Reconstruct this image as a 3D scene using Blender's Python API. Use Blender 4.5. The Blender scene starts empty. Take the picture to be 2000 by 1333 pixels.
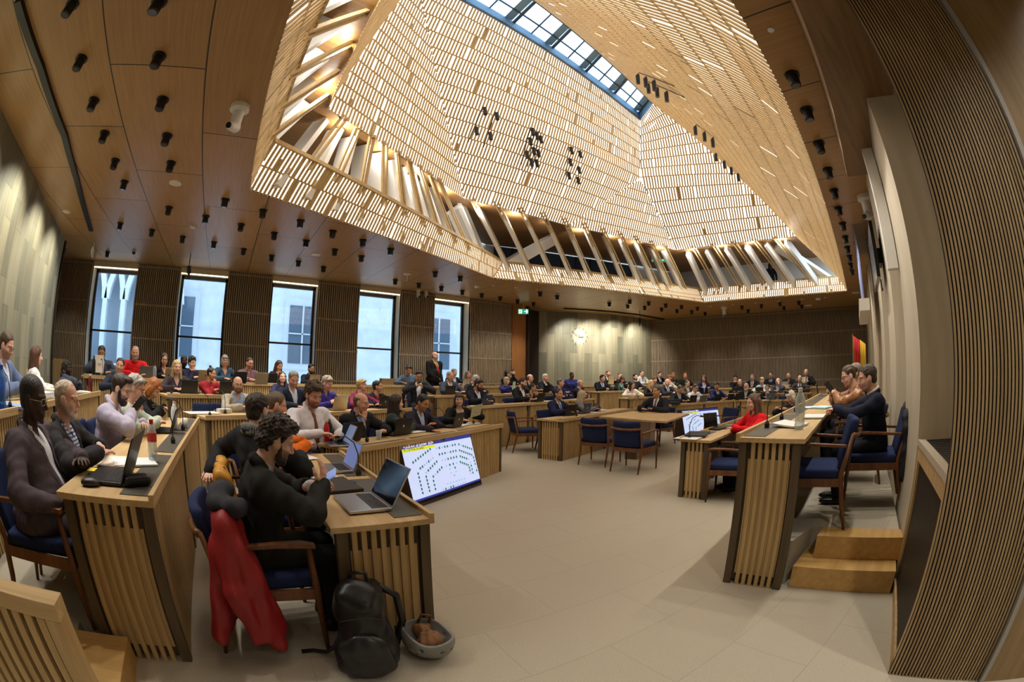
import bpy, bmesh, math, random
import numpy as np
from mathutils import Vector, Matrix, Euler
from mathutils.geometry import tessellate_polygon
random.seed(7); rng = np.random.default_rng(7)
SC = bpy.context.scene
COL = SC.collection
PI = math.pi
R = math.radians

# ------------------------------------------------------------- the lens: an equisolid fisheye 1.48 m above the floor
FPX, PITCH, ROLL, YAW, HC = 869.7, R(4.76), R(.704), R(37), 1.48
H = 4.0
EYE = np.array([0, 0, HC])
def ray(px, py):
    x, y = px - 1000, py - 666.5
    r = max(math.hypot(x, y), 1e-9)
    th = 2 * math.asin(min(1, r / (2 * FPX)))
    s = math.sin(th) / r
    a, b, c = x * s, math.cos(th), -y * s
    cr, sr = math.cos(ROLL), math.sin(ROLL); a, c = a * cr - c * sr, a * sr + c * cr
    cp, sp = math.cos(PITCH), math.sin(PITCH); b, c = b * cp - c * sp, b * sp + c * cp
    cy, sy = math.cos(YAW), math.sin(YAW)
    return np.array([a * cy + b * sy, -a * sy + b * cy, c])
def atz(px, py, z):
    d = ray(px, py); return EYE + d * ((z - HC) / d[2])
def atY(px, py, Y): d = ray(px, py); return EYE + d * (Y / d[1])
def atX(px, py, X): d = ray(px, py); return EYE + d * (X / d[0])
def atd(px, py, dist): d = ray(px, py); return EYE + d * (dist / math.hypot(d[0], d[1]))
def online(px, py, p, q):
    """where the pixel's vertical plane meets the plan line p-q: point with the height of the ray there"""
    n = np.array([-(q[1] - p[1]), q[0] - p[0], 0]); d = ray(px, py)
    return EYE + d * (((np.array([p[0], p[1], HC]) - EYE) @ n) / (d @ n))

# ------------------------------------------------------------- materials
MATS = {}
def lin(c):
    if isinstance(c, str):
        c = c.lstrip('#'); c = [int(c[i:i + 2], 16) / 255 for i in (0, 2, 4)]
        c = [v / 12.92 if v <= .04045 else ((v + .055) / 1.055) ** 2.4 for v in c]
    return (*c[:3], 1)
def newmat(name):
    m = bpy.data.materials.new(name); m.use_nodes = True
    nt = m.node_tree; b = nt.nodes['Principled BSDF']
    return m, nt, b
def ramp(nt, stops):
    r = nt.nodes.new('ShaderNodeValToRGB')
    e = r.color_ramp.elements
    while len(e) < len(stops): e.new(.5)
    for k, (p, c) in enumerate(stops): e[k].position = p; e[k].color = lin(c)
    return r
def plain(name, col, rough=.6, metal=0, spec=.5, noise=0, nscale=40, trans=0, bump=0, coat=0):
    if name in MATS: return MATS[name]
    m, nt, b = newmat(name)
    b.inputs['Base Color'].default_value = lin(col); b.inputs['Roughness'].default_value = rough
    b.inputs['Metallic'].default_value = metal; b.inputs['Specular IOR Level'].default_value = spec
    b.inputs['Transmission Weight'].default_value = trans; b.inputs['Coat Weight'].default_value = coat
    if noise or bump:
        tc = nt.nodes.new('ShaderNodeTexCoord'); n = nt.nodes.new('ShaderNodeTexNoise'); n.inputs['Scale'].default_value = nscale
        n.inputs['Detail'].default_value = 3
        nt.links.new(tc.outputs['Object'], n.inputs['Vector'])
        if noise:
            c = lin(col)
            rp = ramp(nt, [(.3, [v * (1 - noise) for v in c[:3]]), (.7, [min(1, v * (1 + noise)) for v in c[:3]])])
            nt.links.new(n.outputs['Fac'], rp.inputs['Fac']); nt.links.new(rp.outputs['Color'], b.inputs['Base Color'])
        if bump:
            bp = nt.nodes.new('ShaderNodeBump'); bp.inputs['Strength'].default_value = bump; bp.inputs['Distance'].default_value = .004
            nt.links.new(n.outputs['Fac'], bp.inputs['Height']); nt.links.new(bp.outputs['Normal'], b.inputs['Normal'])
    MATS[name] = m
    return m
def wood(name, c1, c2, axis=2, rough=.5, scale=14, stretch=.08):
    if name in MATS: return MATS[name]
    m, nt, b = newmat(name)
    tc = nt.nodes.new('ShaderNodeTexCoord'); mp = nt.nodes.new('ShaderNodeMapping')
    s = [scale] * 3; s[axis] = scale * stretch; mp.inputs['Scale'].default_value = s
    n = nt.nodes.new('ShaderNodeTexNoise'); n.inputs['Scale'].default_value = 1.6; n.inputs['Detail'].default_value = 5
    nt.links.new(tc.outputs['Object'], mp.inputs['Vector']); nt.links.new(mp.outputs['Vector'], n.inputs['Vector'])
    rp = ramp(nt, [(.32, c1), (.68, c2)])
    nt.links.new(n.outputs['Fac'], rp.inputs['Fac']); nt.links.new(rp.outputs['Color'], b.inputs['Base Color'])
    b.inputs['Roughness'].default_value = rough; b.inputs['Specular IOR Level'].default_value = .35
    MATS[name] = m
    return m
def emit(name, col, strength):
    if name in MATS: return MATS[name]
    m, nt, b = newmat(name)
    b.inputs['Base Color'].default_value = lin(col); b.inputs['Emission Color'].default_value = lin(col)
    b.inputs['Emission Strength'].default_value = strength
    MATS[name] = m
    return m

OAK = lambda: wood('oak', '#b39567', '#c9ad7e', 0)
OAKZ = lambda: wood('oak_upright', '#a88b60', '#c0a374', 2)
DARKOAK = lambda: wood('smoked_oak', '#5e4c36', '#77624a', 2)
WALNUT = lambda: wood('walnut', '#5f3a1e', '#7c5030', 2, .4)

# ------------------------------------------------------------- mesh builder
class MB:
    def __init__(s): s.v = []; s.f = []; s.m = []
    def add(s, verts, faces, mi=0):
        o = len(s.v); s.v.extend([tuple(map(float, p)) for p in verts]); s.f.extend([tuple(o + i for i in f) for f in faces]); s.m.extend([mi] * len(faces)); return s
    def box(s, x0, x1, y0, y1, z0, z1, mi=0, M=None):
        p = [(x0, y0, z0), (x1, y0, z0), (x1, y1, z0), (x0, y1, z0), (x0, y0, z1), (x1, y0, z1), (x1, y1, z1), (x0, y1, z1)]
        if M is not None: p = [M @ Vector(q) for q in p]
        return s.add(p, [(0, 3, 2, 1), (4, 5, 6, 7), (0, 1, 5, 4), (1, 2, 6, 5), (2, 3, 7, 6), (3, 0, 4, 7)], mi)
    def beam(s, p, q, w, d, side=None, mi=0):
        """a bar from p to q, w wide along side, d deep across it"""
        p, q = Vector(p), Vector(q); a = (q - p)
        if a.length < 1e-6: return s
        a.normalize(); e = Vector(side if side is not None else (0, 0, 1))
        e = e - a * e.dot(a)
        if e.length < 1e-5: e = a.orthogonal()
        e.normalize(); n = a.cross(e); e = e * (w / 2); n = n * (d / 2)
        P = [p - e - n, p + e - n, p + e + n, p - e + n, q - e - n, q + e - n, q + e + n, q - e + n]
        return s.add(P, [(0, 3, 2, 1), (4, 5, 6, 7), (0, 1, 5, 4), (1, 2, 6, 5), (2, 3, 7, 6), (3, 0, 4, 7)], mi)
    def prism(s, poly, z0, z1, mi=0):
        n = len(poly)
        v = [(x, y, z0) for x, y in poly] + [(x, y, z1) for x, y in poly]
        f = [(i, (i + 1) % n, n + (i + 1) % n, n + i) for i in range(n)] + [tuple(range(n))[::-1], tuple(range(n, 2 * n))]
        return s.add(v, f, mi)
    def tube(s, pts, r, n=8, mi=0, caps=True):
        pts = [Vector(p) for p in pts]; rs = r if isinstance(r, (list, tuple)) else [r] * len(pts)
        o = []; e = None
        for i, p in enumerate(pts):
            t = (pts[min(i + 1, len(pts) - 1)] - pts[max(i - 1, 0)]).normalized()
            if e is None: e = t.orthogonal().normalized()
            e = (e - t * e.dot(t)); e = e.normalized() if e.length > 1e-6 else t.orthogonal().normalized()
            b = t.cross(e)
            o += [p + (e * math.cos(2 * PI * k / n) + b * math.sin(2 * PI * k / n)) * rs[i] for k in range(n)]
        f = [(i * n + k, i * n + (k + 1) % n, (i + 1) * n + (k + 1) % n, (i + 1) * n + k) for i in range(len(pts) - 1) for k in range(n)]
        if caps: f += [tuple(range(n))[::-1], tuple(range((len(pts) - 1) * n, len(pts) * n))]
        return s.add(o, f, mi)
    def lathe(s, prof, n=16, c=(0, 0, 0), mi=0):
        v = [(c[0] + r * math.cos(2 * PI * k / n), c[1] + r * math.sin(2 * PI * k / n), c[2] + z) for r, z in prof for k in range(n)]
        f = [(i * n + k, i * n + (k + 1) % n, (i + 1) * n + (k + 1) % n, (i + 1) * n + k) for i in range(len(prof) - 1) for k in range(n)]
        f += [tuple(range(n))[::-1], tuple(range((len(prof) - 1) * n, len(prof) * n))]
        return s.add(v, f, mi)
    def build(s, name, mats, parent=None, smooth=False, loc=None, bevel=0):
        me = bpy.data.meshes.new(name); me.from_pydata(s.v, [], s.f); 
        for m in (mats if isinstance(mats, (list, tuple)) else [mats]): me.materials.append(m)
        if any(s.m): me.polygons.foreach_set('material_index', s.m)
        if smooth: me.polygons.foreach_set('use_smooth', [True] * len(s.f))
        me.update()
        o = bpy.data.objects.new(name, me); COL.objects.link(o)
        if parent: o.parent = parent
        if loc is not None: o.location = loc
        if bevel:
            b = o.modifiers.new('bevel', 'BEVEL'); b.width = bevel; b.segments = 2; b.limit_method = 'ANGLE'; b.angle_limit = R(40)
        return o
def tag(o, label=None, cat=None, group=None, kind=None):
    if label: o['label'] = label
    if cat: o['category'] = cat
    if group: o['group'] = group
    if kind: o['kind'] = kind
    return o
def thing(name, label, cat, loc=(0, 0, 0), rz=0, group=None, kind=None):
    o = bpy.data.objects.new(name, None); COL.objects.link(o); o.empty_display_size = .1
    o.location = loc; o.rotation_euler = (0, 0, rz)
    return tag(o, label, cat, group, kind)
KIDS = {}
def kids(o):
    return [c for c in COL.objects if c.parent == o] if o.name not in KIDS else KIDS[o.name]
def dup(o, loc=None, rz=None, label=None, group=None, parent=None):
    c = o.copy(); COL.objects.link(c)
    if parent: c.parent = parent
    if loc is not None: c.location = loc
    if rz is not None: c.rotation_euler = (0, 0, rz)
    if label: c['label'] = label
    if group: c['group'] = group
    if o.name not in KIDS: KIDS[o.name] = [k for k in COL.objects if k.parent == o]
    for k in KIDS[o.name]: dup(k, parent=c)
    return c
def struct(o, label, cat): return tag(o, label, cat, kind='structure')
# ============================================================= the room: X runs along the window wall, Y towards it
M_CEIL = None
def panel_mat():
    m, nt, b = newmat('ceiling_oak_panels')
    tc = nt.nodes.new('ShaderNodeTexCoord'); mp = nt.nodes.new('ShaderNodeMapping'); mp.inputs['Rotation'].default_value = (0, 0, R(90))
    mp.inputs['Location'].default_value = (-1.45, .75, 0)
    br = nt.nodes.new('ShaderNodeTexBrick'); br.inputs['Scale'].default_value = 1; br.inputs['Brick Width'].default_value = 2.45; br.inputs['Row Height'].default_value = 1.08
    br.inputs['Mortar Size'].default_value = .008; br.inputs['Mortar Smooth'].default_value = 0; br.offset = .5
    br.inputs['Color1'].default_value = lin('#a88252'); br.inputs['Color2'].default_value = lin('#b28c5b'); br.inputs['Mortar'].default_value = lin('#2a1d10')
    n = nt.nodes.new('ShaderNodeTexNoise'); n.inputs['Scale'].default_value = 1; n.inputs['Detail'].default_value = 6
    m2 = nt.nodes.new('ShaderNodeMapping'); m2.inputs['Scale'].default_value = (40, 1.2, 20)
    mx = nt.nodes.new('ShaderNodeMix'); mx.data_type = 'RGBA'; mx.blend_type = 'MULTIPLY'; mx.inputs['Factor'].default_value = .55
    rp = ramp(nt, [(.3, (.62, .58, .5)), (.7, (1, 1, 1))])
    L = nt.links.new
    L(tc.outputs['Object'], mp.inputs['Vector']); L(mp.outputs['Vector'], br.inputs['Vector']); L(tc.outputs['Object'], m2.inputs['Vector']); L(m2.outputs['Vector'], n.inputs['Vector'])
    L(n.outputs['Fac'], rp.inputs['Fac']); L(br.outputs['Color'], mx.inputs[6]); L(rp.outputs['Color'], mx.inputs[7]); L(mx.outputs[2], b.inputs['Base Color'])
    b.inputs['Roughness'].default_value = .38; b.inputs['Specular IOR Level'].default_value = .4
    return m
def carpet_mat(name, c1, c2, tile=True):
    m, nt, b = newmat(name); L = nt.links.new
    tc = nt.nodes.new('ShaderNodeTexCoord')
    n = nt.nodes.new('ShaderNodeTexNoise'); n.inputs['Scale'].default_value = 160; n.inputs['Detail'].default_value = 3
    n2 = nt.nodes.new('ShaderNodeTexNoise'); n2.inputs['Scale'].default_value = 1.3
    rp = ramp(nt, [(.25, c1), (.75, c2)])
    mp = nt.nodes.new('ShaderNodeMapping'); mp.inputs['Rotation'].default_value = (0, 0, R(7))
    br = nt.nodes.new('ShaderNodeTexBrick'); br.inputs['Scale'].default_value = 1; br.inputs['Brick Width'].default_value = 1.0; br.inputs['Row Height'].default_value = .5
    br.inputs['Mortar Size'].default_value = .004; br.inputs['Mortar Smooth'].default_value = .3; br.inputs['Color1'].default_value = (1, 1, 1, 1); br.inputs['Color2'].default_value = (.96, .96, .95, 1); br.inputs['Mortar'].default_value = (.72, .7, .68, 1)
    mx = nt.nodes.new('ShaderNodeMix'); mx.data_type = 'RGBA'; mx.blend_type = 'MULTIPLY'; mx.inputs['Factor'].default_value = .45
    L(tc.outputs['Object'], n.inputs['Vector']); L(n.outputs['Fac'], rp.inputs['Fac']); L(tc.outputs['Object'], mp.inputs['Vector']); L(mp.outputs['Vector'], br.inputs['Vector'])
    L(rp.outputs['Color'], mx.inputs[6]); L(br.outputs['Color'], mx.inputs[7]); L(mx.outputs[2], b.inputs['Base Color'])
    bp = nt.nodes.new('ShaderNodeBump'); bp.inputs['Strength'].default_value = .35; bp.inputs['Distance'].default_value = .003
    L(n.outputs['Fac'], bp.inputs['Height']); L(bp.outputs['Normal'], b.inputs['Normal'])
    b.inputs['Roughness'].default_value = .95; b.inputs['Specular IOR Level'].default_value = .1
    return m
def stone_mat():
    m, nt, b = newmat('silvered_oak_boards'); L = nt.links.new
    uv = nt.nodes.new('ShaderNodeUVMap')
    mp = nt.nodes.new('ShaderNodeMapping'); mp.inputs['Rotation'].default_value = (0, 0, R(90))
    br = nt.nodes.new('ShaderNodeTexBrick'); br.inputs['Scale'].default_value = 1; br.inputs['Brick Width'].default_value = 1.05; br.inputs['Row Height'].default_value = .3; br.offset = .33
    br.inputs['Mortar Size'].default_value = .002; br.inputs['Color1'].default_value = lin('#7f7e6e'); br.inputs['Color2'].default_value = lin('#aea78f'); br.inputs['Mortar'].default_value = lin('#4d4f46')
    m2 = nt.nodes.new('ShaderNodeMapping'); m2.inputs['Scale'].default_value = (22, .7, 1)
    n = nt.nodes.new('ShaderNodeTexNoise'); n.inputs['Scale'].default_value = 1; n.inputs['Detail'].default_value = 6; n.inputs['Roughness'].default_value = .65
    rp = ramp(nt, [(.25, (.5, .52, .48)), (.75, (1.0, .98, .9))])
    mx = nt.nodes.new('ShaderNodeMix'); mx.data_type = 'RGBA'; mx.blend_type = 'MULTIPLY'; mx.inputs['Factor'].default_value = 1
    L(uv.outputs['UV'], mp.inputs['Vector']); L(mp.outputs['Vector'], br.inputs['Vector']); L(uv.outputs['UV'], m2.inputs['Vector']); L(m2.outputs['Vector'], n.inputs['Vector'])
    L(n.outputs['Fac'], rp.inputs['Fac']); L(br.outputs['Color'], mx.inputs[6]); L(rp.outputs['Color'], mx.inputs[7]); L(mx.outputs[2], b.inputs['Base Color'])
    b.inputs['Roughness'].default_value = .55
    return m
M_CARPET = carpet_mat('beige_carpet', '#9c9382', '#b5ad9b')
M_STONE = stone_mat()
M_CEILP = panel_mat()
M_SLAT = wood('slat_taupe', '#83735d', '#9a8972', 2)
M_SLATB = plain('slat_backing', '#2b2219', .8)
M_LIGHTWALL = wood('limed_oak', '#bdb29c', '#cabfa9', 2, .55, 9)
M_BLACK = plain('black_metal', '#0d0d0e', .45)
M_CREAM = plain('cream_plaster', '#c9bda6', .6)
SWP, SWD = np.array([2.09, -.24]), np.array([1, .13]) / math.hypot(1, .13)
SWN = np.array([-SWD[1], SWD[0]])
def sw(x, off=0):
    """a plan point on the presidency wall at X=x, off metres into the room"""
    p = SWP + SWD * ((x - SWP[0]) / SWD[0]) + SWN * off; return (p[0], p[1])

# floor of the pit and the rising tiers
struct(MB().box(-8, 19.5, -3.2, 13.5, -.12, 0).build('floor', M_CARPET), 'beige carpet tile floor of the chamber', 'floor')
FACING = np.array([6.9, 1.5])
TIER = {1: 0, 2: .15, 3: .31, 4: .47}
# plan lines of the desk fronts (top front edge), tier, top height
ROWS = {
 'lw1': ((1.02, 2.02), (1.08, 4.02), 1), 'ld1': ((1.24, 4.17), (4.05, 5.58), 1), 'c1': ((5.40, 5.65), (8.74, 6.52), 1), 'rd1': ((10.4, 6.62), (13.2, 5.87), 1), 'rw1': ((13.32, 5.75), (13.45, 4.2), 1),
 'lw2': ((-.40, 2.0), (-.37, 5.32), 2), 'ld2': ((-.28, 5.52), (3.25, 7.24), 2), 'c2': ((4.82, 7.37), (9.6, 8.72), 2), 'rd2': ((10.5, 8.15), (14.45, 7.05), 2), 'rw2': ((14.65, 6.8), (14.85, 3.7), 2),
 'lw3': ((-1.98, 2.6), (-2.0, 6.2), 3), 'ld3': ((-.97, 6.73), (2.6, 8.47), 3), 'c3': ((4.45, 8.62), (10.0, 10.18), 3), 'rd3': ((10.7, 9.55), (15.5, 8.26), 3), 'rw3': ((15.75, 8.0), (16.1, 3.2), 3),
 'ld4': ((-2.7, 7.34), (4.72, 10.96), 4), 'c4': ((5.3, 10.32), (10.5, 11.78), 4), 'rd4': ((11.3, 10.83), (15.4, 9.73), 4),
}
def back(row, t, d):
    """plan point t along a row and d metres behind its front edge, with the direction a sitter faces"""
    (p, q, tier) = ROWS[row]; p, q = np.array(p), np.array(q); u = (q - p) / np.linalg.norm(q - p); n = np.array([-u[1], u[0]])
    if (p + n - FACING) @ (p + n - FACING) < (p - FACING) @ (p - FACING): n = -n
    return p + (q - p) * t + n * d, -n, u, TIER[tier]
def tier_poly(name, pts, z, label):
    struct(MB().prism(pts, 0, z).build(name, M_CARPET), label, 'floor')
tier_poly('floor_tier', [(-.47, 2.07), (-.44, 5.3), (-.33, 5.6), (3.9, 7.65), (4.75, 7.45), (9.6, 8.82), (10.5, 8.25), (14.55, 7.1), (14.75, 6.8), (14.95, 2.4), (17.7, 2.6), (15.96, 11.1), (12.5, 11.7), (10.8, 12.6), (9.8, 12.0), (-5.6, 12), (-4.7, 9.7), (-4.0, 6), (-3.8, 4), (-3.9, 1.2), (-1.1, 1.2), (-1.08, 2.07)], .15, 'first carpeted tier behind the inner desks')
tier_poly('floor_tier_2', [(-2.05, 1.95), (-2.07, 6.2), (-1.05, 6.85), (2.6, 8.6), (4.4, 8.72), (10.0, 10.3), (10.75, 9.66), (15.5, 8.38), (15.85, 8.0), (16.2, 2.7), (17.6, 2.75), (15.9, 11.05), (12.5, 11.65), (10.8, 12.55), (9.8, 12.0), (-5.6, 12), (-4.7, 9.7), (-4.0, 6), (-3.8, 4), (-3.85, 1.95)], .31, 'second carpeted tier behind the middle desks')
tier_poly('floor_tier_3', [(-2.75, 7.42), (4.72, 11.08), (5.25, 10.42), (10.5, 11.9), (9.8, 12), (-5.6, 12), (-4.7, 9.7), (-4.25, 7.42)], .47, 'topmost carpeted tier under the windows')
tier_poly('floor_tier_4', [(11.3, 10.93), (15.4, 9.83), (15.9, 11.05), (14.8, 11.1), (13.5, 11.3), (12.3, 11.75)], .47, 'topmost carpeted tier before the clock wall')
tier_poly('floor_platform', [(3.36, .70), (2.98, .76), (2.95, 1.16), (13.2, 2.5), sw(13.2, .02), sw(3.36, .02)], .34, 'raised carpeted platform of the presidency')

# ceiling with the five sided opening of the lantern
RIM = [(0.0, 6.24), (6.32, 9.18), (13.46, 7.1), (14.49, 2.07), (-.2, .25)]
OUT = [(-8, -3.2), (19.5, -3.2), (19.5, 13.5), (-8, 13.5)]
def ceiling():
    mb = MB(); vs = [Vector((x, y, 0)) for x, y in OUT] ; hs = [Vector((x, y, 0)) for x, y in RIM]
    tris = tessellate_polygon([vs, hs]); P = vs + hs
    mb.add([(p.x, p.y, H) for p in P], [tuple(t) for t in tris]); mb.add([(p.x, p.y, H + .02) for p in P], [tuple(t) for t in tris])
    struct(mb.build('ceiling', M_CEILP), 'oak panelled ceiling around the lantern opening', 'ceiling')
ceiling()

def slats(mb, p, q, z0, z1, pitch=.062, w=.036, depth=.035, facing=None, rails=(), t0=0, mslat=0, mback=1, back=.05):
    """upright slats on a dark backing board along plan line p-q; facing = plan point on the room side"""
    p, q = np.array(p, float), np.array(q, float); L = np.linalg.norm(q - p); u = (q - p) / L; n = np.array([-u[1], u[0]])
    if facing is not None and (np.array(facing) - p) @ n < 0: n = -n
    def bx(a, b, d0, d1, za, zb, mi):
        c = [p + u * a + n * d0, p + u * b + n * d0, p + u * b + n * d1, p + u * a + n * d1]
        mb.prism([tuple(k) for k in c], za, zb, mi)
    bx(0, L, -back, 0, z0, z1, mback)
    k = max(1, round(L / pitch)); s = L / k
    for i in range(k):
        a = s * (i + .5); bx(a - w / 2, a + w / 2, 0, depth, z0, z1, mslat)
    for z in rails: bx(0, L, 0, depth + .004, z - .02, z + .02, mslat)
    return mb
ROOMC = (7, 4)
# window wall: slatted piers between the five windows, head above
WX = [(-4.44, -2.94), (-1.61, -.2), (1.08, 2.42), (3.66, 4.94), (6.08, 7.34)]
edges = [-5.9] + [e for w in WX for e in w] + [9.0]
k = 0
for a, b in zip(edges[0::2], edges[1::2]):
    k += 1
    struct(slats(MB(), (a, 12), (b, 12), .47, H, facing=ROOMC, rails=(1.28, 2.1, 2.95, 3.93)).build('wall_window_side.%03d' % k, [M_SLAT, M_SLATB]), 'dark slatted wood pier of the window wall', 'wall')
M_GLASS = plain('window_glass', '#dfe9f2', .02, trans=1)
def glassmat():
    m, nt, b = newmat('clear_pane'); L = nt.links.new
    g = nt.nodes.new('ShaderNodeBsdfGlossy'); g.inputs['Roughness'].default_value = .02
    t = nt.nodes.new('ShaderNodeBsdfTransparent'); t.inputs['Color'].default_value = (.9, .95, 1, 1)
    lw = nt.nodes.new('ShaderNodeLayerWeight'); lw.inputs['Blend'].default_value = .5; f = nt.nodes.new('ShaderNodeMath'); f.operation = 'POWER'; f.inputs[1].default_value = 3.5; f2 = nt.nodes.new('ShaderNodeMapRange'); f2.inputs['To Min'].default_value = .05; f2.inputs['To Max'].default_value = .8
    L(lw.outputs['Facing'], f.inputs[0]); L(f.outputs[0], f2.inputs['Value']); f = f2
    x = nt.nodes.new('ShaderNodeMixShader'); L(f.outputs[0], x.inputs[0]); L(t.outputs[0], x.inputs[1]); L(g.outputs[0], x.inputs[2])
    L(x.outputs[0], nt.nodes['Material Output'].inputs['Surface']); return m
M_PANE = glassmat()
M_LED = emit('warm_led_strip', '#ffd9a0', 5)
for i, (a, b) in enumerate(WX):
    zt, zb, D0, D1 = 3.86, 1.1, 12.0, 12.42
    w = thing('window_%d' % (i + 1), ['tall window nearest the curved board wall, arches of a facade outside', 'second tall window from the curved board wall, spotlight hanging before it', 'middle one of the five tall windows', 'fourth tall window from the curved board wall', 'tall window behind the standing man in a red tie'][i], 'window', (0, 0, 0), kind='structure')
    mb = MB()
    mb.box(a - .0, b, D0, D1 + .1, zt, zt + .14); mb.box(a - .03, a, D0, D1 + .1, zb, zt + .14); mb.box(b, b + .03, D0, D1 + .1, zb, zt + .14); mb.box(a, b, D0 - .03, D1 + .1, zb - .06, zb)
    mb.box(a, b, D0, D0 + .05, .47, zb - .06)
    mb.build('reveal', M_CREAM, w)
    mb = MB(); y0, y1 = D1 - .04, D1 + .04
    mb.box(a, a + .07, y0, y1, zb, zt); mb.box(b - .07, b, y0, y1, zb, zt); mb.box(a, b, y0, y1, zt - .09, zt); mb.box(a, b, y0, y1, zb, zb + .07); mb.box(a, b, y0, y1, 2.22, 2.27)
    mb.build('frame', M_BLACK, w)
    MB().box(a + .07, b - .07, D1 - .006, D1 + .006, zb + .07, zt - .09).build('pane', M_PANE, w)
    MB().box(a + .02, b - .02, D0 + .03, D0 + .06, zt - .025, zt - .002).build('light_strip', M_LED, w)
# right of the windows: door recess with an orange oak leaf, dark gap, then the curved board wall with the clock
struct(MB().box(9.02, 9.72, 12.1, 12.16, .31, H).build('door_1', wood('orange_oak', '#9a6638', '#b07a48', 2)), 'tall plain oak door beside the curved clock wall', 'door')
struct(MB().box(9.0, 9.03, 11.98, 12.2, .31, H).box(9.72, 9.8, 11.98, 12.7, .31, H).box(9.0, 11, 12.66, 12.72, .31, H).build('trim_1', plain('brown_black', '#241a12', .6)), 'dark recess lining beside the tall oak door', 'trim')
def curved(name, pts, z0, z1, label, facing, th=.12):
    pts = [np.array(p, float) for p in pts]
    # smooth by Catmull-Rom
    P = []
    for i in range(len(pts) - 1):
        p0, p1, p2, p3 = pts[max(i - 1, 0)], pts[i], pts[i + 1], pts[min(i + 2, len(pts) - 1)]
        for t in np.linspace(0, 1, 8, endpoint=False):
            P.append(.5 * ((2 * p1) + (-p0 + p2) * t + (2 * p0 - 5 * p1 + 4 * p2 - p3) * t * t + (-p0 + 3 * p1 - 3 * p2 + p3) * t ** 3))
    P.append(pts[-1]); n = len(P); off = []
    for i in range(n):
        u = P[min(i + 1, n - 1)] - P[max(i - 1, 0)]; u /= np.linalg.norm(u); m = np.array([-u[1], u[0]])
        if (np.array(facing) - P[i]) @ m > 0: m = -m
        off.append(P[i] + m * th)
    v = [(x, y, z) for z in (z0, z1) for x, y in P] + [(x, y, z) for z in (z0, z1) for x, y in off]
    f = [(i, i + 1, n + i + 1, n + i) for i in range(n - 1)] + [(2 * n + i, 2 * n + i + 1, 3 * n + i + 1, 3 * n + i) for i in range(n - 1)]
    f += [(0, 2 * n, 3 * n, n), (n - 1, 3 * n - 1, 4 * n - 1, 2 * n - 1)]
    o = MB().add(v, f).build(name, M_STONE, smooth=False)
    s = [0]
    for i in range(1, n): s.append(s[-1] + np.linalg.norm(P[i] - P[i - 1]))
    uvl = o.data.uv_layers.new(name='UVMap')
    for lp in o.data.loops:
        k = lp.vertex_index; uvl.data[lp.index].uv = (s[k % n], o.data.vertices[k].co.z)
    struct(o, label, 'wall'); return P
FARP = curved('wall_clock_side', [(10.8, 12.66), (11.77, 12.08), (12.54, 11.71), (13.54, 11.35), (14.8, 11.17), (16.04, 11.15)], .31, H, 'curved wall of silvery boards that carries the clock', ROOMC)
LEFTP = curved('wall_left', [(-4.5, -3.2), (-4.1, -1), (-3.85, 1), (-3.75, 2.8), (-3.77, 4.13), (-3.82, 4.93), (-3.94, 5.95), (-4.21, 7.42), (-4.66, 9.68), (-4.78, 10.1)], 0, H, 'curved wall of silvery boards washed by light', ROOMC)
struct(MB().box(-6.2, -4.7, 10.05, 10.1, 0, H).box(-6.2, -6.15, 10, 12.1, 0, H).build('wall_niche', M_SLATB), 'dark return behind the curved board wall', 'wall')
MB0 = MB().box(-5.55, -4.95, 11.85, 11.95, .47, 1.42); struct(MB0.build('trim_2', OAKZ()), 'low oak panel in the corner by the first window', 'trim')
# far slatted wall
struct(slats(MB(), (15.96, 11.2), (17.95, 1.75), .31, H, facing=ROOMC, rails=(1.3, 2.2, 3.1, 3.93)).build('wall_far', [M_SLAT, M_SLATB]), 'long dark slatted wall at the far end', 'wall')
# the presidency wall: pilasters, niches and the slatted return beside the camera
M_RET = wood('slat_warm', '#86704f', '#a28a66', 2)
mb = MB(); px_ = [3.24]
def swbox(mb, xa, xb, o0, o1, z0, z1, mi=0):
    mb.prism([sw(xa, o0), sw(xb, o0), sw(xb, o1), sw(xa, o1)], z0, z1, mi); return mb
swbox(mb, 2.0, 18.2, -.55, -.45, 0, H)
struct(mb.build('wall_right', M_LIGHTWALL), 'pale limed oak wall behind the presidency', 'wall')
x = 3.24; k = 0
while x < 17.4:
    k += 1
    o = swbox(MB(), x, x + .95, -.45, 0, .0, H).build('wall_pilaster.%03d' % k, M_LIGHTWALL); struct(o, 'pale oak pilaster of the presidency wall', 'wall')
    x += 2.0
# camera-side return wall, slatted, at X = 2.07 from the wall line southwards
o = slats(MB(), (2.09, -.24), (2.05, -.84), 0, H, pitch=.0215, w=.0125, depth=.012, facing=(0, -.5), back=.06).build('wall_return', [M_RET, M_SLATB]); struct(o, 'fine slatted wall return close to the camera', 'wall')
struct(MB().box(2.0, 2.055, -.875, -.845, 0, H).build('trim_3', plain('grey_trim', '#8f8a83', .5)), 'narrow grey trim at the edge of the slatted return', 'trim')
struct(MB().box(2.03, 2.3, -3.2, -.875, 0, H).build('wall_doorway', wood('brown_oak', '#7b6648', '#8d7654', 2)), 'smooth brown wood wall of the doorway', 'wall')
struct(MB().box(-8, 2.3, -3.3, -3.2, 0, H).build('wall_back', M_LIGHTWALL), 'wall behind the camera', 'wall')
# south soffit
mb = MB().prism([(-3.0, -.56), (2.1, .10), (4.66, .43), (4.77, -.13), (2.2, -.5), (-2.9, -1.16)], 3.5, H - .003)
struct(mb.build('ceiling_soffit', wood('soffit_oak', '#6b5236', '#7f6343', 0)), 'long boxed soffit below the ceiling along the presidency wall', 'ceiling')
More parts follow.
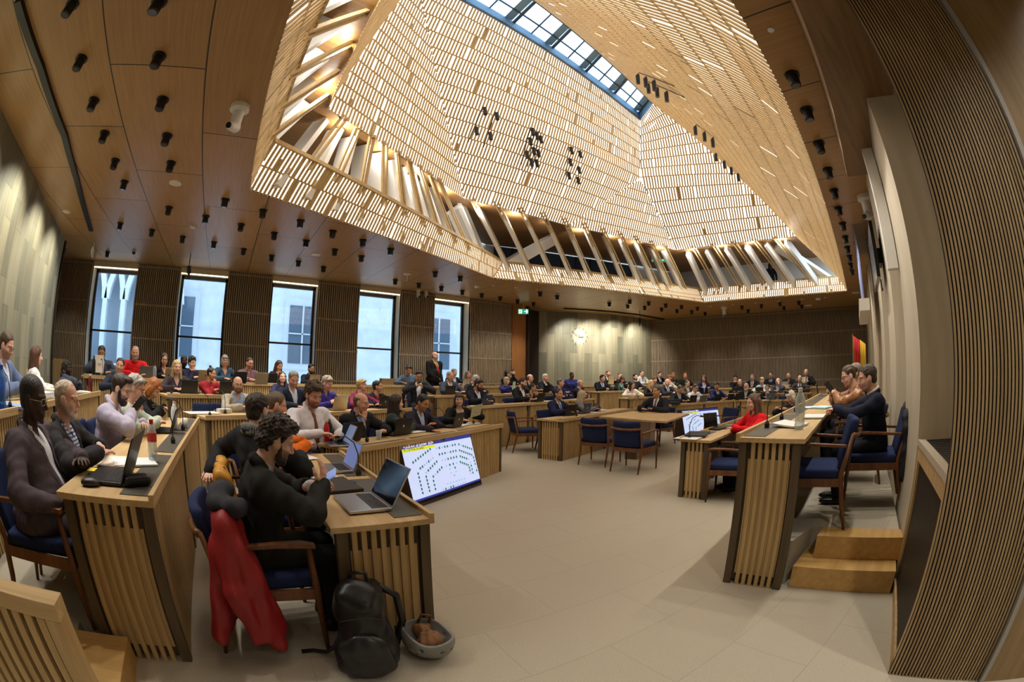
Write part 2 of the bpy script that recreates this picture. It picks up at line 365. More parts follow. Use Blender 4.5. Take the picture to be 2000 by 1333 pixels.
# skirting under the near pilaster, radiator cover in the niche
t = thing('radiator_cover', 'oak radiator cover with dark grille in the wall niche', 'radiator cover')
swbox(MB(), 2.1, 3.235, -.44, 0, .99, 1.03).build('top', plain('pale_top', '#b5a893', .5), t)
g = MB()
for k in range(16): swbox(g, 2.16 + k * .065, 2.20 + k * .065, -.3, -.06, 1.03, 1.034)
g.build('top_grille', M_BLACK, t)
swbox(swbox(swbox(swbox(MB(), 2.1, 3.235, -.03, -.005, .9, .99), 2.1, 2.16, -.03, -.005, .0, .9), 3.17, 3.235, -.03, -.005, 0, .9), 2.1, 3.235, -.03, -.005, 0, .06).build('frame', OAKZ(), t)
g = MB(); swbox(g, 2.16, 3.17, -.05, -.04, .06, .9)
for k in range(50): swbox(g, 2.165 + k * .02, 2.176 + k * .02, -.04, -.02, .06, .9, 1)
g.build('grille', [M_BLACK, plain('bronze_bar', '#3c342b', .5)], t)
# steps to the platform
t = thing('platform_steps', 'two oak steps leading up to the presidency platform', 'steps')
sm = wood('step_oak', '#b08a4e', '#c39c5e', 0)
for i, (z0, z1, dx) in enumerate(((0, .17, 0), (.17, .345, .2))):
    a0, a1 = (2.94 + dx, .71 - .1 * i), (3.04 + dx, -.10)
    mb = MB().prism([a0, (3.36, .71 - .1 * i), (3.42, -.06), a1], z0, z1); mb.build('step', sm, t, bevel=.004)
t.location = (0, 0, 0)
# ============================================================= the timber lantern over the pit
M_LAT = wood('pale_spruce', '#b79c6c', '#c9af80', 2, .55)
M_LATU = plain('slat_edge', '#8a6a3c', .6)
M_GLOW = emit('lattice_gap_glow', '#fff6ea', 1.6)  # white backing made to glow, stands in for light behind the slats
CEN = Vector((7, 4.6, 6))
K0, K1, K2, K3, K4, K5 = (.9, 5.9, 5.4), (4.64, 8.0, 5.4), (7.7, 7.86, 5.4), (11.6, 7.0, 5.4), (12.5, 3.2, 5.4), (.6, 1.45, 5.4)
PP = (9.46, 6.68, 7.0); TWn, TE, SE, SW_ = (1.8, 5.6, 9.0), (9.53, 6.48, 9.0), (9.07, 5.64, 9.0), (1.9, 4.5, 9.0)
A_, B_, C_, D_, S_ = [(x, y, H) for x, y in RIM]
A1, B1, C1, D1, S1 = (.18, 5.72, 4.6), (6.85, 9.5, 4.6), (13.85, 7.5, 4.6), (14.9, 2.45, 4.6), (.1, .72, 4.6)
def along(pl, z):
    for a, b in zip(pl, pl[1:]):
        if a[2] - 1e-6 <= z <= b[2] + 1e-6: return Vector(a).lerp(Vector(b), (z - a[2]) / (b[2] - a[2]))
    return Vector(pl[-1])
def lattice(mb, glow, L, Rr, z0, z1, rows, pitch=.078, w=.041, dep=.012, seed=0, solid=.015):
    rnd = random.Random(seed)
    zs = [z0 + (z1 - z0) * i / rows for i in range(rows + 1)]
    g0 = []
    for i in range(rows):
        a, b, c, d = along(L, zs[i]), along(Rr, zs[i]), along(L, zs[i + 1]), along(Rr, zs[i + 1])
        e = (b - a) if (b - a).length > (d - c).length else (d - c); e.normalize()
        up = ((c + d) - (a + b)); up = up - e * up.dot(e); up.normalize(); nrm = e.cross(up)
        if nrm.dot((a + b + c + d) / 4 - CEN) < 0: nrm = -nrm
        nh = nrm * .05 if z0 > 4.5 else Vector((nrm.x, nrm.y, 0)).normalized() * .06
        zl = Vector((0, 0, .05 if i == 0 else 0)); g0.append((a + nh + zl, b + nh + zl, c + nh, d + nh))
        ta, tb, tc, td = [(p - a).dot(e) for p in (a, b, c, d)]
        def at(t, top):
            p, q, x, y = (c, d, tc, td) if top else (a, b, ta, tb)
            k = (t - x) / (y - x) if abs(y - x) > 1e-6 else .5
            return p.lerp(q, k), -.001 <= k <= 1.001
        lo, hi = min(ta, tc), max(tb, td); t = lo + pitch * rnd.random(); run = 0; half = 0
        while t < hi:
            if run <= 0: run = rnd.randint(4, 14); half = rnd.random() < .3; t += pitch * rnd.choice((0, 0, .5))
            run -= 1
            (pa, oa), (pb, ob) = at(t, 0), at(t, 1)
            if oa or ob:
                if not (oa and ob):
                    # trim where the slat leaves through a sloping edge
                    k0, k1 = (0, 1)
                    for s_ in range(12):
                        m = (k0 + k1) / 2; q = pa.lerp(pb, m)
                        l_, r_ = a.lerp(c, m), b.lerp(d, m); tq = t
                        ins = (l_ - a).dot(e) <= tq <= (r_ - a).dot(e)
                        if oa: k0, k1 = (m, k1) if ins else (k0, m)
                        else: k0, k1 = (k0, m) if ins else (m, k1)
                    m = (k0 + k1) / 2; q = pa.lerp(pb, m)
                    if oa: pb = q
                    else: pa = q
                if (pb - pa).length > .04:
                    mb.beam(pa, pb, w, dep, e)
                    if rnd.random() < solid: mb.beam(pa + e * pitch * .5 + nrm * .014, pa.lerp(pb, rnd.choice((.5, 1))) + e * pitch * .5 + nrm * .014, w, dep * .6, e)
            t += pitch
        if i: mb.beam(a + nrm * .01, b + nrm * .01, .026, .016, up)
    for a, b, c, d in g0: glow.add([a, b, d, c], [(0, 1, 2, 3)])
lan = thing('ceiling_lantern', 'pale timber lattice lantern rising over the chamber to a skylight', 'ceiling', kind='structure')
FACES = [
 ('north', [K1, TWn], [K2, PP, TE], 5.4, 9.0, 13), ('northwest', [K0, TWn], [K1, TWn], 5.4, 8.95, 13), ('northeast', [K2, PP], [K3, PP], 5.4, 6.95, 6),
 ('east', [K3, PP, TE], [K4, SE], 5.4, 9.0, 13), ('west', [K5, SW_], [K0, TWn], 5.4, 9.0, 13), ('south', [S_, S1, K5, SW_], [D_, D1, K4, SE], 4.0, 9.0, 18)]
for i, (nm, L, Rr, z0, z1, rows) in enumerate(FACES):
    mb, gl = MB(), MB(); lattice(mb, gl, L, Rr, z0, z1, rows, seed=i)
    mb.build('lattice_panel', M_LAT, lan); gl.build('glow_backing', M_GLOW, lan)
for i, (L, Rr) in enumerate((([A_, A1], [B_, B1]), ([B_, B1], [C_, C1]), ([C_, C1], [D_, D1]), ([S_, S1], [A_, A1]))):
    mb, gl = MB(), MB(); lattice(mb, gl, L, Rr, 4.0, 4.6, 2, pitch=.075, w=.042, seed=20 + i, solid=.12)
    mb.beam(Vector(L[1]), Vector(Rr[1]), .06, .05, (0, 0, 1))
    mb.build('parapet_lattice', M_LAT, lan); gl.build('glow_backing', M_GLOW, lan)
# skylight
sk = thing('window_6', 'long skylight with blue grey frames along the top of the lantern', 'window', kind='structure')
M_SKYF = plain('slate_blue_frame', '#3c5066', .5); M_SKYS = plain('blue_reveal', '#7fa6c4', .6)
Nw, Ne, Sw, Se = [Vector(p) for p in (TWn, TE, SW_, SE)]
fr, rv, pn = MB(), MB(), MB(); up = Vector((0, 0, .3))
rv.add([Nw, Ne, Ne + up, Nw + up], [(0, 1, 2, 3)]); rv.add([Sw, Se, Se + up, Sw + up], [(3, 2, 1, 0)]); rv.add([Ne, Se, Se + up, Ne + up], [(0, 1, 2, 3)]); rv.add([Nw, Sw, Sw + up, Nw + up], [(0, 3, 2, 1)][:1])
for a, b in ((Nw, Ne), (Sw, Se)): fr.beam(a + Vector((0, 0, .02)), b + Vector((0, 0, .02)), .05, .05)
N = 6
a3_ = lambda k: Nw.lerp(Ne, (k + .87) / N); b3_ = lambda k: Sw.lerp(Se, (k + .87) / N)
for k in range(N + 1):
    a, b = Nw.lerp(Ne, k / N), Sw.lerp(Se, k / N); fr.beam(a + up * .9, b + up * .9, .07, .05, (1, 0, 0))
    if k < N:
        a2, b2 = Nw.lerp(Ne, (k + .45) / N), Sw.lerp(Se, (k + .45) / N); fr.beam(a2 + up, b2 + up, .03, .03, (1, 0, 0)); rv.beam(a3_(k) + up * .95, b3_(k) + up * .95, .2, .01, (1, 0, 0))
a, b = Nw.lerp(Sw, .34), Ne.lerp(Se, .34); fr.beam(a + up * .9, b + up * .9, .035, .03)
fr.build('frame', M_SKYF, sk); rv.build('reveal', M_SKYS, sk)
pn.add([Nw + up, Ne + up, Se + up, Sw + up], [(0, 1, 2, 3)]); pn.add([Nw + up * 1.02, Ne + up * 1.02, Se + up * 1.02, Sw + up * 1.02], [(3, 2, 1, 0)])
pn.build('pane', M_PANE, sk)
# gallery behind the parapet: floor, back wall, oak soffit
OUTR = [(-1.9, .4), (-1.3, 7.0), (6.7, 11.8), (15.4, 9.4), (16.7, 2.6)]
PAR = [S1, A1, B1, C1, D1]; KIN = [K5, K0, K1, K2, K3, K4]
g = MB(); so = MB(); bw = MB()
RO = [RIM[4], RIM[0], RIM[1], RIM[2], RIM[3]]; cx_ = np.array([7., 4.6]); RO = [tuple(np.array(r) + (np.array(r) - cx_) / np.linalg.norm(np.array(r) - cx_) * .12) for r in RO]
for (a, b), (p, q) in zip(zip(RO, RO[1:]), zip(OUTR, OUTR[1:])):
    g.add([(a[0], a[1], 4.14), (b[0], b[1], 4.14), (q[0], q[1], 4.14), (p[0], p[1], 4.14)], [(0, 1, 2, 3)])
    bw.add([(p[0], p[1], 4.2), (q[0], q[1], 4.2), (q[0], q[1], 6.2), (p[0], p[1], 6.2)], [(0, 1, 2, 3)])
pairs = [(K5, OUTR[0]), (K0, OUTR[1]), (K1, (4.3, 10.4)), (K2, (7.6, 11.55)), (K3, (13.4, 9.9)), (K3, OUTR[3]), (K4, OUTR[4])]
for (a, p), (b, q) in zip(pairs, pairs[1:]):
    so.add([(a[0], a[1], 5.42), (b[0], b[1], 5.42), (q[0], q[1], 5.75), (p[0], p[1], 5.75)], [(0, 1, 2, 3)])
struct(g.build('floor_gallery', plain('gallery_floor', '#6f5a3c', .6)), 'floor of the gallery behind the lattice parapet', 'floor')
struct(bw.build('wall_gallery', plain('gallery_white', '#b9b5ae', .7)), 'white back wall of the gallery', 'wall')
struct(so.build('ceiling_gallery', wood('gallery_oak', '#7d5a30', '#936c3d', 0)), 'brown oak soffit over the gallery', 'ceiling')
# white posts and paired pale struts
M_WHITE = plain('white_paint', '#dcdad4', .6)
def upto(p, f, dz=0):
    """the lattice edge point above a parapet point"""
    return None
def seg_pts(a, b, n, t0, t1): return [Vector(a).lerp(Vector(b), t0 + (t1 - t0) * i / (n - 1)) for i in range(n)]
bays = [(A1, B1, K0, K1, 10, .06, .80), (B1, C1, K1, K3, 12, -.02, .97), (C1, D1, K3, K4, 6, .06, .9), (S1, A1, K5, K0, 6, .3, 1.0)]
for bi, (a, b, p, q, n, t0, t1) in enumerate(bays):
    u = (Vector(b) - Vector(a)).normalized(); out = Vector((u.y, -u.x, 0))
    if out.dot(Vector(a) - CEN) < 0: out = -out
    sg = 1 if bi in (1, 2) else -1
    for i in range(n):
        t = t0 + (t1 - t0) * i / (n - 1)
        lo = Vector(a).lerp(Vector(b), t) + out * .45; hi = Vector(p).lerp(Vector(q), max(0, min(1, t))) + out * .42; hi.z = 5.46; lo.z = 4.14
        o = MB().beam(lo, hi, .09, .36, u).build('gallery_post', M_WHITE)
        tag(o, 'white board post leaning inward behind the lattice parapet', 'post', 'white gallery posts', 'structure')
        t2 = t + .5 * (t1 - t0) / (n - 1)
        lo = Vector(a).lerp(Vector(b), t2) + out * .06; hi = Vector(p).lerp(Vector(q), max(0, min(1, t2))) + out * .03; lo.z = 4.45; hi.z = 5.5
        if t2 < t1 + .03:
            o = MB().beam(lo - u * .05, hi - u * .05, .035, .05, u).beam(lo + u * .05, hi + u * .05, .035, .05, u).build('gallery_strut', M_LAT)
            tag(o, 'pair of pale timber struts between parapet and upper lattice', 'strut', 'paired timber struts of the gallery', 'structure')
for (pa, pb, wd, lab) in (((905, 402), (948, 505), .5, 'broad white slanting board at the corner of the gallery, leaning right'), ((1092, 462), (1003, 512), .34, 'broad white diagonal brace right of the gallery corner'), ((575, 215), (540, 300), .5, 'broad white slanting board at the left end of the gallery'), ((1510, 478), (1615, 545), .4, 'broad white sloping board at the far right end of the gallery')):
    q = atz(*pa, 5.4); p = atz(*pb, 4.62); o3 = Vector(((p + q) / 2 - np.array(CEN)) * np.array([1, 1, 0])).normalized() * .25
    o = MB().beam(Vector(p) + o3, Vector(q) + o3, wd, .12, o3.cross(Vector((0, 0, 1)))).build('gallery_brace', M_WHITE); tag(o, lab, 'brace', None, 'structure')
# glazed dark partition in the middle of the gallery back wall
d = (np.array(OUTR[3]) - np.array(OUTR[2])); d = d / np.linalg.norm(d); nin = np.array([d[1], -d[0]]) 
gp = thing('wall_glazing', 'dark glazed partition at the back of the gallery', 'wall', kind='structure')
def gp_box(mb, s0, s1, o0, o1, z0, z1, mi=0):
    b = np.array(OUTR[2]); c = [b + d * s + nin * o for s, o in ((s0, o0), (s1, o0), (s1, o1), (s0, o1))]; mb.prism([tuple(k) for k in c], z0, z1, mi)
mb = MB(); gp_box(mb, 1.2, 6.6, .02, .06, 4.9, 5.7); mb.build('pane', plain('dark_glass', '#2c3440', .08), gp)
mb = MB(); gp_box(mb, 1.2, 6.6, .02, .08, 4.3, 4.9); mb.build('lower_panel', wood('orange_oak', '#9a6638', '#b07a48', 2), gp)
mb = MB()
for s in np.arange(1.2, 6.7, .6): gp_box(mb, s, s + .04, .02, .1, 4.3, 5.7)
mb.build('mullion', M_BLACK, gp)

GFILLS = []
for a, b, n in ((K0, K1, 4), (K1, K2, 3), (K2, K3, 4), (K3, K4, 4), (K5, K0, 4)):
    u = (Vector(b) - Vector(a)).normalized(); out = Vector((u.y, -u.x, 0)); out = out if out.dot(Vector(a) - CEN) > 0 else -out
    for i in range(n): GFILLS.append(tuple(Vector(a).lerp(Vector(b), (i + .5) / n) + out * .2 + Vector((0, 0, -.1))))
# ============================================================= desks
M_FRONT = wood('slat_oak', '#a98c5e', '#c2a573', 2, .5)
M_FRONTB = plain('slat_dark', '#4a3a26', .7)
M_POST = wood('dark_post', '#4c3f2d', '#5f503a', 2)
M_INLAY = plain('grey_leather_inlay', '#4a463c', .5)
M_TOP = OAK()
def frame2(p, q, n):
    """plan frame: local x along p-q, local y towards the sitter"""
    p, q = np.array(p, float), np.array(q, float); u = (q - p) / np.linalg.norm(q - p)
    return p, u, np.array(n, float), np.linalg.norm(q - p)
def desk(label, p, q, n, zf, zt, depth=.56, pitch=.046, posts=None, zback=None, group=None, inlay=True, cat='desk', ends=(1, 1)):
    p, u, n, L = frame2(p, q, n); ang = math.atan2(u[1], u[0]); s = 1 if u[0] * n[1] - u[1] * n[0] > 0 else -1
    t = thing('assembly_desk', label, cat, (p[0], p[1], 0), ang, group)
    D = lambda a, b: (min(s * a, s * b), max(s * a, s * b))
    mb = MB()
    def bx(mb, x0, x1, d0, d1, z0, z1, mi=0): y0, y1 = D(d0, d1); mb.box(x0, x1, y0, y1, z0, z1, mi)
    bx(mb, -.02, L + .02, .0, depth, zt - .038, zt - .006); bx(mb, -.02, L + .02, 0, .028, zt - .006, zt + .022)
    mb.build('worktop', M_TOP, t, bevel=.003)
    if inlay:
        k = max(1, round(L / .95)); mb = MB()
        for i in range(k): bx(mb, L * i / k + .05, L * (i + 1) / k - .05, .04, .20, zt - .006, zt - .002)
        mb.build('writing_inlay', M_INLAY, t)
    # front panel: slats in front of a dark board, posts at the joints
    posts = posts if posts is not None else max(1, round(L / 1.55)); z1 = zt - .04
    mb = MB(); bx(mb, .03, L - .03, .055, .075, zf + .03, z1, 1)
    k = int((L - .12) / pitch)
    for i in range(k):
        x = .06 + (L - .12) * (i + .5) / k
        if min(abs(x - L * j / posts) for j in range(posts + 1)) < .055: continue
        bx(mb, x - pitch * .33, x + pitch * .33, .025, .056, zf + .0, z1)
    bx(mb, .03, L - .03, .045, .056, zf + .085, z1 - .115)
    mb.build('front_panel', [M_FRONT, M_FRONTB], t)
    for j in range(posts + 1):
        x = L * j / posts; w = .045
        x0, x1 = (x, x + w) if j == 0 else ((x - w, x) if j == posts else (x - w / 2, x + w / 2))
        m2 = MB(); bx(m2, x0, x1, .02, .075, zf, z1); m2.build('post', M_POST, t)
    for e, xe in enumerate((0, L)):
        if not ends[e]: continue
        sg = 1 if e == 0 else -1
        mb = MB(); a, b = xe + sg * .03, xe + sg * .05; mb.box(min(a, b), max(a, b), *D(.06, depth - .06), zf + .03, z1, 1)
        k = int((depth - .2) / pitch)
        for i in range(k):
            y = .1 + (depth - .2) * (i + .5) / k; a, b = xe + sg * .005, xe + sg * .032
            y0, y1 = D(y - pitch * .3, y + pitch * .3); mb.box(min(a, b), max(a, b), y0, y1, zf, z1)
        a, b = xe + sg * .02, xe + sg * .032; y0, y1 = D(.09, depth - .1); mb.box(min(a, b), max(a, b), y0, y1, zf + .085, z1 - .115)
        mb.build('end_panel', [M_FRONT, M_FRONTB], t)
        m2 = MB(); a, b = xe, xe + sg * .05; m2.box(min(a, b), max(a, b), *D(depth - .09, depth - .03), zf if zback is None else zf, z1); m2.build('post', M_POST, t)
    return t
DESKS = {
 'lw1': 'inner desk nearest the camera with an open silver laptop at its end', 'ld1': 'innermost slanting desk behind the larger wall screen on the floor', 'c1': 'innermost desk behind the two empty blue chairs at the small table', 'rd1': 'innermost desk behind the smaller seating screen across the room', 'rw1': 'short innermost desk behind the woman in red across the room',
 'lw2': 'desk of the dark-suited man with the black laptop, second row on the near side', 'ld2': 'slanting desk before the man in the beige jacket', 'c2': 'desk before the bearded man with the blue laptop', 'rd2': 'desk before the long haired woman in a white blouse', 'rw2': 'second desk from the floor before the far slatted wall',
 'lw3': 'desk with stacked papers below the curved board wall', 'ld3': 'long slanting desk before the blond woman in a brown blazer', 'c3': 'long desk before the white haired man facing out under the clock', 'rd3': 'desk below the end of the clock wall before the man in glasses and brown jacket', 'rw3': 'rearmost desk along the far slatted wall',
 'ld4': 'topmost long desk along the tall windows', 'rd4': 'topmost desk under the clock wall before the man in a pale grey jacket', 'c4': 'topmost desk right of the standing man in a red tie'}
for r, (p, q, tier) in ROWS.items():
    c, f, u, zf = back(r, .5, 0)
    zlow = TIER[tier - 1] if tier > 1 else 0
    desk(DESKS[r], p, q, -f, zlow, TIER[tier] + .745, group=None)
# the presidency: upper desk on the platform and the lower clerks' desk before it
pd = np.array([1, .13]) / math.hypot(1, .13); pn = np.array([pd[1], -pd[0]])
PR0 = np.array([2.80, 1.22]); PR1 = PR0 + pd * 6.6
desk('long raised presidency desk with the plastic bottle, slatted end towards the camera', PR0, PR1, pn, 0, 1.085, depth=.5, posts=5)
SE0 = np.array([4.70, 2.83]); SE1 = SE0 + pd * 3.6
desk('low clerks desk of the woman in red before the presidency', SE0, SE1, pn, 0, .745, depth=.42, posts=3)
# table in the middle
T0 = np.array([6.50, 4.20]); tu = np.array([.955, .297]); tv = np.array([.03, 1.])
t = thing('speaker_table', 'small oak table in the middle with a slatted foot and a black box on it', 'table', (T0[0], T0[1], 0), math.atan2(tu[1], tu[0]))
Mi = Matrix.Rotation(-math.atan2(tu[1], tu[0]), 4, 'Z')
MB().prism([tuple((Mi @ Vector((x - T0[0], y - T0[1], 0)))[:2]) for x, y in ((6.5, 4.2), (8.2, 4.72), (8.15, 6.2), (6.58, 5.85))], .70, .735).build('tabletop', M_TOP, t, bevel=.003)
mb = MB().box(.2, .95, .62, .8, 0.02, .70, 1)
for i in range(16): mb.box(.21 + i * .046, .238 + i * .046, .6, .63, 0, .70); mb.box(.21 + i * .046, .238 + i * .046, .79, .82, 0, .70)
mb.build('slatted_foot', [M_FRONT, M_FRONTB], t)
MB().box(.95, 1.3, .6, .64, 0, .7).box(.95, 1.3, .78, .82, 0, .7).build('side_panel', M_FRONT, t)
MB().box(.15, .2, .6, .82, 0, .7).build('post', M_POST, t)
# foreground: low slatted parapet and oak step of the near tier
t = thing('tier_parapet', 'low slatted oak parapet with a solid cap at the bottom left corner', 'parapet', (-.67, 1.12, 0))
MB().box(-1.6, 0, 0, .09, .74, .8).build('cap', M_TOP, t, bevel=.003)
MB().box(-.07, 0, 0, .09, 0, .74).build('end_board', OAKZ(), t, bevel=.003)
mb = MB().box(-1.6, -.07, .04, .08, 0, .74, 1)
for i in range(26): mb.box(-.115 - i * .058, -.08 - i * .058, .012, .045, 0, .735)
mb.build('slat_panel', [M_FRONT, M_FRONTB], t)
t = thing('tier_step', 'pale oak step beside the slatted parapet at the bottom left', 'step', (-.75, 1.22, 0))
MB().box(-1.5, 0, 0, .76, 0, .155).build('tread', wood('step_oak', '#b08a4e', '#c39c5e', 0), t, bevel=.004)
# ------------------------------------------------------------- armchairs
M_NAVY = plain('navy_fabric', '#222d50', .9, spec=.2, noise=.12, nscale=60, bump=.3)
def make_chair():
    t = thing('armchair', 'x', 'chair'); W = WALNUT()
    def cushion(nm, x, y0, y1, z0, z1, M=None):
        mb = MB().box(-x, x, y0, y1, z0, z1, M=M); o = mb.build(nm, M_NAVY, t, smooth=True, bevel=.025); o.modifiers['bevel'].segments = 3; return o
    cushion('seat', .26, -.22, .27, .385, .465)
    M = Matrix.Translation((0, -.225, .42)) @ Matrix.Rotation(R(13), 4, 'X')
    mb = MB(); n = 8  # curved back cushion
    V = []
    for k, (z, w) in enumerate(((.0, .215), (.12, .225), (.24, .235), (.36, .24), (.41, .225))):
        for d in (0, 1):
            for i in range(n + 1):
                a = (i / n * 2 - 1); V.append(M @ Vector((a * w, -.045 * (1 - a * a) + d * .06 - .02, z)))
    F = []
    for k in range(4):
        b = k * 2 * (n + 1)
        for i in range(n): F += [(b + i, b + i + 1, b + 2 * (n + 1) + i + 1, b + 2 * (n + 1) + i)[::-1][::-1], (b + n + 1 + i + 1, b + n + 1 + i, b + 3 * (n + 1) + i, b + 3 * (n + 1) + i + 1)]
        F += [(b, b + 2 * (n + 1), b + 3 * (n + 1), b + n + 1), (b + n, b + 2 * n + 1, b + 4 * n + 3, b + 3 * n + 2)]
    b = 8 * (n + 1)
    for i in range(n): F += [(b + i, b + i + 1, b + n + 1 + i + 1, b + n + 1 + i), (i + 1, i, n + 1 + i, n + 1 + i + 1)]
    o = mb.add(V, F).build('backrest', M_NAVY, t, smooth=True, bevel=.02)
    mb = MB(); n = 10
    mb.tube([M @ Vector(((i / n * 2 - 1) * .265, -.06 * (1 - (i / n * 2 - 1) ** 2) - .022, .30)) for i in range(n + 1)], .021, 8); mb.build('top_rail', W, t, smooth=True)
    for s in (-1, 1):
        MB().tube([(s * .285, .255, 0), (s * .285, .25, .40), (s * .29, .235, .645)], [.012, .021, .015], 8).build('leg', W, t, smooth=True)
        MB().tube([(s * .25, -.33, 0), (s * .25, -.27, .22), (s * .255, -.235, .42), (s * .262, -.31, .715)], [.012, .02, .021, .014], 8).build('leg', W, t, smooth=True)
        mb = MB(); prof = [(.27, .022), (.2, .034), (.08, .026), (-.1, .018), (-.265, .012)]
        V, F = [], []
        for k, (y, w) in enumerate(prof):
            z = .652 + .012 * math.sin(k); xx = s * (.292 - .006 * k)
            V += [(xx - w, y, z), (xx + w, y, z), (xx + w, y, z - .024), (xx - w, y, z - .024)]
        for k in range(4):
            b = 4 * k; F += [(b + j, b + (j + 1) % 4, b + 4 + (j + 1) % 4, b + 4 + j) for j in range(4)]
        F += [(0, 3, 2, 1), (16, 17, 18, 19)]
        mb.add(V, F).build('armrest', W, t, bevel=.006)
    mb = MB().box(-.28, .28, .235, .262, .335, .395).box(-.25, .25, -.265, -.24, .335, .395)
    for s in (-1, 1): mb.beam((s * .285, .25, .365), (s * .252, -.25, .365), .022, .06, (1, 0, 0))
    mb.build('seat_frame', W, t)
    return t
CHAIR0 = make_chair(); CHAIR_USED = []
def chair(label, x, y, z, rz, group=None):
    """rz: the way the chair faces, measured from +Y"""
    if not CHAIR_USED: CHAIR_USED.append(1); CHAIR0.location = (x, y, z); CHAIR0.rotation_euler = (0, 0, rz); CHAIR0['label'] = label; (group and tag(CHAIR0, group=group)); return CHAIR0
    c = dup(CHAIR0, (x, y, z), rz, label, group)
    if group is None and 'group' in c.keys(): del c['group']
    return c

def desk_pt(px, py, z):
    """a point on the worktop whose height is z, as near as can be to the pixel"""
    P = atz(px, py, z); best = None
    cands = [(np.array(p), np.array(q), back(r, .5, 0)[1] * -1, TIER[t] + .745, .5) for r, (p, q, t) in ROWS.items()] + [(PR0, PR1, pn, 1.085, .44), (SE0, SE1, pn, .745, .36)]
    for p, q, n, zt, dm in cands:
        if abs(zt - z) > .03: continue
        L = np.linalg.norm(q - p); u = (q - p) / L; d = (P[:2] - p) @ n; k = (P[:2] - p) @ u / L
        d2 = min(max(d, .1), dm); Q = online(px, py, p + n * d2, q + n * d2); k2 = (Q[:2] - p) @ u / L; k3 = min(max(k2, .02), .98); Q2 = p + (q - p) * k3 + n * d2
        e = np.linalg.norm(Q2 - P[:2]) / (1 + np.linalg.norm(P[:2])) + 3 * abs(k3 - k2) * L
        if best is None or e < best[0]: best = (e, np.array([Q2[0], Q2[1], z]))
    if best is None: return P
    if best[0] > .25: print('OFFDESK', px, py, round(best[0], 2))
    return best[1]
# ============================================================= organic shapes: smooth unions of cones and ellipsoids, skinned by surface nets
def surface_nets(F, org, h):
    S = F < 0
    nx, ny, nz = F.shape
    c = np.zeros((nx - 1, ny - 1, nz - 1), np.int8)
    for i in (0, 1):
        for j in (0, 1):
            for k in (0, 1): c += S[i:nx - 1 + i, j:ny - 1 + j, k:nz - 1 + k]
    act = (c > 0) & (c < 8); idx = np.argwhere(act)
    if len(idx) == 0: return np.zeros((0, 3)), np.zeros((0, 4), int)
    vid = -np.ones(act.shape, int); vid[act] = np.arange(len(idx))
    ps = np.zeros((len(idx), 3)); cnt = np.zeros(len(idx))
    I = idx.T; cor = {}
    for i in (0, 1):
        for j in (0, 1):
            for k in (0, 1): cor[i, j, k] = F[I[0] + i, I[1] + j, I[2] + k]
    for a in cor:
        for ax in range(3):
            if a[ax]: continue
            b = list(a); b[ax] = 1; b = tuple(b); fa, fb = cor[a], cor[b]; m = (fa < 0) != (fb < 0)
            t = np.where(m, fa / np.where(m, fa - fb, 1), 0)
            p = np.array(a, float)[None] + 0 * ps; p[:, ax] += t
            ps += np.where(m[:, None], p, 0); cnt += m
    V = (idx + ps / cnt[:, None]) * h + org
    Q = []
    for ax in range(3):
        sl0, sl1 = [slice(None)] * 3, [slice(None)] * 3; sl0[ax] = slice(0, -1); sl1[ax] = slice(1, None)
        A, B = S[tuple(sl0)], S[tuple(sl1)]; e = np.argwhere(A != B)
        o1, o2 = [(1, 2), (2, 0), (0, 1)][ax]
        e = e[(e[:, o1] > 0) & (e[:, o2] > 0) & (e[:, o1] < F.shape[o1] - 1) & (e[:, o2] < F.shape[o2] - 1)]
        if len(e) == 0: continue
        flip = A[e[:, 0], e[:, 1], e[:, 2]]
        q = []
        for d1, d2 in ((-1, -1), (0, -1), (0, 0), (-1, 0)):
            g = e.copy(); g[:, o1] += d1; g[:, o2] += d2; q.append(vid[g[:, 0], g[:, 1], g[:, 2]])
        q = np.stack(q, 1); q = np.where(flip[:, None], q, q[:, ::-1]); Q.append(q)
    Q = np.concatenate(Q); Q = Q[(Q >= 0).all(1)]
    return V, Q
def prim_d(p, X, Y, Z):
    if p[0] == 'e':
        c, r, M = p[1], p[2], p[3]
        x, y, z = X - c[0], Y - c[1], Z - c[2]
        if M is not None: x, y, z = [M[0][i] * x + M[1][i] * y + M[2][i] * z for i in range(3)]
        k0 = np.sqrt((x / r[0]) ** 2 + (y / r[1]) ** 2 + (z / r[2]) ** 2) + 1e-9
        return (k0 - 1) * k0 / (np.sqrt((x / r[0] ** 2) ** 2 + (y / r[1] ** 2) ** 2 + (z / r[2] ** 2) ** 2) + 1e-9)
    if p[0] == 'c':
        a, b, r1, r2 = p[1], p[2], p[3], p[4]; d = b - a; L = max(float(d @ d), 1e-9)
        t = np.clip(((X - a[0]) * d[0] + (Y - a[1]) * d[1] + (Z - a[2]) * d[2]) / L, 0, 1)
        return np.sqrt((X - a[0] - t * d[0]) ** 2 + (Y - a[1] - t * d[1]) ** 2 + (Z - a[2] - t * d[2]) ** 2) - (r1 + (r2 - r1) * t)
def E_(c, r, M=None): return ('e', np.array(c, float), tuple(r), M)
def C_(a, b, r1, r2=None): return ('c', np.array(a, float), np.array(b, float), r1, r1 if r2 is None else r2)
def bounds(p):
    if p[0] == 'e':
        r = max(p[2]) if p[3] is not None else np.array(p[2]); return p[1] - r, p[1] + r
    r = max(p[3], p[4]); return np.minimum(p[1], p[2]) - r, np.maximum(p[1], p[2]) + r
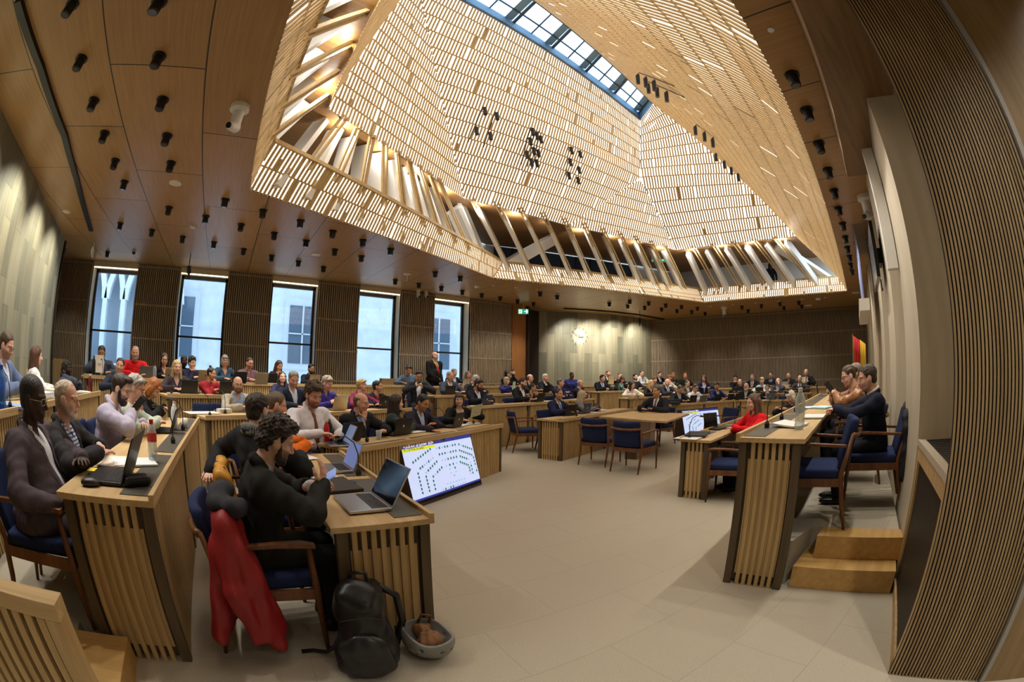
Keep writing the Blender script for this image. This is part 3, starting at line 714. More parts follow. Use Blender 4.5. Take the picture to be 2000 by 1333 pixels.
def skin(prims, h, cut=None, off=0, disp=None):
    """prims: (op, k, prim) with op 'u' or 's'; returns vertices and quads"""
    lo = np.min([bounds(p)[0] for o, k, p in prims if o == 'u'], 0) - abs(off) - 3 * h; hi = np.max([bounds(p)[1] for o, k, p in prims if o == 'u'], 0) + abs(off) + 3 * h
    n = np.ceil((hi - lo) / h).astype(int) + 1
    ax = [lo[i] + h * np.arange(n[i]) for i in range(3)]
    F = np.full(n, .5)
    for o, k, p in prims:
        b0, b1 = bounds(p); m = k + off + 3 * h
        s = [slice(max(0, int((b0[i] - m - lo[i]) / h)), min(n[i], int((b1[i] + m - lo[i]) / h) + 2)) for i in range(3)]
        if any(q.stop <= q.start for q in s): continue
        X, Y, Z = ax[0][s[0]][:, None, None], ax[1][s[1]][None, :, None], ax[2][s[2]][None, None, :]
        d = prim_d(p, X, Y, Z); A = F[s[0], s[1], s[2]]
        if o == 'u':
            d = d - off
            if k > 0: t = np.clip(.5 + .5 * (d - A) / k, 0, 1); F[s[0], s[1], s[2]] = d + (A - d) * t - k * t * (1 - t)
            else: F[s[0], s[1], s[2]] = np.minimum(A, d)
        else:
            d = -d
            if k > 0: t = np.clip(.5 - .5 * (d - A) / k, 0, 1); F[s[0], s[1], s[2]] = d * (1 - t) + A * t + k * t * (1 - t)
            else: F[s[0], s[1], s[2]] = np.maximum(A, d)
    if cut is not None or disp is not None:
        X, Y, Z = ax[0][:, None, None], ax[1][None, :, None], ax[2][None, None, :]
        if disp is not None: F = F + disp(X, Y, Z)
        if cut is not None: F = np.maximum(F, cut(X, Y, Z))
    F[0] = F[-1] = .1; F[:, 0] = F[:, -1] = .1; F[:, :, 0] = F[:, :, -1] = .1
    return surface_nets(F, lo, h)
def mesh_np(name, V, Q, cols=None, smooth=True):
    me = bpy.data.meshes.new(name); nv, nq = len(V), len(Q)
    me.vertices.add(nv); me.vertices.foreach_set('co', np.asarray(V, np.float32).ravel())
    me.loops.add(nq * 4); me.loops.foreach_set('vertex_index', np.asarray(Q, np.int32).ravel())
    me.polygons.add(nq); me.polygons.foreach_set('loop_start', np.arange(0, nq * 4, 4, dtype=np.int32)); me.polygons.foreach_set('loop_total', np.full(nq, 4, np.int32))
    if smooth: me.polygons.foreach_set('use_smooth', np.ones(nq, bool))
    me.update(calc_edges=True)
    if cols is not None:
        a = me.color_attributes.new('Col', 'FLOAT_COLOR', 'POINT'); a.data.foreach_set('color', np.concatenate([cols, np.ones((nv, 1))], 1).astype(np.float32).ravel())
    return me
def link(name, me, parent=None, mats=()):
    o = bpy.data.objects.new(name, me); COL.objects.link(o)
    for m in mats:
        if not me.materials: me.materials.append(m)
        o.material_slots[0].link = 'OBJECT'; o.material_slots[0].material = m
    if parent: o.parent = parent
    return o
def rotm(yaw=0, pitch=0, roll=0):
    """yaw turns left (+Z), pitch tips the face down, roll tips to the person's right"""
    return np.array((Matrix.Rotation(yaw, 3, 'Z') @ Matrix.Rotation(-pitch, 3, 'X') @ Matrix.Rotation(roll, 3, 'Y')))
# ------------------------------------------------------------- head
EYE_X, EYE_Z = .031, .0
def head_prims(neck=True):
    P = [('u', 0, E_((0, -.014, .032), (.074, .094, .083))), ('u', .03, E_((0, .028, -.03), (.059, .06, .082))), ('u', .02, E_((0, .034, -.086), (.043, .046, .034)))]
    P += [('u', .012, E_((0, .074, -.103), (.017, .014, .015)))]
    for s in (-1, 1):
        P += [('u', .02, E_((s * .038, .058, -.036), (.026, .026, .028))), ('u', .01, C_((s * .012, .082, .02), (s * .046, .066, .022), .011, .009)), ('u', .006, E_((s * .077, -.008, -.008), (.009, .022, .032), None)), ('u', .02, C_((s * .05, .005, -.03), (s * .038, .04, -.085), .03, .02))]
        P += [('s', .014, E_((s * EYE_X, .104, EYE_Z), (.019, .02, .014)))]
    for s in (-1, 1): P += [('u', .004, E_((s * EYE_X, .073, EYE_Z), (.0135, .0135, .0125)))]
    P += [('u', .01, C_((0, .084, .012), (0, .106, -.03), .007, .012)), ('u', .006, E_((0.011, .094, -.036), (.009, .01, .007))), ('u', .006, E_((-.011, .094, -.036), (.009, .01, .007)))]
    P += [('u', .006, C_((-.018, .082, -.064), (.018, .082, -.064), .008, .008)), ('u', .004, C_((-.014, .083, -.075), (.014, .083, -.075), .008)), ('s', .004, C_((-.022, .096, -.069), (.022, .096, -.069), .004))]
    if neck: P += [('u', .02, C_((0, -.022, -.05), (0, -.035, -.175), .05, .056))]
    return P
def head_masks(V):
    x, y, z = np.abs(V[:, 0]), V[:, 1], V[:, 2]
    front = y > .045
    de = np.hypot((x - EYE_X) / 1.35, z - EYE_Z)
    white = front & (de < .0088) & (np.abs(z - EYE_Z + .001) < .0055) & (y > .06); iris = front & (np.hypot(x - EYE_X, z - EYE_Z) < .0066) & (z < EYE_Z + .0048) & (y > .06); lash = front & (de < .0125) & (z > EYE_Z + .003) & (y > .055) & ~white
    lips = (y > .068) & (x < .026 - np.abs(z + .069) * .7) & (z < -.058) & (z > -.084)
    brow = front & (np.abs(z - (.024 - (x - .03) ** 2 * 8)) < .0055) & (x > .01) & (x < .05)
    jaw = (y > .012) & (z < -.03 - .35 * np.clip(.05 - x, -.03, .05)) & (z > -.135) & ((z < -.05) | (x > .045)) & (x < .078)
    beard = (jaw & (z < -.03) & ~((x < .02) & (z > -.05))) & (y > .0) & ~lips
    mous = (y > .07) & (z < -.044) & (z > -.062) & (x < .035)
    scalp = ((z > .062 + .02 * np.clip(y / .09, -1, 1)) & (y < .075)) | ((y < .0) & (z > -.05) & (x > .0)) & ~((x > .068) & (z < .03) & (y > -.03))
    cheek = np.exp(-(((x - .04) / .02) ** 2 + ((z + .032) / .02) ** 2)) * (y > .04); nose = np.exp(-((x / .014) ** 2 + ((z + .03) / .016) ** 2)) * (y > .085)
    return dict(white=white, iris=iris, lash=lash, lips=lips, brow=brow, beard=beard, mous=mous, scalp=scalp, rosy=np.clip(cheek + nose, 0, 1))
HEADS = {}
def head_tpl(h):
    if h not in HEADS:
        V, Q = skin(head_prims(), h); HEADS[h] = (V, Q, head_masks(V))
    return HEADS[h]
# ------------------------------------------------------------- hands: wrist at the origin, fingers along +Y, palm down, thumb towards -X
HANDS = {}
def hand_prims(curl=.5, spread=1):
    P = [('u', 0, C_((0, -.03, 0), (0, .012, 0), .025, .024)), ('u', .02, E_((0, .045, -.002), (.04, .05, .0155)))]
    for i, (bx, L, sp) in enumerate(((-.03, .072, -.10), (-.010, .08, -.02), (.011, .074, .06), (.03, .058, .16))):
        p = np.array((bx, .082 - abs(i - 1.2) * .004, 0)); a = curl * .35; r = .0092 if i < 3 else .0082
        for j, l in enumerate((L * .45, L * .31, L * .24)):
            d = np.array((math.sin(sp * spread) * math.cos(a), math.cos(a), -math.sin(a))); q = p + d * l
            P.append(('u', .004 if j else .01, C_(p, q, r, r * .9))); p = q; r *= .9; a += curl * (.75 + .1 * i)
    p = np.array((-.028, .02, -.006)); 
    for l, d, r in ((.035, (-.75, .62, -.2), .0135), (.03, (-.45, .85, -.25 - curl * .3), .011), (.024, (-.15, .9, -.2 - curl * .5), .0095)):
        d = np.array(d) / np.linalg.norm(d); q = p + d * l; P.append(('u', .008, C_(p, q, r, r * .92))); p = q
    return P
def hand_tpl(curl, h):
    k = (round(curl, 2), h)
    if k not in HANDS: HANDS[k] = skin(hand_prims(curl), h)
    return HANDS[k]
# ------------------------------------------------------------- hair, in head coordinates
HAIR = {}
def noise3(f, a, seed=0):
    r = np.random.default_rng(seed); W = r.normal(size=(7, 3)) * f; ph = r.uniform(0, 6.28, 7)
    return lambda X, Y, Z: a * sum(np.sin(w[0] * X + w[1] * Y + w[2] * Z + p) for w, p in zip(W, ph)) / 3
def hair_tpl(style, h):
    if (style, h) in HAIR: return HAIR[style, h]
    U = lambda p, k=.015: ('u', k, p)
    cap = [U(E_((0, -.018, .036), (.083, .1, .088)), 0)]
    face = lambda top=.078, side=.062, slope=.5: (lambda X, Y, Z: -np.maximum(np.maximum(Z - top + np.clip(Y - .05, 0, 1) * 0, -(Y - .0) + .02 + np.clip(Z, 0, 1) * .25), np.abs(X) - .2))
    # face opening: the part of the cap ahead of the ears and below the hairline is removed
    def opening(top, back=.022, k=.45, low=-.2): return lambda X, Y, Z: np.minimum(np.minimum(Y - (back + k * np.clip(Z, 0, .1)), top - Z - 0 * X), Z - low)
    nz = None; cut = opening(.07)
    ear = [('s', .006, E_((s * .082, .0, -.02), (.02, .028, .045))) for s in (-1, 1)]
    if style == 'short': P = cap + [U(E_((0, -.05, -.02), (.066, .055, .07)))] + ear; low = -.075; n1_, n2_ = noise3(60, .003, 1), noise3(130, .003, 31); nz = lambda X, Y, Z: n1_(X, Y, Z) + n2_(X * 1.6, Y * .6, Z); base = opening(.074); cut = lambda X, Y, Z: np.maximum(base(X, Y, Z), low - Z)
    elif style == 'crop': P = [U(E_((0, -.018, .034), (.078, .097, .085)), 0), U(E_((0, -.045, -.02), (.064, .056, .06)))] + ear; base = opening(.072); cut = lambda X, Y, Z: np.maximum(base(X, Y, Z), -.06 - Z)
    elif style == 'quiff': P = cap + [U(E_((0, .045, .098), (.06, .045, .03))), U(E_((0, -.05, -.01), (.066, .055, .06)))] + ear; base = opening(.076); nz = noise3(60, .003, 2); cut = lambda X, Y, Z: np.maximum(base(X, Y, Z), -.06 - Z)
    elif style == 'side': P = cap + [U(E_((.015, .03, .095), (.065, .05, .03))), U(E_((0, -.055, -.02), (.066, .05, .075)))] + ear; base = opening(.078); n3_, n4_ = noise3(70, .003, 3), noise3(130, .003, 33); nz = lambda X, Y, Z: n3_(X, Y, Z) + n4_(X * 1.6, Y * .6, Z); cut = lambda X, Y, Z: np.maximum(base(X, Y, Z), -.08 - Z)
    elif style == 'ring':  # bald on top
        P = [U(E_((0, -.022, .02), (.081, .098, .075)), 0), U(E_((0, -.05, -.03), (.066, .05, .06)))] + ear; nz = noise3(70, .003, 4); cut = lambda X, Y, Z: np.maximum(np.maximum(Z - .052 - .3 * np.clip(-Y - .05, 0, 1), Y - .015), -.075 - Z)
    elif style == 'thin': P = [U(E_((0, -.018, .033), (.078, .096, .084)), 0), U(E_((0, -.05, -.02), (.066, .05, .065)))] + ear; nz = noise3(80, .003, 5); base = opening(.085, .0, .2); cut = lambda X, Y, Z: np.maximum(base(X, Y, Z), -.075 - Z)
    elif style == 'curly': P = [U(E_((0, -.015, .05), (.095, .108, .095)), 0), U(E_((0, -.06, -.01), (.08, .06, .08))), U(E_((0, .05, .1), (.062, .045, .035)))] + ear; n1_, n2_ = noise3(85, .0075, 6), noise3(190, .0045, 16); nz = lambda X, Y, Z: n1_(X, Y, Z) + n2_(X, Y, Z); base = opening(.068); cut = lambda X, Y, Z: np.maximum(base(X, Y, Z), -.085 - Z)
    elif style == 'afro': P = [U(E_((0, -.015, .05), (.11, .118, .11)), 0), U(E_((0, -.05, -.03), (.1, .08, .09)))]; nz = noise3(100, .011, 7); base = opening(.06, .035); cut = lambda X, Y, Z: np.maximum(base(X, Y, Z), -.12 - Z)
    elif style == 'bob': P = cap + [U(E_((s * .07, .0, -.05), (.03, .062, .09))) for s in (-1, 1)] + [U(E_((0, -.06, -.04), (.075, .05, .095))), U(C_((-.04, .078, .065), (.04, .078, .065), .018))]; nz = noise3(50, .003, 8); base = opening(.05, .045, .3); cut = lambda X, Y, Z: np.maximum(base(X, Y, Z), -.13 - Z)
    elif style == 'pixie': P = [U(E_((0, -.018, .045), (.09, .105, .09)), 0), U(E_((.02, .055, .085), (.06, .04, .028))), U(E_((0, -.06, -.02), (.07, .05, .07)))] + ear; nz = noise3(70, .006, 9); base = opening(.07); cut = lambda X, Y, Z: np.maximum(base(X, Y, Z), -.085 - Z)
    elif style in ('long', 'longer', 'wavy', 'locs'):
        n = {'long': 0, 'wavy': 0, 'locs': 0, 'longer': .12}[style]
        P = cap + [U(C_((s * .066, -.005, .02), (s * .085, .0, -.2 - n), .03, .035), .03) for s in (-1, 1)] + [U(C_((0, -.07, .02), (0, -.085, -.24 - n), .06, .055), .03), U(C_((-.05, -.065, 0), (-.06, -.07, -.22 - n), .04), .03), U(C_((.05, -.065, 0), (.06, -.07, -.22 - n), .04), .03)]
        nz = noise3(90, .009, 10) if style == 'wavy' else (noise3(140, .012, 12) if style == 'locs' else (lambda X, Y, Z: .004 * np.sin(X * 150 + Y * 90) + 0 * Z)); cut = opening(.07, .038, .35)
    elif style in ('pony', 'bun', 'topknot'):
        P = [U(E_((0, -.018, .036), (.081, .1, .086)), 0), U(E_((0, -.05, -.01), (.066, .052, .06)))] + ear
        if style == 'pony': P += [U(C_((0, -.1, .045), (0, -.15, .02), .025, .03)), U(C_((0, -.15, .02), (0, -.155, -.11), .03, .018))]
        elif style == 'bun': P += [U(E_((0, -.115, .03), (.04, .035, .04)))]
        else: P += [U(E_((0, -.05, .135), (.03, .03, .026)))]
        nz = lambda X, Y, Z: .0025 * np.sin(X * 160 + Z * 60) + 0 * Y; base = opening(.078); cut = lambda X, Y, Z: np.maximum(base(X, Y, Z), -.07 - Z)
    c0 = cut
    V, Q = skin(P, h, disp=nz, cut=c0)
    me = mesh_np('hair_' + style, V, Q); HAIR[style, h] = me; return me
BEARDS = {}
def beard_tpl(style, h):
    if (style, h) in BEARDS: return BEARDS[style, h]
    t = {'full': .012, 'short': .005, 'goatee': .006}[style]
    P = [('u', .015, C_((s * .062, .01, -.02), (s * .045, .04, -.088), .018 + t * .4, .02 + t * .4)) for s in (-1, 1)] if style != 'goatee' else []
    P = [('u', .015, E_((0, .062, -.1), (.036 + t, .03 + t, .024 + t)))] + P + [('u', .01, C_((-.024, .083, -.055), (.024, .083, -.055), .006 + t * .2))] + ([('u', .015, C_((-.03, .065, -.085), (.03, .065, -.085), .02 + t * .4))] if style != 'goatee' else [('u', .01, E_((0, .078, -.095), (.02, .012, .016)))])
    P += [('s', .004, E_((0, .1, -.069), (.022, .022, .008)))]
    V, Q = skin(P, h, disp=noise3(120, .0025, 11)); me = mesh_np('beard', V, Q); BEARDS[style, h] = me; return me
def glasses_mesh():
    mb = MB()
    for s in (-1, 1):
        mb.tube([(s * EYE_X + .021 * math.cos(a) * 1.05, .098 - .012 * abs(math.cos(a)) * (s * math.cos(a) > 0), EYE_Z - .002 + .017 * math.sin(a)) for a in np.linspace(0, 2 * PI, 15)], .0018, 5, caps=False)
        mb.tube([(s * .053, .088, .004), (s * .079, .05, .004), (s * .082, -.02, .0)], .0017, 5)
    mb.tube([(-.01, .1, .002), (.01, .1, .002)], .0018, 5)
    return mb
_g = glasses_mesh().build('glasses', plain('glasses_black', '#15120f', .3)); GLASSES = _g.data; bpy.data.objects.remove(_g)
def skinmat():
    m, nt, b = newmat('skin'); a = nt.nodes.new('ShaderNodeVertexColor'); a.layer_name = 'Col'
    n = nt.nodes.new('ShaderNodeTexNoise'); n.inputs['Scale'].default_value = 60; mx = nt.nodes.new('ShaderNodeMix'); mx.data_type = 'RGBA'; mx.blend_type = 'MULTIPLY'; mx.inputs['Factor'].default_value = .18
    nt.links.new(a.outputs['Color'], mx.inputs[6]); nt.links.new(n.outputs['Color'], mx.inputs[7]); nt.links.new(mx.outputs[2], b.inputs['Base Color'])
    b.inputs['Roughness'].default_value = .48; b.inputs['Specular IOR Level'].default_value = .4; return m
M_SKIN = skinmat()
def hairmat(col):
    k = 'hair_' + col
    if k in MATS: return MATS[k]
    m, nt, b = newmat(k); c = lin(col)
    tc = nt.nodes.new('ShaderNodeTexCoord'); mp = nt.nodes.new('ShaderNodeMapping'); mp.inputs['Scale'].default_value = (150, 150, 18)
    n = nt.nodes.new('ShaderNodeTexNoise'); n.inputs['Scale'].default_value = 1; n.inputs['Detail'].default_value = 3
    rp = ramp(nt, [(.3, [v * .5 for v in c[:3]]), (.75, [min(1, v * 1.45) for v in c[:3]])]); L = nt.links.new
    L(tc.outputs['Object'], mp.inputs['Vector']); L(mp.outputs['Vector'], n.inputs['Vector']); L(n.outputs['Fac'], rp.inputs['Fac']); L(rp.outputs['Color'], b.inputs['Base Color'])
    bp = nt.nodes.new('ShaderNodeBump'); bp.inputs['Strength'].default_value = .9; bp.inputs['Distance'].default_value = .006; L(n.outputs['Fac'], bp.inputs['Height']); L(bp.outputs['Normal'], b.inputs['Normal'])
    b.inputs['Roughness'].default_value = .5; MATS[k] = m; return m
def cloth(col, pat=None, col2='#ffffff'):
    k = 'cloth_%s_%s_%s' % (col, pat, col2 if pat else '')
    if k in MATS: return MATS[k]
    if pat == 'leather': return plain(k, col, .38, bump=.3, nscale=60)
    if pat is None: return plain(k, col, .85, spec=.2, noise=.12, nscale=25, bump=.25)
    m, nt, b = newmat(k); L = nt.links.new; tc = nt.nodes.new('ShaderNodeTexCoord')
    if pat in ('check', 'plaid'):
        w1 = nt.nodes.new('ShaderNodeTexWave'); w1.bands_direction = 'X'; w1.inputs['Scale'].default_value = 14 if pat == 'check' else 9
        w2 = nt.nodes.new('ShaderNodeTexWave'); w2.bands_direction = 'Z'; w2.inputs['Scale'].default_value = 14 if pat == 'check' else 9
        a = nt.nodes.new('ShaderNodeMath'); a.operation = 'MAXIMUM'; L(tc.outputs['Object'], w1.inputs['Vector']); L(tc.outputs['Object'], w2.inputs['Vector']); L(w1.outputs['Fac'], a.inputs[0]); L(w2.outputs['Fac'], a.inputs[1]); f = a.outputs[0]; st = [(.6, col2), (.75, col)]
    elif pat == 'floral':
        v = nt.nodes.new('ShaderNodeTexVoronoi'); v.inputs['Scale'].default_value = 24; L(tc.outputs['Object'], v.inputs['Vector']); f = v.outputs['Distance']; st = [(.3, col2), (.4, col)]
    else:
        v = nt.nodes.new('ShaderNodeTexWave'); v.bands_direction = 'X'; v.inputs['Scale'].default_value = 30; L(tc.outputs['Object'], v.inputs['Vector']); f = v.outputs['Fac']; st = [(.4, col), (.6, col2)]
    rp = ramp(nt, st); L(f, rp.inputs['Fac']); L(rp.outputs['Color'], b.inputs['Base Color']); b.inputs['Roughness'].default_value = .85; MATS[k] = m; return m
# ============================================================= people
LEGS = {}
def legs_tpl(stand):
    if stand in LEGS: return LEGS[stand]
    P = [('u', 0, E_((0, .0, .93 if stand else .545), (.165, .12, .12)))]
    for s in (-1, 1):
        J = [(s * .09, 0, .92), (s * .095, .02, .5), (s * .1, -.02, .1)] if stand else [(s * .09, 0, .54), (s * .115, .43, .515), (s * .12, .40, .1)]
        P += [('u', .04, C_(J[0], J[1], .09, .066)), ('u', .02, C_(J[1], J[2], .064, .05))]
    V, Q = skin(P, .018); me = mesh_np('trousers', V, Q)
    S = [('u', 0, E_((0, .05, .035), (.045, .13, .035))), ('u', .02, E_((0, -.03, .06), (.04, .05, .06)))]
    V, Q = skin(S, .012, cut=lambda X, Y, Z: .002 - Z + 0 * X + 0 * Y); LEGS[stand] = (me, mesh_np('shoe', V, Q)); return LEGS[stand]
def ik(S, T, a, b, pole):
    d = T - S; L = np.linalg.norm(d); L2 = min(L, (a + b) * .999); d = d / L; T = S + d * L2
    x = (a * a - b * b + L2 * L2) / (2 * L2); hgt = math.sqrt(max(0, a * a - x * x))
    p = pole - d * (pole @ d); p = p / np.linalg.norm(p); return S + d * x + p * hgt, T
def person(label, loc, rz, o, scale=1.0, res=1):
    """o: the look and the pose; res 0 near, 1 middle, 2 far"""
    hb, hh, hd = ((.012, .0045, .004), (.014, .0065, .0055), (.018, .0085, .0075))[res]
    g = o.get; fem = g('f', 0); sw_ = g('sw', .168 if fem else .2); belly = g('belly', .0)
    stand = g('stand', 0); base = np.array((0, 0, .96 if stand else .545))
    Rt = np.array(Matrix.Rotation(g('turn', 0), 3, 'Z') @ Matrix.Rotation(-g('lean', .12), 3, 'X') @ Matrix.Rotation(g('tilt', 0), 3, 'Y'))
    T = lambda p: base + Rt @ np.array(p, float)
    E = lambda c, r: E_(T(c), r, Rt.T)
    neck = T((0, -.01, .49)); hyaw, hp, hr = g('hy', 0), g('hp', .1), g('hr', 0)
    Rn = rotm(hyaw * .6, hp * .6 + g('lean', .12) * .4, hr * .5); Rh = rotm(hyaw, hp, hr); hc = neck + Rn @ np.array((0, .03, .165)); hs = g('hs', 1.0 if not fem else .95)
    torso = [('u', 0, E((0, 0, .02), (.165, .12, .12))), ('u', .06, E((0, .012 + belly * .4, .14), ((.145 if fem else .158) + belly, (.105 if fem else .118) + belly, .16))), ('u', .06, E((0, .0, .31), ((.15 if fem else .18) + belly * .3, (.105 if fem else .118) + belly * .3, .16)))]
    if fem: torso += [('u', .04, E((s * .065, .085, .30), (.06, .055, .06))) for s in (-1, 1)]
    sh = [T((s * sw_, -.015, .415)) for s in (-1, 1)]
    if not stand: pass
    torso += [('u', .05, C_(T((-sw_ + .03, -.012, .405)), T((sw_ - .03, -.012, .405)), .068)), ('u', .05, C_(neck - Rt @ np.array((0, .012, .035)), T((-sw_ + .03, -.012, .43)), .036, .05)), ('u', .05, C_(neck - Rt @ np.array((0, .012, .035)), T((sw_ - .03, -.012, .43)), .036, .05))]
    # arms
    hz = .822 + g('dz', 0); arms = g('arms', ('desk', 'desk')); W = []; EL = []; HD = []
    for i, s in enumerate((-1, 1)):
        a = arms[i]; pole = np.array((s * .9, -.25, -.32)); up = np.array((0, 0, 1.)); fd = None; curl = .3
        if a == 'desk': t = np.array((s * .17, .40, hz))
        elif a == 'type': t = np.array((s * .1, .42, hz + .01)); curl = .35
        elif a == 'write': t = np.array((s * .12, .40, hz + .035)); curl = .9
        elif a == 'near': t = np.array((s * .1, .33, hz)); curl = .3
        elif a == 'fold': t = np.array((-s * .1, .30, hz + .01 + .03 * (s > 0))); fd = np.array((-s, .15, 0)); pole = np.array((s, -.2, -.4))
        elif a == 'reach': t = np.array((s * .06, .47, hz + .02)); fd = np.array((-s * .7, .7, -.05)); curl = .7
        elif a == 'clasp': t = np.array((s * .07, .38, hz + .02)); fd = np.array((-s * .8, .6, 0)); curl = .9
        elif a == 'chin': t = hc + Rh @ np.array((s * .03, .09, -.19)); fd = np.array((-s * .2, .0, 1.)); up = np.array((s * .3, 1., 0)); curl = 1.1; pole = np.array((s * .5, .3, -1))
        elif a == 'cheek': t = hc + Rh @ np.array((s * .105, .02, -.14)); fd = np.array((-s * .1, 0, 1.)); up = np.array((s, .3, 0)); curl = .9; pole = np.array((s * .7, .4, -1))
        elif a == 'brow': t = hc + Rh @ np.array((s * .11, .08, -.06)); fd = np.array((-s * .5, 0, .9)); up = np.array((s, .6, 0)); curl = .7; pole = np.array((s * .7, .4, -1))
        elif a == 'phone': t = np.array((s * .07, .34, hz + .12)); fd = np.array((-s * .3, .6, .5)); up = np.array((s * .7, -.2, .6)); curl = .9
        elif a == 'page': t = np.array((s * .13, .34, hz + .09)); fd = np.array((-s * .2, .8, .5)); curl = .8
        elif a == 'down': t = T((s * (sw_ + .06), .03, -.08)); curl = .6; pole = np.array((s * .4, -1, 0))
        elif a == 'hips': t = T((s * .05, .16, .02)); fd = np.array((-s, .2, -.2)); curl = .8
        elif a == 'lap': t = np.array((s * .1, .30, .66)); curl = .7
        else: t = np.array(a[0], float); fd = np.array(a[1], float) if len(a) > 1 and a[1] is not None else None; up = np.array(a[2], float) if len(a) > 2 else up; curl = a[3] if len(a) > 3 else .6; pole = np.array(a[4], float) if len(a) > 4 else pole
        e, t = ik(sh[i], t, .285, .26, pole); W.append(t); EL.append(e)
        f = fd if fd is not None else (t - e) * np.array((1, 1, .4)); f = f / np.linalg.norm(f); n = up - f * (up @ f); n = n / np.linalg.norm(n); x = np.cross(f, n)
        HD.append((np.stack([x, f, n], 1), curl))
    root = thing('person', label, 'person', tuple(loc), rz, o.get('group')); root.scale = (scale,) * 3
    # body: head, neck, upper chest, forearms and hands in one mesh
    core = [('u', 0, E((0, -.005, .33), (.13, .085, .14))), ('u', .04, C_(neck - Rt @ np.array((0, .0, .03)), hc + Rh @ np.array((0, -.02, -.06)), .057, .05)), ('u', .04, C_(T((-sw_ + .04, -.012, .405)), T((sw_ - .04, -.012, .405)), .055))]
    if g('belly', 0) or 1: core += [('u', .04, E((0, .0, .1), (.12, .08, .2)))]
    for i in (0, 1): core += [('u', .02, C_(sh[i], EL[i], .045, .036)), ('u', .01, C_(EL[i], W[i], .036, .026))]
    V, Q = skin(core, hb * 1.1); base_col = np.array(lin(g('skin', '#c99878'))[:3]); VS, QS, CS = [V], [Q], [np.tile(base_col, (len(V), 1))]; nv = len(V)
    hv, hq, mk = head_tpl(hh); sc = np.array(g('hsc', (1, 1, 1))) * hs
    C = np.tile(base_col, (len(hv), 1)); red = base_col * np.array((1.12, .82, .76)); hcol = np.array(lin(g('hair', ('short', '#2a1d14'))[1])[:3])
    C += (red - C) * mk['rosy'][:, None] * .6
    if g('shave'): C[mk['scalp']] = C[mk['scalp']] * (1 - g('shave')) + hcol * g('shave')
    bc = g('beard')
    if bc: m = mk['beard'] | mk['mous']; C[m] = C[m] * .5 + np.array(lin(bc[1])[:3]) * .5
    C[mk['brow']] = C[mk['brow']] * .35 + hcol * .65; C[mk['lips']] = base_col * np.array((.95, .6, .58)) if not fem else base_col * np.array((.95, .45, .45)); C[mk['lash']] *= .45
    if hp < .45: C[mk['white']] = (.62, .6, .58); C[mk['iris']] = (.03, .02, .015)
    else: C[mk['white']] *= .8
    VS.append((hv * sc) @ Rh.T + hc); QS.append(hq + nv); CS.append(C); nv += len(hv)
    for i, s in enumerate((-1, 1)):
        if g('nohand') == s: continue
        (Mh, curl) = HD[i]; v, q = hand_tpl(curl, hd); v = v * (.92 if fem else 1.0)
        if s < 0: v = v * np.array((-1, 1, 1)); q = q[:, ::-1]
        VS.append(v @ Mh.T + W[i]); QS.append(q + nv); CS.append(np.tile(base_col * np.array((1.02, .93, .9)), (len(v), 1))); nv += len(v)
    link('body', mesh_np('body', np.concatenate(VS), np.concatenate(QS), np.concatenate(CS)), root, [M_SKIN])
    # garments
    kind = g('top', ('shirt', '#8fa3bd')); it = Rt.T
    def loc3(X, Y, Z): X, Y, Z = X - base[0], Y - base[1], Z - base[2]; return [it[i, 0] * X + it[i, 1] * Y + it[i, 2] * Z for i in range(3)]
    def wedge(zb, wt, zt=.5):
        def f(X, Y, Z):
            x, y, z = loc3(X, Y, Z); return -np.maximum(np.maximum(np.abs(x) - wt * np.clip((z - zb) / (zt - zb), 0, 1.1), .01 - y), zb - z)
        return f
    def sleeves(r0, r1, short=0):
        P = []
        for i in (0, 1):
            P += [('u', .05, C_(sh[i], EL[i], r0, r0 * .86))]
            if not short: P += [('u', .015, C_(EL[i], W[i], r0 * .86, r1))]
        return P
    def collar(r, th, z=0, openf=0):
        P = []; n = 10
        pts = [neck + Rt @ np.array((r * math.sin(a), -.008 + r * math.cos(a) * .95, .012 + z + .022 * -math.cos(a))) for a in np.linspace(openf, 2 * PI - openf, n + 1)]
        for a, b in zip(pts, pts[1:]): P.append(('u', .006, C_(a, b, th)))
        return P
    def low(zc):
        def f(X, Y, Z): x, y, z = loc3(X, Y, Z); return zc - z
        return f
    off = .0
    def front(x, z, pr, o_):
        ys = np.linspace(.0, .32, 65); P = np.array([T((x, y, z)) for y in ys]); D_ = np.min([prim_d(p, P[:, 0], P[:, 1], P[:, 2]) for _a, _b, p in pr], 0)
        return ys[len(ys) - 1 - np.argmax(D_[::-1] < o_)] if (D_ < o_).any() else .05
    def lapels(zb, wt, pr, mat_, o_=.013):
        for s in (-1, 1):
            mb = MB(); V = []; n = 7
            for k in range(n):
                z = zb + .01 + (.47 - zb) * k / (n - 1); xi = wt * (z - zb) / (.5 - zb); wd = .012 + .05 * math.sin(PI * min(1, .12 + .75 * k / (n - 1))) - (.022 if k == n - 3 else 0)
                for x, dy in ((xi - .004, .004), (xi + wd * .5, .012), (xi + wd, .005)): V.append(T((s * x, front(s * x, z, pr, o_) + dy, z)))
                V.append(T((s * (xi + wd * .5), front(s * (xi + wd * .5), z, pr, o_) - .01, z)))
            F = [(4 * k + j, 4 * k + (j + 1) % 4, 4 * k + 4 + (j + 1) % 4, 4 * k + 4 + j) for k in range(n - 1) for j in range(4)] + [(3, 2, 1, 0), (4 * n - 4, 4 * n - 3, 4 * n - 2, 4 * n - 1)]
            mb.add(V, F).build('lapel', mat_, root)
    def make(nm, prims, mat, h=hb, cut=None, off=0, disp=None):
        v, q = skin(prims, h, cut=cut, off=off, disp=disp); return link(nm, mesh_np(nm, v, q), root, [mat])
    fold = noise3(34, .006, int(abs(loc[0] * 100)) % 97) if res < 2 else None
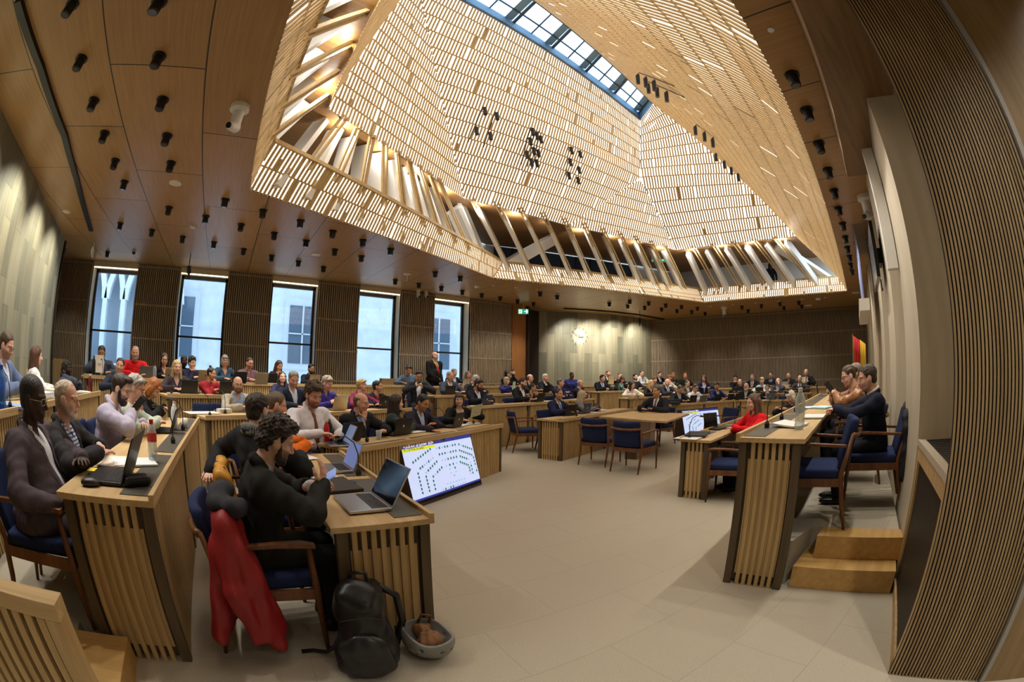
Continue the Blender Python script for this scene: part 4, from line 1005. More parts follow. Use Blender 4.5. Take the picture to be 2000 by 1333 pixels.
    k0, c0 = kind[0], kind[1]; pat = g('pat'); c2 = g('pc', '#d8dde6')
    if k0 == 'suit':
        sc_, tc = kind[2], kind[3] if len(kind) > 3 else None; zb = g('vz', .12)
        jk = torso + [('u', .05, E((0, .0, .0), (.19 + belly, .15 + belly, .14)))] + sleeves(.064, .042) + collar(.07, .013, .0, .55)
        for s in (): jk += [('u', .006, C_(T((s * .075, .045, .47)), T((s * .075, .118 + belly * .6, .33)), .012)), ('u', .006, C_(T((s * .075, .118 + belly * .6, .33)), T((s * .02, .135 + belly * 1.2, zb + .02)), .012, .006))]
        make('jacket', jk, cloth(c0, g('jpat'), c2), cut=wedge(zb, g('vw', .078)), off=.013, disp=fold)
        if res < 2: lapels(zb, g('vw', .078), torso, cloth(c0, g('jpat'), c2))
        sp = torso + collar(.06, .011, .012, .25 if tc else .5)
        for i, s in enumerate((-1, 1)): sp += [('u', .004, C_(W[i] - (W[i] - EL[i]) * .1, W[i] + (W[i] - EL[i]) * .03, .036))]
        make('shirt', sp, cloth(sc_, pat, c2), h=hb * .9, cut=wedge(.395, .034))
    elif k0 in ('shirt', 'polo'):
        tc = kind[2] if len(kind) > 2 else None
        make('shirt', torso + sleeves(.056, .038, k0 == 'polo') + collar(.062, .012, .01, .25 if tc else .5), cloth(c0, pat, c2), off=.006, disp=fold, cut=wedge(.395, .034))
    elif k0 == 'knit':
        tc = None; make('sweater', torso + sleeves(.058, .038) + collar(.064, .011, -.012), cloth(c0, pat, c2), off=.01, disp=fold)
        if len(kind) > 2: make('shirt_collar', collar(.064, .013, .02, .3) , cloth(kind[2]), h=hb * .8)
    elif k0 == 'scarf':
        tc = None; make('jacket', torso + sleeves(.068, .048) + collar(.074, .013, -.01, .4), cloth(c0), cut=wedge(.2, .06), off=.02, disp=fold); make('scarf', collar(.078, .03, .015) + collar(.085, .026, -.02), cloth(kind[2], 'stripe', '#8a8a86'), h=.01)
    elif k0 == 'open':
        tc = None; make('blazer', torso + sleeves(.054, .037) + collar(.07, .012, 0, .6), cloth(c0, g('jpat'), c2), cut=wedge(g('vz', .1), .085), off=.013, disp=fold); (lapels(g('vz', .1), .085, torso, cloth(c0, g('jpat'), c2)) if res < 2 else None); make('top', torso, cloth(kind[2], pat, c2), cut=wedge(.33, .075))
    elif k0 == 'blouse':
        tc = None; make('blouse', torso + sleeves(.053, .036), cloth(c0, pat, c2), cut=wedge(g('vz', .34), .08), off=.008, disp=fold)
    if tc:
        mb = MB(); zz = [.455, .43, .42, .33, .22, .1]; ww = [.014, .02, .013, .024, .032, .036]; pr = torso; pts = []
        for z, w_ in zip(zz, ww):
            ys = np.linspace(.02, .3, 57); P = np.array([T((0, y, z)) for y in ys]); D_ = np.min([prim_d(p, P[:, 0], P[:, 1], P[:, 2]) for o_, k_, p in pr], 0)
            y = front(0, z, pr, .004) + .012 + (.01 if z > .42 else .002); pts.append((z, w_, y))
        vs = []
        for z, w_, y in pts: vs += [T((-w_, y - .006, z)), T((0, y + .004, z)), T((w_, y - .006, z)), T((0, y - .012, z))]
        mb.add(vs, [(4 * i + j, 4 * i + (j + 1) % 4, 4 * i + 4 + (j + 1) % 4, 4 * i + 4 + j) for i in range(5) for j in range(4)] + [(20, 21, 22, 23), (3, 2, 1, 0)])
        mb.build('tie', cloth(tc, g('tpat'), '#c9c9d2'), root, smooth=True)
    tr = g('legs', c0 if k0 == 'suit' else '#1c1d22'); tm, sm_ = legs_tpl(bool(stand))
    lg = link('trousers', tm, root, [cloth(tr)])
    if res < 2:
        for s in (-1, 1): q = link('shoe', sm_, root, [plain('shoe_black', '#121110', .35)]); q.location = (s * .11, -.02 if stand else .40, 0)
    def inhead(o_, k=1.0): o_.matrix_parent_inverse = Matrix(); o_.matrix_local = Matrix.Translation(Vector(hc)) @ Matrix(Rh.tolist()).to_4x4() @ Matrix.Diagonal(Vector((*(sc * k), 1))); return o_
    hst = g('hair')
    if hst and hst[0] != 'bald': inhead(link('hair', hair_tpl(hst[0], .005 if res == 0 else (.007 if res == 1 else .0095)), root, [hairmat(hst[1])]))
    if bc and bc[0] != 'stubble': inhead(link('beard', beard_tpl(bc[0], .005 if res < 1 else .008), root, [hairmat(bc[1])]))
    if g('gl'): inhead(link('glasses', GLASSES, root, [plain('glasses_' + str(g('gl')), g('gl') if isinstance(g('gl'), str) else '#15120f', .3)]))
    top = hc + Rh @ np.array((0, -.01, .125 * hs)); root['_'] = 0; del root['_']
    return root, dict(hc=hc, top=top, W=W, EL=EL, HD=HD, T=T, Rh=Rh)
def headpose(o):
    """head centre and top above the root, without building anything"""
    g = o.get; base = np.array((0, 0, .96 if g('stand') else .545)); Rt = np.array(Matrix.Rotation(g('turn', 0), 3, 'Z') @ Matrix.Rotation(-g('lean', .12), 3, 'X') @ Matrix.Rotation(g('tilt', 0), 3, 'Y'))
    neck = base + Rt @ np.array((0, -.01, .49)); hc = neck + rotm(g('hy', 0) * .6, g('hp', .1) * .6 + g('lean', .12) * .4, g('hr', 0) * .5) @ np.array((0, .03, .165))
    return hc, hc + rotm(g('hy', 0), g('hp', .1), g('hr', 0)) @ np.array((0, -.01, .125))
SEATED = {}; ROWNAME = {}; LOOK = {}
def seat(px, py, row, label, o, d=.84, res=2, s0=None, at=None):
    """seats someone behind a desk row so that the crown of the head is where the photograph shows it"""
    hc, top = headpose(o)
    if at is None:
        p, q, tier = ROWS[row]; c, f, u, zf = back(row, .5, 0); n = -f; rz = math.atan2(-f[0], f[1]) + o.get('yaw', 0)
        cc, ss = math.cos(rz), math.sin(rz); s = 1.0
        for it in range(3):
            hx, hy = top[0] * s, top[1] * s; off = np.array((hx * cc - hy * ss, hx * ss + hy * cc)); e = off @ n
            a, b = np.array(p) + n * (d + e), np.array(q) + n * (d + e); P = online(px, py, a, b)
            s = max(.9, min(1.07, (P[2] - zf) / top[2]))
        tt = (P[:2] - np.array(p)) @ (np.array(q) - np.array(p)) / np.linalg.norm(np.array(q) - np.array(p)) ** 2
        if not -.06 < tt < 1.06: print('ROWEND', label[:40], px, row, round(tt, 2), P.round(2))
        root = P[:2] - off; dz = P[2] - zf - top[2] * s
    else:
        x, y, zf, rz = at; rz += o.get('yaw', 0); cc, ss = math.cos(rz), math.sin(rz)
        off = np.array((top[0] * cc - top[1] * ss, top[0] * ss + top[1] * cc)); P = atd(px, py, math.hypot(x + off[0], y + off[1])); s = max(.9, min(1.07, (P[2] - zf) / top[2])); root = P[:2] - off * s; dz = P[2] - zf - top[2] * s; f = np.array((-math.sin(rz), math.cos(rz)))
    if abs(dz) > .03: print('SEAT %s px %d: head needs %.2f more' % (label[:40], px, dz))
    dz = max(-.06, min(.1, dz))
    o = dict(o); o['dz'] = (.0 if s == 0 else (.765 - dz) / s - .765)
    r, info = person(label, (root[0], root[1], zf + dz * (0 if abs(dz) < .0 else 1)), rz, o, s, res)
    ROWNAME[label] = row; LOOK[label] = o
    SEATED[label] = (root, zf, rz, s, info, r, dz); return r
# ============================================================= everybody in the chamber
S = seat
W1, W2 = '#e9e4da', '#d6d9e0'
FAIR, TAN, ROSY, BROWN, DARK, OLIVE = '#dcb59d', '#c39873', '#d8a78f', '#7a4e34', '#3a241a', '#c08f6c'
GREY, WHITEH, BLK, DBR, BRN, LBR, BLO, RED, GINGER = '#8c8880', '#c9c5bb', '#15110e', '#2a1b12', '#452d1c', '#6e4f33', '#c2a06a', '#7a3f1f', '#a5622c'
# near side, second row (facing the middle of the room)
S(66, 733, 'lw2', 'man in grey-brown jacket with open white shirt and thin glasses beside the black laptop', dict(skin=DARK, hair=('crop', '#1a1512'), shave=.5, gl='#9a8a70', top=('suit', '#4b4248', '#d5d8e0'), legs='#4b4248', vz=.0, hy=.05, hp=.12, belly=.07, sw=.235, lean=-.02, hsc=(1.02, 1.02, 1.08), arms=(('near'), ((.26, .26, .70), (0, 1, -.25), (0, 0, 1), .7))), res=0)
S(131, 740, 'lw2', 'white moustached man in dark jacket and blue checked shirt with glasses', dict(skin=ROSY, hair=('thin', '#b9a890'), beard=('goatee', '#d0c8bc'), gl='#8a6a40', top=('suit', '#2c2a2c', '#31487c'), pat='check', pc='#d7deea', vz=-.02, vw=.09, belly=.075, hy=.05, arms=('near', 'desk'), sw=.228), res=0)
S(244, 731, 'lw2', 'young man with dark fade and full beard in a pale lilac jacket, looking down', dict(skin=FAIR, hair=('quiff', DBR), shave=.6, beard=('full', DBR), top=('suit', '#a9a3b8', '#dfe0e6'), vz=.05, lean=.3, hp=.4, hy=-.1, arms=('type', 'phone'), sw=.205), res=0)
S(270, 731, 'lw2', 'grey haired person in a pale green cardigan with glasses behind the bearded young man', dict(skin=ROSY, f=1, hair=('pixie', '#a7a49c'), gl='#1a1614', top=('knit', '#b3bdae'), lean=.25, hp=.3, arms=('type', 'type')), res=1, d=.74)
S(311, 742, 'lw2', 'person with copper bobbed hair and black top, head bent over the desk', dict(skin=FAIR, f=1, hair=('bob', GINGER), top=('knit', '#161518'), lean=.38, hp=.75, hy=-.2, arms=('write', 'write')), res=1)
# near side, first row
S(554, 817, None, 'man with dark curly hair in a black suit holding a phone over the silver laptop', dict(skin=FAIR, hair=('curly', '#2b1d14'), beard=('short', '#3a2618'), top=('suit', '#1f1f1d', '#c9cad4'), lean=.22, hp=.42, hy=.0, arms=(((-.03, .37, .90), (.35, .85, .3), (.3, -.2, 1), .9), ((.14, .40, .93), (-.3, .25, 1), (.5, .8, 0), .45)), sw=.205), res=0, at=(.17, 2.33, 0, R(-90)))
S(503, 766, None, 'man seen from behind in a black coat and grey striped scarf, arm over the chair', dict(skin=FAIR, hair=('short', '#251a12'), top=('scarf', '#1c1c1e', '#2b2c2e'), yaw=.55, hy=.25, hp=.05, lean=-.02, arms=(((-.34, -.24, .72), (.5, -.6, -.3), (0, 0, 1), .6, (-1, .1, -.25)), 'near'), sw=.21), res=0, at=(.17, 3.3, 0, R(-90)))
S(545, 764, None, 'person with grey-brown ponytail and orange top, in profile behind the curly haired man', dict(skin=ROSY, f=1, hair=('pony', '#6b5a48'), top=('knit', '#d26a1c'), hp=.25, lean=.2, arms=('type', 'type')), res=0, at=(.3, 4.1, 0, R(-90)))
S(617, 748, 'ld1', 'young man with thick brown hair in white shirt and brown tie, head lowered', dict(skin=ROSY, hair=('curly', '#47301f'), beard=('short', '#7a4a2c'), top=('shirt', '#dcdbe2', '#8a5646'), hp=.42, lean=.16, hy=-.1, arms=('type', 'write'), sw=.215, belly=.03), res=1)
S(708, 767, 'ld1', 'bald man with glasses in black jacket and blue shirt, hand over his mouth', dict(skin=ROSY, hair=('ring', '#6d5846'), gl='#7d8aa0', top=('suit', '#191a1e', '#8ea3cf'), vz=-.02, hp=.2, hy=.35, lean=.12, arms=('type', 'chin'), sw=.21), res=1)
S(775, 769, 'ld1', 'person with long dark hair in dark green top, reaching out to the neighbour', dict(skin=FAIR, f=1, hair=('longer', '#2b1b14'), top=('knit', '#2f3a38'), yaw=.75, hy=.35, hp=.1, arms=(((-.02, .52, .80), (.1, 1, 0), (0, 0, 1), .5), 'near')), res=1)
S(831, 771, 'ld1', 'dark haired man in aubergine suit and pale blue shirt, looking down at a laptop', dict(skin=OLIVE, hair=('short', BLK), top=('suit', '#272433', '#a9bbdd'), hp=.45, lean=.22, arms=('near', ((.2, .5, .8), (.1, 1, 0), (0, 0, 1), .6)), vz=.05), res=1)
S(897, 766, 'ld1', 'person with brown bob and fringe in a black cardigan, turned to the left', dict(skin=FAIR, f=1, hair=('bob', '#3b271a'), top=('open', '#101012', '#c7c3bd'), yaw=-.45, hy=-.5, hp=.12, arms=('page', 'desk')), res=1)
# second row, slanting desk
S(465, 735, 'ld2', 'bearded balding man with glasses in a beige jacket over blue shirt', dict(skin=ROSY, hair=('ring', '#4a3626'), shave=.25, beard=('full', '#5d4330'), gl='#15120f', top=('suit', '#a0988a', '#7f93ad'), vz=-.04, vw=.1, hy=-.25, lean=.02, arms=('near', 'near')), res=1)
S(575, 725, 'ld2', 'grey haired man in dark navy suit looking down, behind the man in white shirt', dict(skin=ROSY, hair=('short', '#7e7a74'), beard=('stubble', '#6d6a66'), top=('suit', '#1d2336', '#bccbe2'), hp=.4, hy=-.3, lean=.1, vz=.1), res=1)
S(643, 735, 'ld2', 'man with tousled fair grey hair in a violet shirt', dict(skin=ROSY, hair=('pixie', '#a39a8a'), top=('shirt', '#37307e'), hp=.35, hy=.25, lean=.12, arms=('near', ((.12, .34, .86), (-.5, .5, .5), (.5, .2, .6), .8))), res=1)
S(706, 740, 'ld2', 'person with short blond hair in a magenta jacket looking to the side', dict(skin=ROSY, f=1, hair=('pixie', '#b59a66'), top=('open', '#7a2748', '#b01c2e'), hy=.75, hp=.0), res=1)
S(737, 743, 'ld2', 'dark haired man in navy jacket over dark red top beside the black laptop', dict(skin=TAN, hair=('short', '#1d1612'), top=('suit', '#151a2b', '#6d1520'), hy=.55, hp=.0, vz=.0), res=1, d=.86)
# third row, slanting desk
S(238, 699, 'ld3', 'dark haired man tilting his head, sitting before the man in the red sweater', dict(skin=ROSY, hair=('short', '#2f251d'), top=('knit', '#2a3140'), hr=-.25, hy=-.3), res=2)
S(346, 702, 'ld3', 'blond long haired person in a dark brown blazer behind the copper haired person', dict(skin=FAIR, f=1, hair=('long', '#bfa477'), top=('open', '#362c30', '#2b2742'), hy=-.1, arms=('near', 'desk')), res=1)
S(414, 717, 'ld3', 'dark haired person with a topknot in a red top, fist under chin', dict(skin=OLIVE, f=1, hair=('topknot', '#1a1210'), top=('knit', '#8d1f2a'), hy=.7, arms=('near', 'chin')), res=1)
S(551, 725, 'ld3', 'person with dark wavy hair in dark blue beside the grey haired man', dict(skin=FAIR, f=1, hair=('wavy', '#2a1c16'), top=('knit', '#232443'), hy=-.3, hp=-.05), res=1)
S(819, 724, None, 'man in dark suit and open white shirt looking at a phone in both hands', dict(skin=OLIVE, hair=('side', BLK), gl='#1b1613', top=('suit', '#232327', '#d9dadf'), vz=-.05, hp=.35, hy=.1, arms=('phone', 'phone')), res=1, at=(3.75, 9.25, .31, R(160)))
# top row under the windows
S(199, 675, 'ld4', 'bearded man in a slate suit holding a sheet under the first window', dict(skin=TAN, hair=('short', '#241a14'), beard=('full', '#2b2019'), top=('suit', '#3d4254', '#cfcac0'), hp=.35, hy=-.2, arms=('desk', 'page')), res=1)
S(265, 675, 'ld4', 'grey bearded man in a bright red sweater', dict(skin=ROSY, hair=('thin', '#7d756b'), beard=('full', '#98938b'), top=('knit', '#c3161c'), hp=.2, hy=-.2, sw=.21), res=1)
S(322, 689, 'ld4', 'person with dark curls and glasses in black, behind a pale laptop', dict(skin=FAIR, f=1, hair=('wavy', '#251811'), gl='#5b4030', top=('blouse', '#17161a'), hp=.25, hy=-.15), res=1)
S(360, 694, 'ld4', 'person mostly hidden behind the curly haired one with hand on chin', dict(skin=DARK, hair=('short', '#0f0c0b'), top=('knit', '#17171a')), res=2, d=1.15)
S(375, 697, 'ld4', 'person with black bushy curls, hand on chin, before the second window', dict(skin=FAIR, hair=('curly', '#14100f'), top=('knit', '#23243a'), hy=.2, hr=.1, arms=('near', 'chin')), res=1, d=.8)
S(440, 692, 'ld4', 'grey haired person with glasses in a teal blue top, sitting upright by the window', dict(skin=ROSY, f=1, hair=('bob', '#8b877e'), gl='#3a302b', top=('blouse', '#33485c'), hy=-.3), res=1)
S(489, 698, 'ld4', 'balding man with glasses in a dark red plaid shirt', dict(skin=ROSY, hair=('crop', '#3d2d22'), shave=.5, beard=('stubble', '#3d2d22'), gl='#1b1512', top=('shirt', '#5b2b34'), pat='plaid', pc='#8a7a80', hp=.25), res=1)
S(547, 704, 'ld4', 'person with long auburn hair and ochre collar, hands before the mouth', dict(skin=ROSY, f=1, hair=('long', '#51301c'), top=('open', '#2a2236', '#b5862b'), hp=.35, arms=('chin', 'chin')), res=1)
S(609, 711, 'ld4', 'dark haired man peering over a gold laptop at the top desk', dict(skin=OLIVE, hair=('short', '#14100e'), gl='#1b1512', beard=('short', '#1d1613'), top=('knit', '#20222b'), hp=.2), res=2)
S(798, 714, None, 'black haired person in a grey denim vest and white sleeves at the top desk', dict(skin=OLIVE, hair=('pixie', '#0e0c0d'), top=('knit', '#5b6a80', '#d8d8dc'), hp=.35, hy=-.2), res=2, at=(4.95, 11.3, .47, R(155)))
# standing figures
P = atY(849, 687, 11.35)
o = dict(skin=ROSY, hair=('ring', '#8a7f72'), top=('suit', '#141416', '#c8b46a', '#c2271c'), stand=1, hy=.25, hp=.0, lean=0, arms=('down', 'hips'), sw=.22, belly=.05, vz=.05)
s = (P[2] - TIER[4]) / headpose(o)[1][2]; print('STAND scale', s)
person('bald man in black suit with red tie standing by the window', (P[0], P[1], TIER[4]), R(180) + R(15), o, min(1.08, max(.85, s)), 1)
P = atX(2, 647, -2.75)
o = dict(skin=ROSY, hair=('short', '#4a3829'), beard=('stubble', '#5a4636'), gl='#3b2f28', top=('suit', '#5c6a8a', '#c9d2e2'), hp=.4, lean=.08, arms=('near', 'near'))
s = (P[2] - TIER[3]) / headpose(o)[1][2]; print('STAND scale', s, P)
person('man in a blue suit with glasses at the left edge by the board wall', (P[0], P[1], TIER[3]), R(-90), o, min(1.08, max(.85, s)), 1)
P = atX(62, 673, -2.9)
o = dict(skin=FAIR, f=1, hair=('longer', '#5a3b28'), top=('blouse', '#d9d6d6'), hp=.1, hy=.1, arms=('near', 'near'))
s = (P[2] - TIER[3]) / headpose(o)[1][2]; print('STAND scale', s, P)
person('person with long brown hair and a white top by the curved board wall', (P[0], P[1], TIER[3]), R(-50), o, min(1.08, max(.8, s)), 1)
P = atX(132, 703, -3.0)
S(132, 703, 'lw3', 'person with dark braided locks and glasses, arm raised to the face, at the corner', dict(skin=DARK, f=1, hair=('locs', '#120d0b'), gl='#7d6a58', top=('knit', '#4b5468'), hy=-.3, hp=.1, arms=('near', 'cheek')), res=1)
# centre rows
S(1091, 758, 'c1', 'man in bright navy suit and blue tie behind the black laptop, innermost desk', dict(skin=TAN, hair=('short', '#2a221c'), top=('suit', '#1a2144', '#d3d8e6', '#3c4a80'), hy=-.15, hp=.05), res=1)
S(1138, 762, 'c1', 'grey blond haired person with dark glasses in a grey jacket and violet top', dict(skin=ROSY, f=1, hair=('long', '#b8ab8c'), gl='#15120f', top=('open', '#6f6a6c', '#3a1f78'), hy=.3, lean=.02, yaw=.2, arms=('near', 'desk')), res=1)
S(938, 741, 'c2', 'bearded dark haired man in navy suit behind the blue laptop', dict(skin=TAN, hair=('side', '#1e1611'), beard=('full', '#2a1d15'), gl='#8a6d5a', top=('suit', '#171a28', '#d8dbe3'), vz=.0, hp=.35, hy=.25, arms=('type', 'type')), res=1)
S(1023, 738, 'c2', 'short haired bearded man in black suit and open white shirt', dict(skin=ROSY, hair=('crop', '#2a1f18'), shave=.6, beard=('short', '#4a3526'), top=('suit', '#15161b', '#d9dce2'), vz=-.05, hp=.25, hy=.3), res=1)
S(1041, 749, 'c2', 'dark haired person with glasses in a floral blouse, hands at the face', dict(skin=TAN, f=1, hair=('bun', '#1d1411'), gl='#2b211c', top=('blouse', '#2a1d1d'), pat='floral', pc='#c9a58a', hy=.4, arms=('chin', 'near')), res=1, d=.7)
S(1095, 739, 'c2', 'balding man in a royal blue suit', dict(skin=ROSY, hair=('crop', '#6b6258'), shave=.5, top=('suit', '#1b2450', '#cfd3de'), hy=.4, arms=('fold', 'fold')), res=1)
S(1134, 742, 'c2', 'bald man with glasses in a dark suit, arms folded', dict(skin=ROSY, hair=('ring', '#8a8078'), gl='#3a332f', top=('suit', '#26242b', '#dadbe0'), hy=.5, arms=('fold', 'fold')), res=1)
S(880, 725, 'c3', 'man with fair grey hair and glasses in slate suit and open white shirt', dict(skin=ROSY, hair=('short', '#a89880'), gl='#b0a89c', top=('suit', '#3a4350', '#d9dbe1'), vz=-.05, hp=.15, hy=.0), res=1)
S(933, 733, 'c3', 'silver haired man in dark suit bending forward behind the dark laptop', dict(skin=ROSY, hair=('short', '#aaa79f'), top=('suit', '#20242b', '#d5d8de'), hp=.5, lean=.25, hy=.3), res=2)
S(990, 736, 'c3', 'person with blond hair in black and violet holding a green sheet', dict(skin=FAIR, f=1, hair=('bob', '#a08a68'), top=('knit', '#26225e'), hy=.1, arms=('near', 'page')), res=1)
S(1036, 731, 'c3', 'bald man with glasses sitting behind the short haired bearded man', dict(skin=ROSY, hair=('ring', '#6d655c'), gl='#4a4038', top=('suit', '#1b1b20', '#cfd2d8'), hy=.4), res=2)
S(1066, 730, 'c3', 'white haired man in dark suit behind a black laptop, under the clock wall', dict(skin=ROSY, hair=('short', '#c4bfb6'), top=('suit', '#191b22', '#d9dce2'), hy=.2, vz=.15), res=1)
S(1177, 732, 'rd3', 'dark haired man with glasses in navy suit and blue tie, hands raised', dict(skin=FAIR, hair=('side', '#33271d'), gl='#1d1815', top=('suit', '#141826', '#d3dbea', '#3f5a8a'), hy=.35, arms=('near', 'clasp')), res=1)
S(1217, 735, 'rd3', 'person with chestnut hair in dark jacket looking down at a laptop', dict(skin=FAIR, f=1, hair=('bob', '#4a2d1c'), top=('open', '#151518', '#c9ccd2'), hp=.5, hy=.1), res=1)
S(888, 720, 'c4', 'grey haired man half hidden behind the man with fair grey hair', dict(skin=ROSY, hair=('short', '#86796a'), top=('suit', '#20222a', '#c8ccd4'), hp=.2), res=2)
S(915, 725, 'c4', 'person with auburn fringe and glasses at the top desk by the window', dict(skin=ROSY, f=1, hair=('long', '#7a4f2c'), gl='#4a3a2c', top=('blouse', '#3a3030'), hp=.2), res=2)
S(990, 724, 'c4', 'dark haired person leaning the face on a raised hand at the top desk', dict(skin=FAIR, f=1, hair=('bob', '#1d1512'), top=('knit', '#17171b'), hr=.3, arms=('near', 'cheek')), res=2, d=.66)
S(1003, 722, 'c4', 'dark haired man leaning his head on his fist before the oak door', dict(skin=TAN, hair=('short', '#1a1411'), beard=('short', '#1a1411'), top=('knit', '#14151a'), hr=-.35, arms=('cheek', 'near')), res=2, d=.66)
S(1117, 727, None, 'dark haired man in a blue-violet shirt before the curved board wall', dict(skin=BROWN, hair=('crop', '#15110f'), top=('shirt', '#3a4490'), hy=.2, arms=('fold', 'fold')), res=2, at=(11.05, 11.1, .47, R(157)))
S(1188, 723, 'rd4', 'ginger bearded man in dark suit reading a sheet below the clock', dict(skin=ROSY, hair=('short', '#5a3a22'), beard=('full', '#6a4226'), top=('suit', '#17181d', '#d4d6da', '#1c1c20'), hy=.3, arms=('page', 'page')), res=2)
# the far corner and the right wing
S(1211, 728, 'rd4', 'brown haired man half hidden behind the chestnut haired person', dict(skin=ROSY, hair=('short', '#4d3324'), top=('knit', '#2b2326')), res=2)
S(1236, 745, 'rd2', 'person with long dark hair in a white blouse at the desk end', dict(skin=FAIR, f=1, hair=('long', '#3a261b'), top=('blouse', '#ddd8cd'), yaw=-.3, hy=.5, hp=.2), res=1)
S(1272, 742, 'rd2', 'blond haired person in a black top behind the man in the red tie', dict(skin=FAIR, f=1, hair=('long', '#c3a878'), top=('blouse', '#141316'), hy=.3), res=1)
S(1304, 740, 'rd2', 'white haired man in dark suit with clasped hands and grey tie', dict(skin=ROSY, hair=('ring', '#bcb4aa'), top=('suit', '#20222b', '#dadde4', '#7c7f90'), arms=('clasp', 'clasp'), vz=.1), res=1)
S(1343, 742, 'rd2', 'man with dark rimmed glasses in brown jacket and pale blue shirt', dict(skin=ROSY, hair=('short', '#4a3a2e'), gl='#17130f', top=('suit', '#4a3e30', '#c2cddd'), vz=-.05), res=1)
S(1241, 730, 'rd3', 'black haired bearded man in dark jacket, hand at the mouth', dict(skin=FAIR, hair=('short', '#100d0c'), beard=('full', '#17120f'), top=('knit', '#1c1d24'), arms=('near', 'chin')), res=2)
S(1254, 723, 'rd4', 'man with glasses in a pale grey jacket and dark tie under the clock wall end', dict(skin=ROSY, hair=('short', '#33261d'), gl='#2a231e', top=('suit', '#b9b9b6', '#c9d2e0', '#1c2c48'), arms=('near', 'near')), res=2)
S(1279, 736, 'rd3', 'brown haired person partly hidden behind the blond haired one in black', dict(skin=ROSY, f=1, hair=('pixie', '#6a4a34'), top=('knit', '#54504c')), res=2)
S(1289, 726, 'rd4', 'dark haired man in dark suit and white shirt before the lit wood pier', dict(skin=ROSY, hair=('short', '#17120f'), top=('suit', '#14161d', '#d5dae4', '#5a6a8c'), arms=('near', 'near')), res=2)
S(1307, 732, 'rd3', 'person with reddish hair and glasses leaning on an arm', dict(skin=ROSY, f=1, hair=('bob', '#8a5230'), gl='#2a211c', top=('blouse', '#bfb8ac'), arms=('near', 'chin')), res=2)
S(1315, 727, None, 'blond curly haired person in the back before the slatted wall', dict(skin=ROSY, f=1, hair=('wavy', '#b98d52'), top=('knit', '#3a3436')), res=2, at=(15.3, 10.35, .47, R(145)))
S(1338, 727, None, 'person with long red hair in dark green before the slatted wall', dict(skin=FAIR, f=1, hair=('long', '#8a4f28'), top=('knit', '#16231c'), hy=-.3), res=2, at=(15.45, 9.6, .31, R(140)))
S(1374, 733, None, 'dark haired person in blue bending over the desk before the slatted wall', dict(skin=ROSY, f=1, hair=('wavy', '#2c1b14'), top=('open', '#1a2138', '#9aa4c4'), hy=-.5, hp=.4), res=2, at=(14.8, 8.0, .31, R(130)))
S(1331, 753, 'rd1', 'grey haired man in dark suit and blue tie bending over the innermost desk', dict(skin=ROSY, hair=('short', '#5b5045'), top=('suit', '#232830', '#d6dbe4', '#6b83ad'), hp=.55, lean=.2), res=1)
S(1360, 750, 'rd1', 'man in a white shirt with glasses behind two black laptops', dict(skin=ROSY, hair=('short', '#54402f'), gl='#4a3d33', top=('shirt', '#dedee2'), hp=.3, sw=.22, arms=('type', 'type')), res=1)
S(1400, 747, 'rd1', 'black haired man in royal blue jacket and lilac tie, in profile', dict(skin=OLIVE, hair=('side', '#0f0d0c'), top=('suit', '#1c2352', '#c9c6e2', '#6c5aa0'), hy=-.9, hp=.3), res=1)
S(1436, 733, None, 'dark haired person with glasses and joined hands, back row at the slatted wall', dict(skin=ROSY, f=1, hair=('pixie', '#14100f'), gl='#1b1613', top=('knit', '#17171b'), arms=('chin', 'chin')), res=2, at=(16.2, 7.2, .31, R(110)))
S(1444, 741, 'rw2', 'bald man in black behind the laptop, looking down, right wing', dict(skin=ROSY, hair=('bald', '#7a6a5a'), top=('knit', '#15161a'), hp=.4), res=2)
S(1457, 748, 'rw1', 'bald man with white beard and glasses behind the woman in red', dict(skin=ROSY, hair=('ring', '#d5d0c8'), beard=('full', '#d5d0c8'), gl='#3a2f2a', top=('suit', '#17181c', '#9aa79a'), hy=-.1), res=1)
S(1469, 731, 'rw3', 'grey haired man in dark suit and tie at the back row', dict(skin=ROSY, hair=('short', '#7c766e'), top=('suit', '#191b22', '#b4bccb', '#2a3148'), hp=.2), res=2)
S(1488, 737, 'rw2', 'person with short grey blond hair in a pale patterned top, right wing', dict(skin=ROSY, f=1, hair=('pixie', '#a89a80'), top=('blouse', '#a9c4c9'), pat='floral', pc='#e2e4e0', hy=-.1), res=2)
S(1499, 751, 'rw1', 'dark haired man in black suit, hand over the mouth, right wing', dict(skin=ROSY, hair=('short', '#211813'), top=('suit', '#14161a', '#cfd6de', '#1a1c22'), arms=('chin', 'near')), res=1)
S(1505, 726, 'rw3', 'dark haired man with glasses in dark jacket over a blue shirt, back row', dict(skin=TAN, hair=('short', '#1b1410'), gl='#1b1613', top=('suit', '#17181e', '#5a6fae'), vz=-.05, hp=.2), res=2)
S(1519, 739, 'rw2', 'white haired man in a grey jacket with a hand on his glasses', dict(skin=ROSY, hair=('thin', '#c9c4ba'), gl='#3b3530', top=('suit', '#3a3f4a', '#b3bccb'), arms=('brow', 'near'), hy=-.4), res=2)
S(1540, 727, 'rw3', 'man with glasses in dark suit behind a silver laptop, back row', dict(skin=ROSY, hair=('crop', '#4a3d32'), gl='#2a2420', top=('suit', '#16171b', '#3a3036'), hp=.15), res=2)
S(1562, 733, 'rw2', 'smiling bald man in brown suit, light blue shirt and blue tie', dict(skin=ROSY, hair=('ring', '#b5a898'), top=('suit', '#3a332e', '#c3d2e6', '#2c4468'), hy=.1, vz=.05), res=2)
S(1574, 721, 'rw3', 'bald man in dark suit and tie, tallest at the end of the back row', dict(skin=ROSY, hair=('ring', '#8d857c'), top=('suit', '#15171c', '#cdd3dd', '#20263a'), hp=.35, arms=('page', 'page')), res=2)
